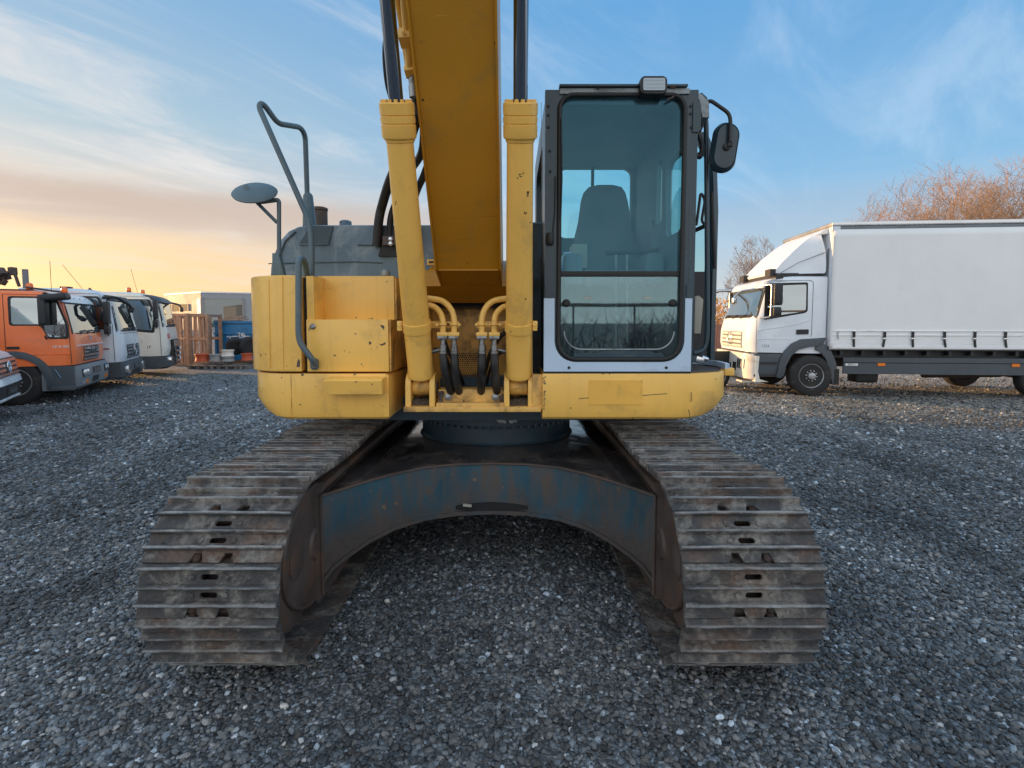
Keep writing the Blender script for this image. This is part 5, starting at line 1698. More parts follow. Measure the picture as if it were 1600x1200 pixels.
def chassis(root, w, xa, axles, L, mat=None):
    b = MB()
    for y in (-.42, .42): b.box(-L, -.35, y - .04, y + .04, .55, .78)
    for x in axles: b.cyl((x, -w / 2 + .2, .46), (x, w / 2 - .2, .46), .07, 10)
    b.box(-L + .3, -L + .4, -w / 2 + .1, w / 2 - .1, .45, .62)
    b.build('chassis', M['dark_steel'], root)


TH = R(25)
w = 2.12
T1 = truck_root('parked_truck', 'orange crew cab truck with grey visor and black bumper, nearest of the parked row', (-8.98, 10.50, 0), TH, w, GP)
prof = [(-.03, .78), (.0, .95), (-.01, 1.20), (-.04, 1.42), (-.18, 2.04), (-.26, 2.18), (-.42, 2.275), (-.62, 2.295)]
c = Cab(T1, w, 3.0, .78, 2.30, prof, .20, M['orange'])
c.patch('windscreen', -.93, .93, 1.44, 2.06, M['glass_v'], .012, slant=.07)
c.patch('windscreen_seal', -.955, .955, 1.415, 2.08, M['rubber'], .006, slant=.07)
v = c.patch('sun_visor', -.98, .98, 2.07, 2.26, M['silver_p'], .07, nu=12)
for k in range(5):
    y = -.72 + k * .36; b = MB(); b.lathe([(.012, 0), (.012, .01)], (c.fx(y, 2.14) + .07, y, 2.17), (1, 0, .4), 8); b.build('visor_bolt', M['black'], v)
b = MB(); b.prism([(-.50, 2.07), (-.24, 2.05), (-.26, 2.18), (-.42, 2.26)], 'y', -w / 2 - .02, -w / 2 + .05); b.build('visor_bracket', M['black'], v)
grille_slats(c, -.50, .50, .83, 1.14, 4, M['orange'], M['chrome_d'], M['black'])
text_part('badge_lettering', 'MAN', .20, M['silver'], T1, front_text_matrix(.035, 0, 1.06), .006)
b = MB(); b.tube([(c.fx(y, 1.17) + .008, y, 1.17) for y in [-.9 + .15 * i for i in range(13)]], .012, 6); b.build('front_trim_line', M['white_mark'], T1)
b = MB()    # small lion-like badge above the line, as a plain curl
b.tube(spline([(c.fx(0, 1.3) + .012, -.05, 1.27), (c.fx(0, 1.3) + .012, -.04, 1.34), (c.fx(0, 1.3) + .012, .02, 1.36), (c.fx(0, 1.3) + .012, .05, 1.31), (c.fx(0, 1.3) + .012, .01, 1.27)], 4), .010, 5); b.build('front_badge', M['silver'], T1)
for y in (-.35, .1, .55): wiper(c, y - .22, y + .25, 1.46)
bc = Cab(T1, w, .55, .27, .76, [(-.02, .27), (.06, .33), (.085, .5), (.07, .70), (.03, .76)], .22, M['bumper_g'], 'bumper')
for sd in (-1, 1):
    h = bc.patch('headlight', sd * .56, sd * .92, .52, .68, M['black'], .010)
    for yy in (.66, .82):
        b = MB(); b.lathe([(.075, 0), (.07, .012), (.03, .022)], (bc.fx(sd * yy, .6) + .008, sd * yy, .6), (1, sd * .2, 0), 18); b.build('lamp_lens', M['headlamp'], h)
    bc.patch('indicator', sd * .60, sd * .76, .37, .45, M['amber'], .012)
    bc.patch('fog_lamp', sd * .78, sd * .90, .37, .46, M['headlamp'], .012)
pl_ = bc.patch('number_plate', -.27, .27, .55, .68, M['plate'], .014)
for k in range(4):
    b = MB(); y = -.16 + k * .105; b.box(.094, .098, y - .028, y + .028, .585, .645); b.build('plate_mark', M['chrome_d'], pl_)
bc.patch('tow_opening', -.30, .12, .36, .48, M['rubber'], .006)
sd = -1
c.side('door_window', rpoly([(-.96, 1.62), (-.52, 1.62), (-.50, 2.14), (-.95, 2.14)], .05), sd, M['glass_v'], .006)
c.side('quarter_window', rpoly([(-.49, 1.56), (-.40, 1.36), (-.12, 1.36), (-.13, 1.62), (-.27, 2.10), (-.49, 2.14)], .05), sd, M['glass_v'], .006)
c.side('window_seal', rpoly([(-1.0, 1.59), (-.52, 1.59), (-.41, 1.32), (-.08, 1.32), (-.09, 1.63), (-.24, 2.13), (-.48, 2.175), (-1.0, 2.175)], .06), sd, M['rubber'], .002)
c.side('window_post', [(-.51, 1.55), (-.46, 1.50), (-.46, 2.17), (-.51, 2.17)], sd, M['rubber'], .012)
c.sideline('door_seam', [(-1.07, .98), (-1.07, 2.21), (-.22, 2.21), (-.08, 1.62), (-.06, .80)], sd, M['strap'], .006)
c.side('door_handle', rpoly([(-1.05, 1.13), (-.86, 1.13), (-.86, 1.18), (-1.05, 1.18)], .015), sd, M['black'], .022)
c.sideline('body_crease', [(-1.05, 1.02), (-.08, 1.005)], sd, M['orange'], .010)
text_part('side_lettering', 'LE 8.180', .075, M['white_mark'], T1, side_text_matrix(-.22, -w / 2 - .006, 1.165, -1))
c.side('crew_door_seam', [(-2.2, .95), (-2.19, .95), (-2.19, 2.24), (-2.2, 2.24)], sd, M['strap'], .004)
c.side('rear_side_window', rpoly([(-2.1, 1.62), (-1.3, 1.62), (-1.3, 2.17), (-2.1, 2.17)], .05), sd, M['glass_v'], .006)
for q in (-1, 1):
    wheel_arch(c, -.98, .46, .62, q, M['anthracite'], 0, 0, .30, .03, rin=.51)
    c.side('step_panel', [(-.40, .30), (-.02, .27), (-.02, .77), (-.60, .77)], q, M['anthracite'], .01)
    st_p = c.side('step_sill', [(-.42, .27), (-.02, .27), (-.02, .36), (-.40, .36)], q, M['anthracite'], .05, bev=.01)
    add_wheel(T1, -.98, q * (w / 2 - .15), WTRUCK, .46, q)
    add_wheel(T1, -4.6, q * (w / 2 - .15), WTRUCK, .46, q)
b = MB(); b.tube([(-.33, -w / 2 - .02, .70), (-.24, -w / 2 - .02, .52)], .008, 5); b.build('step_handle', M['silver'], T1)
side_mirror(T1, c, -.40, 1.90, -1, M['black'], .20, .60, False, .13)
b = MB(); b.cbox((-.22, -w / 2 - .16, 2.16), (.42, .36, .13), (0, R(-6), 0), .05, 3); b.build('kerb_mirror', M['black'], T1)
side_mirror(T1, c, -.30, 1.90, 1, M['black'], .20, .50, False, .12)
b = MB(); b.tube(smoothpath([(-.30, .98, 2.1), (-.05, 1.02, 2.02), (-.04, 1.02, 1.9)], .06), .014, 6); b.lathe([(.02, -.03), (.11, -.01), (.12, .01), (.05, .03)], (-.04, 1.02, 1.80), (1, 0, -.2), 16); b.build('front_mirror', M['black'], T1)
b = MB(); b.box(-1.5, -.72, -.9, .9, 2.296, 2.32); b.tube([(-.75, -.9, 2.36), (-.75, .9, 2.36)], .02, 8); rb = b.build('roof_rack', M['black'], T1)
beacon(rb, -.80, -.62, 2.30); beacon(rb, -.62, .70, 2.30)
b = MB(); b.tube([(-.7, .2, 2.36), (-.7, .2, 3.0)], .005, 4); b.build('aerial', M['black'], T1)
b = MB(); b.box(-.98, -.90, -.40, -.32, 2.36, 2.76); b.build('crane_post', M['bumper_g'], T1)
b = MB()
for k in range(9): b.cbox((-1.25 + random.uniform(-.16, .16), -.35 + random.uniform(-.1, .1), 2.58 + random.uniform(-.14, .16)), (.16, .12, .10), (random.random() * 3, random.random() * 3, random.random() * 3), .01)
b.tube(spline([(-1.4, -.35, 2.34), (-1.35, -.35, 2.5), (-1.15, -.35, 2.72), (-1.05, -.35, 2.4)], 4), .03, 6)
b.build('crane_grab', M['dark_steel'], T1)
chassis(T1, w, 0, (-.98, -4.6), 6.2)


# ---- the silver truck in the middle of the row
w = 2.2
T2 = truck_root('parked_truck', 'pale silver truck with a star on its grille, between orange truck and white truck', (-9.74, 12.75, 0), TH, w, GP)
prof = [(-.02, .66), (.02, .82), (.0, 1.15), (-.05, 1.44), (-.19, 2.14), (-.30, 2.33), (-.54, 2.45), (-.85, 2.48)]
c = Cab(T2, w, 1.9, .66, 2.48, prof, .30, M['silver_p'])
c.patch('windscreen_seal', -1.0, 1.0, 1.42, 2.22, M['rubber'], .006, slant=.08)
c.patch('windscreen', -.96, .96, 1.46, 2.19, M['glass_v'], .014, slant=.08)
c.patch('sun_visor', -.96, .96, 2.20, 2.33, M['black'], .05, nu=12)
gl2 = grille_slats(c, -.62, .62, .73, 1.08, 4, M['silver_p'], M['bumper_g'], M['black'])
star_emblem(T2, c.fx(0, .94) + .05, 0, .94, .14, gl2)
c.patch('bonnet_seam', -.9, .9, 1.37, 1.385, M['bumper_g'], .004)
for y in (-.45, .1, .55): wiper(c, y - .24, y + .28, 1.48)
bc = Cab(T2, w, .6, .22, .65, [(-.06, .22), (.05, .28), (.08, .45), (.05, .65)], .30, M['anthracite'], 'bumper')
for q in (-1, 1):
    b = MB(); y = q * .80; b.prism(rpoly([(y - .16, .36), (y + .16, .36), (y + .14, .56), (y - .15, .56)], .05), 'x', bc.fx(y, .46) - .08, bc.fx(y, .46) + .014, bev=.01); b.build('headlight', M['headlamp'], T2)
    wheel_arch(c, -1.30, .46, .62, q, M['anthracite'], 0, 0, .30, .03, rin=.52)
    c.side('step_panel', [(-.72, .30), (-.02, .28), (-.02, .655), (-.80, .655)], q, M['anthracite'], .01)
    add_wheel(T2, -1.30, q * (w / 2 - .15), WTRUCK, .46, q); add_wheel(T2, -4.8, q * (w / 2 - .15), WTRUCK, .46, q)
pl_ = bc.patch('number_plate', -.26, .26, .44, .56, M['plate'], .014)
for k in range(3):
    b = MB(); y = -.13 + k * .13; b.box(.09, .097, y - .03, y + .03, .47, .53); b.build('plate_mark', M['chrome_d'], pl_)
bc.patch('lower_opening', -.45, .45, .30, .41, M['rubber'], .006)
sd = -1
c.side('window_seal', rpoly([(-1.2, 1.54), (-.60, 1.48), (-.22, 1.48), (-.26, 1.9), (-.40, 2.29), (-1.2, 2.29)], .06), sd, M['rubber'], .002)
c.side('door_window', rpoly([(-1.16, 1.58), (-.62, 1.52), (-.27, 1.52), (-.31, 1.9), (-.44, 2.25), (-1.16, 2.25)], .05), sd, M['glass_v'], .006)
c.sideline('door_seam', [(-1.32, .9), (-1.32, 2.35), (-.40, 2.35), (-.16, 1.6), (-.14, .68)], sd, M['strap'], .006)
c.side('door_handle', rpoly([(-.42, .98), (-.24, .98), (-.24, 1.02), (-.42, 1.02)], .01), sd, M['chrome_d'], .01)
side_mirror(T2, c, -.22, 1.88, -1, M['black'], .18, .55, True, .13)
b = MB(); b.tube(smoothpath([(-.34, -w / 2 + .05, 2.26), (-.06, -w / 2 + .02, 2.28), (.14, -.7, 2.08), (.12, -.55, 2.02)], .12), .035, 8); b.cbox((.12, -.52, 1.98), (.10, .24, .16), (0, R(20), 0), .04, 3); b.build('front_mirror', M['black'], T2, 50)
b = MB(); b.tube([(-.9, -.3, 2.47), (-1.25, -.45, 3.08)], .005, 4); b.build('aerial', M['black'], T2)
b = MB(); b.box(-1.2, -1.0, -.9, -.7, 2.47, 2.52); b.build('roof_vent', M['black'], T2)
b = MB(); b.prism([(-.95, 2.47), (-.80, 2.47), (-.88, 2.56)], 'y', .1, .14); b.build('roof_fin', M['black'], T2)
chassis(T2, w, 0, (-1.3, -4.8), 6.4)
b = MB(); b.box(-6.4, -2.1, -w / 2, w / 2, .95, 1.10, bev=.02); lb_ = b.build('load_bed', M['wood_grey'] if 'wood_grey' in M else M['bumper_g'], T2)
for q in (-1, 1):
    b = MB(); b.box(-6.4, -2.1, q * w / 2 - .02, q * w / 2 + .02, 1.1, 1.55); b.build('side_board', M['silver_p'], T2)

# ---- the white truck at the far end of the row
T3 = truck_root('parked_truck', 'off-white truck with dark visor, red striped corner and rounded chrome grille bars', (-10.60, 15.70, 0), TH, w, GP)
prof = [(-.02, .62), (.03, .85), (.0, 1.35), (-.05, 1.62), (-.18, 2.26), (-.28, 2.40), (-.55, 2.52), (-.9, 2.56)]
c = Cab(T3, w, 1.9, .62, 2.56, prof, .32, M['cream_p'])
c.patch('windscreen_seal', -1.0, 1.0, 1.50, 2.28, M['rubber'], .006, slant=.06)
c.patch('windscreen', -.96, .96, 1.54, 2.25, M['glass_v'], .014, slant=.06)
c.patch('sun_visor', -1.04, 1.04, 2.26, 2.48, M['anthracite'], .10, nu=12)
gr = c.patch('grille', -.55, .55, .36, 1.10, M['black'], .09)
c.patch('grille_top', -.52, .52, .88, 1.08, M['chrome_d'], .11, gr)
for k, z in enumerate((.74, .58, .42)):
    b = MB(); hw = .46 - .04 * k
    b.tube(smoothpath([(.12, -hw, z + .10), (.13, -hw + .02, z - .01), (.13, hw - .02, z - .01), (.12, hw, z + .10)], .09), .028, 8); b.build('grille_bar', M['silver'], gr, 60)
bc = Cab(T3, w, .6, .22, .61, [(-.05, .22), (.06, .28), (.09, .45), (.03, .61)], .32, M['anthracite'], 'bumper')
for q in (-1, 1):
    b = MB(); y = q * .80; b.prism(rpoly([(y - .20, .44), (y + .20, .44), (y + .20, .57), (y - .18, .58)], .05), 'x', bc.fx(y, .5) - .09, bc.fx(y, .5) + .02, bev=.01); b.build('headlight', M['headlamp'], T3)
    wheel_arch(c, -1.30, .46, .62, q, M['anthracite'], 0, 0, .30, .03, rin=.52)
    c.side('step_panel', [(-.72, .28), (-.02, .28), (-.02, .615), (-.80, .615)], q, M['anthracite'], .01)
    add_wheel(T3, -1.30, q * (w / 2 - .15), WTRUCK, .46, q); add_wheel(T3, -4.8, q * (w / 2 - .15), WTRUCK, .46, q)
for k in range(3): c.patch('warning_stripe', -.86 + k * .11, -.81 + k * .11, 1.14, 1.30, M['red_mark'], .005, nu=2, nv=1)
sd = -1
c.side('window_seal', rpoly([(-1.2, 1.42), (-.30, 1.32), (-.24, 1.85), (-.38, 2.34), (-1.2, 2.34)], .06), sd, M['rubber'], .002)
c.side('door_window', rpoly([(-1.16, 1.48), (-.36, 1.40), (-.30, 1.85), (-.43, 2.30), (-1.16, 2.30)], .05), sd, M['glass_v'], .006)
c.sideline('door_seam', [(-1.32, .9), (-1.32, 2.42), (-.38, 2.42), (-.16, 1.65), (-.14, .64)], sd, M['strap'], .006)
text_part('side_lettering', 'LF', .11, M['black'], T3, side_text_matrix(-.45, -w / 2 - .005, .90, -1))
side_mirror(T3, c, -.22, 2.02, -1, M['black'], .15, .55, True, .13)
for y in (-.45, .1, .55): wiper(c, y - .24, y + .28, 1.56)
b = MB(); b.tube(smoothpath([(-.2, .9, 2.32), (.10, 1.0, 2.24), (.14, 1.0, 2.1)], .08), .03, 6); b.cbox((.14, 1.02, 2.08), (.09, .2, .16), None, .03); b.build('front_mirror', M['black'], T3)
beacon(T3, -1.0, -.55, 2.555); beacon(T3, -.85, .50, 2.545)
b = MB(); b.tube([(-.95, .35, 2.55), (-1.08, .22, 3.35)], .005, 4); b.build('aerial', M['black'], T3)
chassis(T3, w, 0, (-1.3, -4.8), 6.4)
b = MB(); b.box(-6.4, -2.1, -w / 2, w / 2, .95, 1.10, bev=.02); lb_ = b.build('load_bed', M['wood_grey'] if 'wood_grey' in M else M['bumper_g'], T3)
for q in (-1, 1):
    b = MB(); b.box(-6.4, -2.1, q * w / 2 - .02, q * w / 2 + .02, 1.1, 1.55); b.build('side_board', M['cream_p'], T3)

# ---- the van whose nose shows at the left edge
w = 1.95
VAN = truck_root('parked_van', 'silver van nose with slatted grille and round badge at the edge of the yard', (-8.15, 7.95, 0), R(33), w, cat='van')
prof = [(-.05, .30), (.02, .36), (.04, .62), (.02, .72), (-.03, 1.02), (-.10, 1.12), (-.55, 1.30), (-.85, 1.38), (-1.45, 2.02), (-1.75, 2.22), (-2.1, 2.26)]
c = Cab(VAN, w, 5.6, .30, 2.26, prof, .42, M['silver_p'])
gl4 = grille_slats(c, -.62, .62, .74, 1.05, 4, M['silver_p'], M['chrome_d'], M['black'])
b = MB(); r = .10; x = c.fx(0, .9) + .04
b.tube([(x, r * math.cos(2 * PI * i / 22), .9 + r * math.sin(2 * PI * i / 22)) for i in range(22)], .010, 6, closed=True)
b.tube([(x, -.045, .975), (x, 0, .915), (x, .045, .975)], .010, 5); b.tube([(x, -.08, .94), (x, -.04, .83), (x, 0, .89), (x, .04, .83), (x, .08, .94)], .010, 5)
b.build('emblem', M['silver'], gl4)
c.patch('bumper_strip', -.85, .85, .62, .72, M['white_p'], .03)
c.patch('bumper_opening', -.72, .72, .40, .60, M['black'], .012)
pl_ = c.patch('number_plate', -.26, .26, .44, .55, M['plate'], .03)
for k in range(4):
    b = MB(); y = -.16 + k * .105; b.box(.072, .076, y - .025, y + .025, .47, .52); b.build('plate_mark', M['chrome_d'], pl_)
for q in (-1, 1):
    c.patch('headlight', q * .66, q * .88, .80, 1.06, M['headlamp'], .014)
    c.side('side_window', rpoly([(-2.5, 1.42), (-1.2, 1.42), (-1.55, 2.0), (-2.5, 2.05)], .05), q, M['glass_v'], .006)
    add_wheel(VAN, -.95, q * (w / 2 - .12), WVAN, .34, q); add_wheel(VAN, -4.3, q * (w / 2 - .12), WVAN, .34, q)
c.patch('windscreen', -.75, .75, 1.42, 2.0, M['glass_v'], .012, slant=.06)
c.patch('lower_trim', -.70, .70, .33, .37, M['white_mark'], .02)

# ------------------------------------------------------------------ the curtain-sided truck at the right
w = 2.45
TH4 = R(175.0)
f4, l4 = heading(TH4)
pw_ = at(1267, 620, 11.34); pw_.z = 0
AX = -1.36
c0 = pw_ - l4 * (w / 2) - f4 * AX
T4 = thing('curtain_truck', 'white curtain-sided truck seen from its left side, front lit by the low sun', 'truck', (c0.x, c0.y, 0), TH4)
prof = [(-.06, .98), (-.02, 1.15), (-.03, 1.45), (-.10, 1.74), (-.16, 1.82), (-.37, 2.46), (-.47, 2.60), (-.66, 2.68), (-.9, 2.70)]
c = Cab(T4, w - .15, 1.66, .96, 2.70, prof, .32, M['white_p'])
c.patch('windscreen_seal', -1.06, 1.06, 1.76, 2.47, M['rubber'], .006, slant=.06)
c.patch('windscreen', -1.02, 1.02, 1.80, 2.44, M['glass_v'], .014, slant=.06)
c.patch('sun_visor', -1.06, 1.06, 2.43, 2.63, M['silver_p'], .11, nu=14)
gl5 = grille_slats(c, -.70, .70, 1.06, 1.44, 4, M['white_p'], M['cream_p'], M['bumper_g'])
star_emblem(T4, c.fx(0, 1.27) + .06, 0, 1.27, .14, gl5)
c.patch('panel_gap', -.98, .98, .955, .985, M['black'], .004)
bc = Cab(T4, w - .05, .16, .32, .95, [(-.16, .32), (.03, .38), (.07, .55), (.05, .95)], .34, M['cream_p'], 'bumper')
b = MB(); b.prism(rrect(-w / 2 + .30, w / 2 - .30, .27, .31, .01), 'x', -.3, .03); b.build('bumper_lip', M['cream_p'], bc.o if False else T4)
for q in (-1, 1):
    h = bc.patch('headlight', q * .70, q * 1.02, .60, .82, M['headlamp'], .016)
    for k in range(2): bc.patch('lamp_lens', q * (.74 + k * .14), q * (.84 + k * .14), .64, .78, M['silver'], .03, h, 3, 2)
bc.patch('number_plate', -.28, .28, .56, .68, M['plate'], .014)
bc.patch('tow_opening', -.62, -.40, .52, .72, M['black'], .01); bc.patch('tow_opening', .40, .62, .52, .72, M['black'], .01)
for y in (-.5, .05, .6): wiper(c, y - .26, y + .30, 1.80)
sd = 1
def px2x(px): return AX - (px - 1267) / 71.0
def py2z(py): return (620.5 - py) / 70.6
def side_pts(L): return [(px2x(a), py2z(b_)) for a, b_ in L]
for q in (1, -1):
    c.side('window_seal', rpoly(side_pts([(1194, 500), (1194, 446), (1198, 442), (1259, 441), (1260, 486), (1256, 489)]), .04), q, M['rubber'], .002)
    c.side('door_window', rpoly(side_pts([(1199, 495), (1199, 446), (1256.5, 444.5), (1257, 484), (1252, 487)]), .04), q, M['glass_v'], .006)
    bx = rpoly(side_pts([(1183, 552), (1183, 480), (1192, 443), (1197, 438.5), (1263, 438), (1267, 441), (1267, 525)]), .03)
    c.sideline('door_seam', bx, q, M['bumper_g'], .007)
    c.side('door_handle', rpoly(side_pts([(1243.5, 522.5), (1243.5, 515), (1262, 514.5), (1262, 522)]), .02), q, M['black'], .020)
    c.sideline('door_crease', side_pts([(1185, 516), (1215, 512), (1245, 506), (1262, 500)]), q, M['white_p'], .012)
    c.sideline('door_crease', side_pts([(1185, 530), (1236, 530)]), q, M['white_p'], .010)
    c.side('roof_marker', rpoly(side_pts([(1210, 436), (1210, 432), (1221, 431.5), (1221, 435)]), .008), q, M['black'], .02)
    c.side('lower_step', side_pts([(1180, 589), (1180, 553), (1224, 553), (1218, 565), (1214, 589)]), q, M['anthracite'], .02, bev=.006)
    c.side('step_plate', side_pts([(1182, 570), (1182, 566.5), (1216, 566.5), (1215, 570)]), q, M['black'], .035)
    c.side('step_plate', side_pts([(1180, 590), (1180, 586), (1214, 586), (1214, 590)]), q, M['black'], .035)
    # mudguard with a flat top running back
    ro, ri = .64, .53
    zc = .46
    outer = side_pts([(1214, 590)]) + side_pts([(1218, 565), (1225, 550), (1233, 540), (1243, 533), (1255, 529), (1287, 528), (1284, 537)])
    pts = [(px2x(1214), py2z(590)), (px2x(1219), py2z(562)), (px2x(1226), py2z(548)), (px2x(1236), py2z(537)), (px2x(1250), py2z(530)), (px2x(1287), py2z(527.5)), (px2x(1285), py2z(536)),
           (px2x(1278), py2z(541)), (px2x(1262), py2z(541.5)), (px2x(1246), py2z(546)), (px2x(1235), py2z(556)), (px2x(1228), py2z(571)), (px2x(1226), py2z(588)), (px2x(1220), py2z(592))]
    c.side('mudguard', pts, q, M['anthracite'], .06, bev=.01)
    pts = side_pts([(1285, 537), (1296, 548), (1304, 566), (1310, 602), (1299, 600), (1296, 580), (1289, 560), (1280, 549), (1272, 546), (1274, 541)])
    c.side('rear_mudguard', pts, q, M['anthracite'], .05, bev=.01)
    b = MB(); y = q * (w / 2 - .2); b.box(px2x(1309), px2x(1302), y - .18, y + .18, .27, .62); b.build('mud_flap', M['rubber'], T4)
    b = MB(); y = q * (w / 2 - .2); b.box(px2x(1300), px2x(1232), y - .3, y + .12, .96, 1.0); b.build('wheel_well', M['rubber'], T4)
    add_wheel(T4, AX, q * (w / 2 - .14), WTRUCK, .465, q)
    add_wheel(T4, AX - 4.78, q * (w / 2 - .14), WTRUCK, .465, q)
    # mirrors
    y = q * (w / 2 + .14)
    b = MB(); b.prism(rrect(y - .11, y + .11, py2z(477), py2z(444), .04), 'x', px2x(1212), px2x(1200), bev=.02); m = b.build('side_mirror', M['black'], T4, 40)
    b = MB(); b.prism(rrect(y - .10, y + .10, py2z(494), py2z(480), .04), 'x', px2x(1211), px2x(1200), bev=.02); b.build('wide_mirror', M['black'], m, 40)
    b = MB(); b.tube(smoothpath([(px2x(1188), q * (w / 2 - .06), py2z(497)), (px2x(1198), y, py2z(495)), (px2x(1198.5), y, py2z(445)), (px2x(1192), q * (w / 2 - .06), py2z(445))], .05), .020, 8); b.build('mirror_arm', M['chrome_d'], m, 60)
    b = MB(); b.prism(rrect(y - .09, y + .09, py2z(475), py2z(446), .035), 'x', px2x(1212.8), px2x(1212.2)); b.build('mirror_glass', M['mirror'], m)
text_part('door_lettering', '1224', .085, M['chrome_d'], T4, side_text_matrix(px2x(1197), (w - .15) / 2 + .004, py2z(541), 1))
b = MB(); b.tube(smoothpath([(-.40, -.95, 2.50), (.10, -1.0, 2.48), (.30, -1.0, 2.30)], .12), .04, 8); b.cbox((.32, -1.0, 2.22), (.12, .22, .24), None, .05, 3); b.build('front_mirror', M['chrome_d'], T4, 50)
b = MB(); b.tube(smoothpath([(-.36, .80, 2.44), (.06, .72, 2.38), (.16, .66, 2.24)], .1), .022, 8); b.cbox((.16, .64, 2.16), (.10, .18, .18), None, .05, 3); b.build('kerb_mirror', M['chrome_d'], T4, 50)
# roof deflector
wd = w - .25
def dstation(z, xf, xb, hw): return [(xb, -hw, z), (xf, -hw * .86, z), (xf + .05, 0, z), (xf, hw * .86, z), (xb, hw, z)]
b = MB()
b.box(-1.60, -.60, -wd / 2 + .08, wd / 2 - .08, 2.66, 2.76); b.build('deflector_gap', M['black'], T4); b = MB()  # black box colours in the shaded gap under the deflector
zs = [(2.745, -.62, -1.62, wd / 2), (2.80, -.60, -1.64, wd / 2), (2.98, -.74, -1.64, wd / 2), (3.25, -1.0, -1.62, wd / 2 - .01), (3.50, -1.28, -1.56, wd / 2 - .04), (3.62, -1.44, -1.54, wd / 2 - .08)]
b.loft([dstation(*q) for q in zs])
df = b.build('roof_deflector', M['white_p'], T4, 25)
b = MB(); y = wd / 2 + .002
b.tube([(-.66, y * .93, 2.73), (-1.05, y * .985, 2.98), (-1.60, y, 3.20)], .008, 5); b.build('deflector_seam', M['bumper_g'], df)
b = MB(); b.box(-.62, -.50, -.98, -.68, 2.70, 2.86); b.box(-.62, -.50, .68, .98, 2.70, 2.86); b.build('deflector_vent', M['black'], df)
# gap fairing between cab and body
b = MB()
for q in (-1, 1):
    b.prism([(-1.67, 1.15), (-1.82, 1.10), (-1.84, 3.55), (-1.67, 3.25)], 'y', q * (w / 2 - .14) - .015, q * (w / 2 - .14) + .015)
b.build('gap_fairing', M['bumper_g'], T4)
b = MB(); b.prism([(-1.46, 3.60), (-1.84, 3.62), (-1.84, 3.80), (-1.62, 3.72)], 'y', -w / 2 + .2, w / 2 - .2, bev=.03); b.build('top_fairing', M['white_p'], T4)
# body
xb0, xb1 = px2x(1291), px2x(1291) - 6.6
zb0, zb1 = py2z(545.5), py2z(364)
b = MB(); b.box(xb1, xb0, -w / 2 + .02, w / 2 - .02, zb0 + .06, 3.82, bev=.01); body = b.build('cargo_body', M['white_p'], T4)
b = MB(); b.box(xb1, xb0 + .02, w / 2 - .04, w / 2 + .015, zb1 + .04, 3.74, bev=.008); b.box(xb1, xb0 + .02, -w / 2 - .015, -w / 2 + .04, zb1 + .04, 3.74); b.build('roof_rail', M['bumper_g'], body)
b = MB(); b.box(xb1, xb0 + .03, -w / 2 - .02, w / 2 + .02, 3.745, 3.84, bev=.02); b.build('roof_edge', M['chrome_d'], body)
b = MB(); b.box(xb0 - .14, xb0 + .025, w / 2 - .05, w / 2 + .022, zb1, 3.745, bev=.01); b.build('corner_cap', M['silver_p'], body)
for q in (1, -1):
    b = MB()
    def cf(u, v):
        x = xb0 + (xb1 - xb0) * u; z = zb0 + (zb1 + .04 - zb0) * v
        wv = .010 * mnoise.noise((x * .9, z * .5, 1 + q)) + .006 * mnoise.noise((x * 3.2, z * .5, 5)) + .0035 * math.sin(x * 10.4 + 2 * mnoise.noise((x, z, 3)))
        return (x, q * (w / 2 + .022 + wv * (1 if .02 < v < .98 else .3)), z)
    b.grid(cf, 66, 18)
    cu = b.build('side_curtain', M['curtain'], body, 70)
    md = cu.modifiers.new('s', 'SOLIDIFY'); md.thickness = .012
    for (za, zb_, mt, nm) in ((py2z(517.5), py2z(516.3), M['curtain_hem'], 'hem_seam'), (py2z(524), py2z(523), M['curtain_hem'], 'hem_seam'), (py2z(544), py2z(539.5), M['curtain_hem'], 'hem_band')):
        b = MB(); b.box(xb1, xb0 - .06, min(q * (w / 2 + .02), q * (w / 2 + .042)), max(q * (w / 2 + .02), q * (w / 2 + .042)), za, zb_); b.build(nm, mt, cu)
    for k in range(10):
        px = 1327 + 43.2 * k; x = px2x(px) + random.uniform(-.02, .02); ln = random.uniform(-.05, .03)
        y0 = q * (w / 2 + .046)
        b = MB()
        b.prism([(x - .026, py2z(528)), (x + .026, py2z(528)), (x + .026, py2z(517)), (x - .026, py2z(517))], 'y', min(y0, y0 + q * .012), max(y0, y0 + q * .012))
        b.prism([(x - .022 + ln, py2z(541.5)), (x + .022 + ln, py2z(541.5)), (x + .022, py2z(529)), (x - .022, py2z(529))], 'y', min(y0, y0 + q * .008), max(y0, y0 + q * .008))
        stp = b.build('strap', M['strap'], cu)
        b = MB(); b.cbox((x, y0 + q * .012, py2z(528.5)), (.07, .014, .035), None, .004); b.cbox((x, y0 + q * .008, py2z(517)), (.06, .012, .03), None, .004); b.build('strap_buckle', M['silver'], stp)
b = MB(); b.box(xb1, xb0, -w / 2 + .03, w / 2 - .03, zb0 - .03, zb0 + .05); b.build('load_floor', M['black'], body)
b = MB()
for q in (-1, 1): b.box(xb1 + .1, xb0 - .2, q * (w / 2 - .22) - .04, q * (w / 2 - .22) + .04, .86, zb0 - .03)
b.build('shade_beam', M['black'], body)  # black beams added to deepen the shaded band under the body
for k in range(14):
    b = MB(); x = xb0 - .3 - k * .45; b.box(x - .03, x + .03, -w / 2 + .05, w / 2 - .05, zb0 - .13, zb0 - .03); b.build('cross_bearer', M['black'], body)
b = MB(); y = w / 2 + .052; x = px2x(1303); b.tube([(x, y, py2z(530)), (x + .02, y, py2z(521)), (x, y, py2z(518))], .01, 5); b.build('curtain_clip', M['steel'], body)
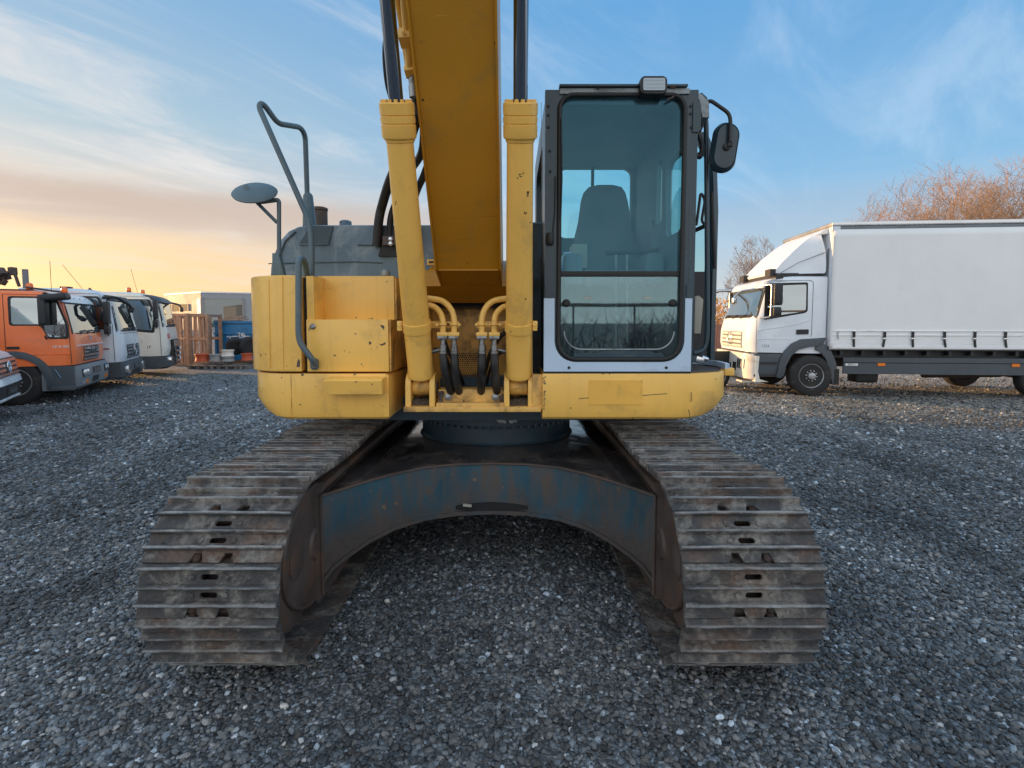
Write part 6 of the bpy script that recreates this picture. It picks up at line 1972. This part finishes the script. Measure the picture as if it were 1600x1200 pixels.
# side guard
for q in (1, -1):
    b = MB(); y0 = q * (w / 2 - .05); y1_ = q * (w / 2 - .01)
    a0, a1 = px2x(1578), px2x(1314.5)
    b.box(a0, a1, min(y0, y1_), max(y0, y1_), py2z(584), py2z(567)); b.box(a0, a1, min(y0, y1_ - q * .006), max(y0, y1_ - q * .006), py2z(566), py2z(558.5))
    sg = b.build('side_guard', M['anthracite'], T4)
    for px in (1370, 1564):
        b = MB(); x = px2x(px); b.box(x - .075, x + .075, min(y1_, y1_ + q * .02), max(y1_, y1_ + q * .02), py2z(571), py2z(566.5)); b.build('side_marker', M['amber'], sg)
    b = MB(); x = px2x(1326.5); b.box(x - .13, x + .13, min(y1_, y1_ + q * .004), max(y1_, y1_ + q * .004), py2z(571), py2z(567.5)); lb = b.build('maker_plate', M['white_mark'], sg)
    text_part('plate_lettering', 'SIRIUS 1', .05, M['strap'], lb, side_text_matrix(x, y1_ + q * .005, py2z(569.3), q), .001)
    pts = side_pts([(1580, 584), (1580, 560), (1588, 548), (1600, 541), (1640, 541), (1652, 556), (1656, 584), (1648, 584), (1640, 560), (1632, 551), (1604, 551), (1594, 562), (1590, 584)])
    c.side('rear_mudguard', pts, q, M['anthracite'], .06, bev=.01)
b = MB(); x = px2x(1361); b.cbox((x, w / 2 - .45, .42), (.5, .4, .26), None, .08, 3); b.build('air_tank', M['black'], T4)
b = MB(); x = px2x(1470); b.box(x - .5, x + .4, -.4, .9, .52, .95, bev=.04); b.build('fuel_tank', M['dark_steel'], T4)
b = MB(); b.tube([(px2x(1480), .2, .42), (px2x(1600), .2, .45), (px2x(1620), .2, .6)], .08, 10); b.build('exhaust_pipe', M['dark_steel'], T4)
b = MB()
for y in (-.42, .42): b.box(xb1 + .2, -.4, y - .04, y + .04, .62, .86)
for x in (AX, AX - 4.78): b.cyl((x, -.9, .465), (x, .9, .465), .08, 10)
b.build('chassis', M['dark_steel'], T4)

# ------------------------------------------------------------------ the yard beyond
M['wood'] = pm('grey_brown_timber', (.40, .25, .17), .8, var=.25, vscale=5, dirt=(.10, .075, .06), amt=.3, dscale=7, rnd=.25)
M['wood_grey'] = pm('weathered_timber', (.22, .19, .17), .85, var=.25, vscale=5, rnd=.3)
M['blue_box'] = pm('blue_container_paint', (.012, .16, .36), .45, var=.12, dirt=(.03, .09, .16), amt=.3, dscale=2)
M['cladding'] = pm('grey_cladding', (.30, .31, .33), .6, var=.04, vscale=.5)
M['cladding_b'] = pm('brown_grey_cladding', (.27, .245, .235), .6, var=.04, vscale=.5)
M['pane'] = glass_mat('building_glass', (.3, .4, .42), .95, .02, see=.15, body=(.05, .08, .08), ior=2.0)
M['redrim'] = pm('red_rim_paint', (.55, .10, .04), .5, var=.1, dirt=(.2, .1, .06), amt=.3)
M['greyrim'] = pm('grey_rim_paint', (.34, .35, .36), .5, var=.12, dirt=(.16, .13, .1), amt=.3)
M['concrete'] = pm('concrete', (.30, .29, .27), .85, var=.15, bump=.2)


def gz(px, py, Y=None):
    """ground point seen at px, py"""
    dd = CAM_F + CAM_R * ((px - 800) / FPX) - CAM_U * ((py - PY0) / FPX)
    t = -H / dd.z
    return Vector((dd.x * t, dd.y * t, 0))


# tall timber crates standing on end
YC = 19.4
def crate(px0, px1, Y, h, n, label):
    x0, x1 = X(px0, Y), X(px1, Y)
    o = thing('timber_crate', label, 'crate', ((x0 + x1) / 2, Y, 0), R(-4), 'tall timber crates on end')
    hw = (x1 - x0) / 2
    slat = MB(); slat.box(-.042, .042, -.012, .012, 0, h - .1); sm_ = slat.mesh('slat', M['wood'], 0)
    for yy in (0, .75):
        for k in range(n if yy == 0 else 2):
            x = -hw + .14 + (2 * hw - .28) * k / (n - 1)
            inst('slat', sm_, o, Matrix.Translation((x, yy, .05)) @ Matrix.Rotation(R(random.uniform(-2.2, 2.2)), 4, 'Y'))
    for zc in (.06, h * .52, h - .06):
        b = MB(); b.box(-hw, hw, -.055, -.014, zc - .05, zc + .05, bev=.004); b.box(-hw, hw, .764, .80, zc - .05, zc + .05); b.build('rail_board', M['wood'], o)
    for x in (-hw, hw):
        b = MB(); b.box(x - .05, x + .05, -.06, .06, 0, h, bev=.005); b.box(x - .05, x + .05, .70, .80, 0, h); b.build('corner_post', M['wood'], o)
    for zc in (.05, h - .05):
        b = MB(); b.box(-hw, -hw + .08, .06, .70, zc - .04, zc + .04); b.box(hw - .08, hw, .06, .70, zc - .04, zc + .04); b.build('side_board', M['wood_grey'], o)
    return o


crate(261, 296, YC, 1.98, 5, 'tall timber crate on end, left of the two beside the white truck')
crate(298, 327, YC + .05, 1.95, 4, 'tall timber crate on end, right of the two next to blue container')
crate(255, 280, YC + 1.6, 1.9, 4, 'weathered crate standing behind the tall timber crates')
# blue skip container
Y = YC + .9
x0, x1 = X(337, Y), X(384, Y)
bl = thing('blue_container', 'blue steel skip container with ribs and white scrawled paint', 'container', ((x0 + x1) / 2, Y, 0))
hw = (x1 - x0) / 2; zt_ = Z(502, Y)
b = MB(); b.box(-hw, hw + .4, 0, 3.0, .15, zt_, bev=.02); b.build('container_body', M['blue_box'], bl)
b = MB(); b.box(-hw - .02, hw + .42, -.05, .0, Z(521, Y) - .03, Z(521, Y) + .04); b.build('side_rail', M['blue_box'], bl)
b = MB(); b.box(-hw - .02, hw + .42, -.06, .0, zt_ - .08, zt_ + .01); b.build('top_rail', M['blue_box'], bl)
for k in range(3):
    b = MB(); x = -hw + .05 + k * hw * .9; b.box(x - .04, x + .04, -.045, 0, .15, Z(521, Y) - .03); b.build('rib', M['blue_box'], bl)
b = MB(); b.box(-hw, hw + .4, -.0, .2, .02, .15); b.build('skid', M['dark_steel'], bl)
b = MB()
def cp(px, py): p = at(px, py, Y - .055); return (p.x - (x0 + x1) / 2, -.055, p.z)
for L in (((354.5, 526.5), (359, 526.5), (362, 534)), ((360, 526), (372, 525.5)), ((371, 521), (374, 520), (375, 523), (373, 525), (376, 527), (373, 529)), ((376, 521), (379, 520.5), (377, 524), (380, 526), (377, 528)), ((381, 520.5), (378.5, 523), (381, 526), (383, 522), (380, 524)), ((382, 526), (382, 534)), ((380, 525.5), (390, 525.5))):
    b.tube([cp(*q) for q in L], .016, 5)
b.build('scrawl', M['white_mark'], bl)
# sheets and planks lying on top of the container
for k, (px0, px1, py, mt) in enumerate(((338, 372, 501, 'wood_grey'), (345, 386, 499, 'wood'), (352, 380, 496.5, 'wood_grey'), (360, 384, 494.5, 'wood'))):
    b = MB(); yy = Y + .4 + .3 * k; a_ = at(px0, py, yy); c_ = at(px1, py, yy)
    b.cbox(((a_.x + c_.x) / 2, yy, zt_ + .03 + k * .055), (c_.x - a_.x, .3, .045), (0, R(random.uniform(-.6, .6)), R(random.uniform(-4, 4))))
    tag(b.build('loose_plank', M[mt]), ('lowest grey plank lying on the blue container', 'brown plank lying second on the blue container', 'short grey plank third in the pile on the container', 'topmost brown plank on the blue container')[k], 'plank', 'planks on the blue container')


def wheel_rim(px, py0, py1, wpx, Y, mt, label, tilt=None, dz=0.0):
    """truck wheel rim lying flat: base at py1"""
    p = at(px, py1, Y); z0 = max(.13, p.z); h = Z(py0, Y) - z0
    r = wpx / 2 * (Y / FPX)
    b = MB()
    prof = [(r, 0), (r, .025), (r * .90, .04), (r * .86, h * .45), (r * .88, h * .6), (r * .93, h - .05), (r, h - .03), (r, h), (r * .88, h - .01), (r * .80, h * .6), (r * .80, h * .3), (r * .3, h * .28), (r * .25, h * .5), (.01, h * .5)]
    b.lathe(prof, (0, 0, 0), (0, 0, 1), 28)
    o = b.build('wheel_rim', mt, None, 40)
    o.location = (p.x, Y, z0)
    if tilt: o.rotation_euler = tilt
    return tag(o, label, 'wheel rim', 'loose wheel rims by the container')


YR = 18.4
wheel_rim(316.5, 553, 564.5, 21, YR, M['redrim'], 'red wheel rim lying flat in front of the timber crates')
wheel_rim(338, 553.5, 564, 20, YR, M['greyrim'], 'grey wheel rim lying flat right of the red rim')
wheel_rim(356.5, 557, 564.5, 19, YR, M['greyrim'], 'grey wheel rim at the bottom of the stack of two')
wheel_rim(356, 546.5, 556.5, 19, YR, M['cream_p'], 'pale wheel rim on top of the stack of two')
wheel_rim(386, 552, 563, 17, YR, M['redrim'], 'rusty red wheel rim half hidden by the excavator')
def tyre(px, py, Y, r, rot, label):
    me = WTRUCK[0].copy(); o = bpy.data.objects.new('old_tyre', me); COL.objects.link(o)
    p = at(px, py, Y); o.location = p; o.rotation_euler = rot; s_ = r / .46; o.scale = (s_, s_, s_)
    tag(o, label, 'tyre', 'worn tyres leaning by the container')
tyre(368, 541, YR + .35, .33, (R(25), R(0), R(30)), 'worn tyre leaning against the stacked rims')
tyre(389, 541, YR + .5, .36, (R(10), 0, R(60)), 'worn tyre leaning beside the rusty red rim')
for k, (px, wd_) in enumerate(((320, 30), (342, 26), (366, 34), (388, 20))):
    p = at(px, 569, YR); o = thing('pallet', ('low pallet under the red wheel rim', 'low pallet under the grey wheel rim', 'low pallet under the stack of two rims', 'low pallet under the rusty red rim')[k], 'pallet', (p.x, YR, 0), R(random.uniform(-5, 5)), 'low pallets carrying the rims')
    L_ = wd_ * YR / FPX
    for yy in (-.4, -.15, .1, .35):
        b = MB(); b.box(-L_ / 2, L_ / 2, yy - .07, yy + .07, .10, .125); b.build('deck_board', M['wood_grey'], o)
    for x in (-L_ / 2 + .06, 0, L_ / 2 - .06):
        b = MB(); b.box(x - .05, x + .05, -.46, .42, .0, .10); b.build('bearer', M['wood_grey'], o)

# the office building beyond
Yb = 96.0
bd = thing('office_building', 'grey flat-roofed office building with strip windows beyond the crates', 'building', (X(318, Yb), Yb, 0))
xl_ = X(262, Yb + 9) - X(318, Yb)
zt_ = Z(457.5, Yb)
dl = Vector((xl_, 9, 0)); dr_ = Vector((26, 9.5, 0))
b = MB()
pa = [(0, 0), (dl.x, dl.y), (dl.x + dr_.x, dl.y + dr_.y), (dr_.x, dr_.y)]
b.prism(pa, 'z', 0, zt_); wl_ = b.build('wall', [M['cladding']], bd, 0)
b = MB(); b.prism([(p[0] * 1.01, p[1] * 1.01 - .15) for p in pa], 'z', zt_, zt_ + .25); b.build('roof_edge', M['chrome_d'], bd, 0)
def wallbox(dv, s0, s1, z0, z1, t, mat, name, parent=bd, out=None):
    u = dv.normalized(); n = Vector((u.y, -u.x, 0))
    if n.y > 0: n = -n
    if out is not None: n = out
    b = MB()
    A = u * s0; B = u * s1
    rings = [[A + n * t + Vector((0, 0, z0)), A + n * t + Vector((0, 0, z1)), A - n * .2 + Vector((0, 0, z1)), A - n * .2 + Vector((0, 0, z0))],
             [B + n * t + Vector((0, 0, z0)), B + n * t + Vector((0, 0, z1)), B - n * .2 + Vector((0, 0, z1)), B - n * .2 + Vector((0, 0, z0))]]
    b.loft(rings); return b.build(name, mat, parent, 0)
zw0, zw1 = Z(485, Yb), Z(474, Yb)
wallbox(dl, .1, dl.length - .1, .2, zt_ - .02, .05, M['cladding_b'], 'side_cladding')
wn = wallbox(dl, 5, dl.length - 1, zw0, zw1, .12, M['pane'], 'window'); 
for k in range(5): wallbox(dl, 5 + k * 3.5, 5.25 + k * 3.5, zw0, zw1, .2, M['cladding_b'], 'frame', wn)
for s0, s1 in ((9.8, 24),):
    wn = wallbox(dr_, s0, s1, Z(487, Yb + 5), Z(475, Yb + 5), .10, M['pane'], 'window')
    for k in range(8): wallbox(dr_, s0 + k * (s1 - s0) / 7 - .15, s0 + k * (s1 - s0) / 7 + .15, Z(487, Yb + 5), Z(475, Yb + 5), .18, M['cladding'], 'frame', wn)
wn = wallbox(dr_, .2, 7.0, .6, Z(467, Yb), .10, M['pane'], 'corner_window')
for s0 in (.1, 6.8): wallbox(dr_, s0, s0 + .4, .5, Z(466, Yb), .2, M['cladding_b'], 'frame', wn)
wallbox(dr_, .1, 7.2, Z(467, Yb), Z(466, Yb), .2, M['cladding_b'], 'frame', wn)
wallbox(dl, .2, 1.6, .6, Z(467, Yb), .10, M['white_p'], 'corner_pillar')

# street lamp at the left edge
o = thing('street_lamp', 'thin dark street lamp pole at the far left edge', 'street lamp', tuple(gz(2, 560)), 0)
Yl = o.location.y
o.location = (X(3.5, 27), 27, 0)
hL = Z(373, 27)
b = MB(); b.tube([(0, 0, 0), (0, 0, hL)], [.07, .045], 10); b.build('pole', M['anthracite'], o)
b = MB(); b.box(-.75, .05, -.08, .08, hL - .02, hL + .06, bev=.02); b.build('lamp_head', M['anthracite'], o)

# low black trailer by the white truck's nose
p = gz(1128, 585)
o = thing('low_trailer', 'low black trailer frame in front of the white truck', 'trailer', (X(1122, 13.2), 13.2, 0), R(10))
b = MB(); b.box(-1.4, .55, -.6, .6, .48, .62, bev=.02); b.build('trailer_bed', M['black'], o)
b = MB(); b.box(-1.4, .5, -.62, -.58, .62, .95); b.build('side_board', M['black'], o)
b = MB(); b.tube([(.5, 0, .55), (.95, -.05, .50)], .05, 8); b.cbox((.55, -.45, .72), (.3, .3, .3), (R(10), R(20), 0), .03); b.build('drawbar', M['dark_steel'], o)
for q in (-1, 1): add_wheel(o, -.4, q * .55, WVAN, .34, q)

# timber wall far off at the right of the cab
Yw = 30.0
o = thing('board_fence', 'reddish board fence lit by the sun beyond the white truck nose', 'fence', (X(1128, Yw), Yw, 0))
fb = MB(); fb.box(-.13, .13, -.02, .02, 0, Z(506, Yw)); fm = fb.mesh('board', pm('red_boards', (.36, .16, .11), .8, var=.2, rnd=.25), 0)
for k in range(40): inst('board', fm, o, Matrix.Translation((-1.6 + k * .28, random.uniform(-.01, .01), random.uniform(-.03, .03))))
b = MB(); b.box(-1.7, 9.6, .03, .1, .5, .6); b.box(-1.7, 9.6, .03, .1, 1.2, 1.3); b.build('fence_rail', M['wood_grey'], o)

# ------------------------------------------------------------------ trees
M['bark'] = pm('pale_bark', (.20, .135, .10), .85, var=.25, vscale=2)
M['twig'] = pm('reddish_twig', (.33, .21, .125), .8, var=.25, vscale=.6)
M['twig_pale'] = pm('pale_twig', (.26, .20, .16), .8, var=.2, vscale=.6)


def bare_tree(name, label, loc, h, seed, spread=1.0, twigmat='twig', group='bare winter trees', rx=None):
    """several limbs from a low fork, each ending in a spray of fine twigs; the crown fills a broad dome"""
    rng = random.Random(seed)
    o = thing(name, label, 'tree', loc, 0, group)
    bt = MB(); tw = MB()
    rx = rx or h * .42
    zc = h * .56; rz = h * .46
    def inside(p, k=1.0):
        return (p.x / rx) ** 2 + (p.y / rx) ** 2 + ((p.z - zc) / rz) ** 2 < k
    def limb(p, d, L, r, lev):
        n = 4 if lev < 3 else 2
        pts = [p]; q = p.copy(); dd = d.copy(); ds = [d]
        for i in range(n):
            dd = (dd + Vector((rng.gauss(0, .11), rng.gauss(0, .11), .015 + rng.gauss(0, .07)))).normalized()
            q = q + dd * (L / n); pts.append(q.copy()); ds.append(dd)
        rr = [max(.0062, r * (1 - .6 * i / n)) for i in range(n + 1)]
        (bt if lev < 2 else tw).tube(pts, rr, 6 if lev < 2 else 3, caps=False)
        if lev >= 5: return
        kids = (9, 7, 6, 5, 4)[lev]
        for k in range(kids):
            t = .25 + .75 * (k + rng.random()) / kids
            j = min(n - 1, int(t * n)); bp = pts[j].lerp(pts[j + 1], t * n - j)
            a = rng.uniform(0, 2 * PI)
            u = ds[j].orthogonal().normalized(); w_ = ds[j].cross(u)
            ang = R(rng.uniform(26, 58)) * spread
            nd = (ds[j] * math.cos(ang) + (u * math.cos(a) + w_ * math.sin(a)) * math.sin(ang))
            nd = (nd + Vector((0, 0, .05))).normalized()
            LL = L * rng.uniform(.50, .74)
            if not inside(bp + nd * LL, 1.08):
                LL *= .5
                if not inside(bp + nd * LL, 1.15): continue
            limb(bp, nd, LL, max(.0085, rr[j] * .5), lev + 1)
    nl = 7
    bt.tube([(0, 0, 0), (.03, 0, h * .10), (0, .03, h * .19)], [h * .026, h * .021, h * .019], 8)
    for k in range(nl):
        a = 2 * PI * (k + rng.uniform(-.3, .3)) / nl
        tl = R(rng.uniform(16, 56)) if k else R(6)
        d = Vector((math.cos(a) * math.sin(tl), math.sin(a) * math.sin(tl), math.cos(tl)))
        limb(Vector((0, 0, h * rng.uniform(.11, .19))), d, h * rng.uniform(.40, .52), h * .012, 1)
    bt.build('trunk', M['bark'], o, 0)
    tw.build('crown', M[twigmat], o, 0)
    return o


def tree_at(px, Y): return (X(px, Y, 520), Y, 0)


bare_tree('bare_tree', 'broad bare tree with reddish twigs, leftmost above the curtain truck', tree_at(1432, 34), 11.8, 3, rx=4.6)
bare_tree('bare_tree', 'bare tree with a dense reddish crown, second above the curtain truck', tree_at(1512, 37), 13.4, 8, rx=5.2)
bare_tree('bare_tree', 'bare tree with reddish twigs cut off by the right edge', tree_at(1596, 35), 12.6, 12, rx=4.8)
bare_tree('bare_tree', 'small pale bare tree behind the white truck nose', tree_at(1174, 38), 7.9, 21, .8, 'twig_pale', rx=1.9)
bare_tree('bare_tree', 'low bare tree peeping over the front of the curtain truck', tree_at(1345, 42), 9.6, 31, 1.0, rx=3.6)


def leafy_bush(name, label, loc, h, wd, seed, mat, n=1800, cat='bush'):
    rng = random.Random(seed)
    o = thing(name, label, cat, loc)
    b = MB()
    cl = [(Vector((rng.uniform(-.75, .75) * wd, rng.uniform(-.6, .6) * wd, rng.uniform(.15, .85) * h)), rng.uniform(.18, .4) * wd) for _ in range(16)]
    for k in range(n):
        c, r = rng.choice(cl)
        p = c + Vector((rng.gauss(0, .5), rng.gauss(0, .5), rng.gauss(0, .5))) * r
        if p.z < .1: continue
        s = rng.uniform(.05, .12)
        M3 = Euler((rng.uniform(0, 6), rng.uniform(0, 6), rng.uniform(0, 6))).to_matrix()
        v = [b.bm.verts.new(p + M3 @ Vector(q) * s) for q in ((-1, 0, 0), (0, -.5, .1), (1, 0, 0), (0, .5, .1))]
        b.face(v)
    b.build('leaves', mat, o, 0).name = 'foliage'
    b = MB()
    for c, r in cl: b.tube([(0, 0, 0), c * .5 + Vector((0, 0, .1)), c], [.05, .03, .01], 5)
    b.build('stem', M['bark'], o, 0)
    return o


M['leaf_gold'] = pm('golden_leaves', (.62, .30, .025), .7, var=.35, vscale=1.5)
leafy_bush('autumn_bush', 'golden autumn bush by the white truck nose above the board fence', (X(1122, 32), 32.5, 0), Z(458, 32.5), 2.1, 5, M['leaf_gold'], 3500)

# hall added out of frame at the left to cast shade over the excavator
M['hall'] = pm('hall_sheet', (.40, .42, .44), .6, var=.05, vscale=.3)
o = thing('shade_hall', 'unseen grey hall added left of the yard to shade the excavator', 'building', (-31, 11, 0))
b = MB(); b.box(-5, 5, -11, 8.5, 0, 6.8); b.build('wall', M['hall'], o, 0)
b = MB(); b.prism([(-5.3, 6.7), (5.3, 6.7), (0, 7.6)], 'y', -11.2, 8.7); b.build('roof', M['cladding_b'], o, 0)
for k in range(3):
    b = MB(); b.box(4.99, 5.06, -9 + k * 6, -5.4 + k * 6, 0, 4.2); dr2 = b.build('door', M['cladding'], o, 0)
    b = MB(); b.box(5.06, 5.12, -7.4 + k * 6, -7.2 + k * 6, 1.0, 1.2); b.build('handle', M['black'], dr2, 0)

# what stands behind the photographer and shows as a reflection in the lower glass
M['brush'] = pm('dry_brush', (.13, .075, .05), .9, var=.4, vscale=2)
BL = ('widest dry brown bush behind the camera, mirrored in the cab glass', 'sparse dry bush mirrored at the left of the lower cab glass', 'tall dry bush mirrored in the middle of the lower cab glass', 'dense dry bush mirrored right of the middle of the cab glass', 'dry bush mirrored at the right edge of the lower cab glass')
for k in range(5):
    rng = random.Random(50 + k)
    o = thing('dry_bush', BL[k], 'bush', (-3 + k * 4.4 + rng.uniform(-1, 1), -15 - rng.uniform(0, 3), 0), 0, 'dry bushes behind the camera')
    b = MB()
    for q in range(260):
        p = Vector((rng.gauss(0, 1.2), rng.gauss(0, .6), 0)); L_ = rng.uniform(.8, 2.3)
        b.tube([p, p + Vector((rng.gauss(0, .25), rng.gauss(0, .2), L_ * .6)), p + Vector((rng.gauss(0, .45), rng.gauss(0, .3), L_))], [.03, .02, .006], 3, caps=False)
    b.build('stem', M['brush'], o, 0)
o = thing('rail_fence', 'long pale rail on posts behind the camera, mirrored across the lower cab glass', 'fence', (6, -10.5, 0))
b = MB(); b.tube([(-9, 0, 2.28), (-3, .1, 2.20), (3, 0, 2.24), (9, 0, 2.32)], .06, 6); b.build('top_rail', M['wood'], o)
for k in range(9):
    b = MB(); b.tube([(-8 + k * 2, .05, 0), (-8 + k * 2, .05, 2.25)], .035, 5); b.build('post', M['dark_steel'], o)
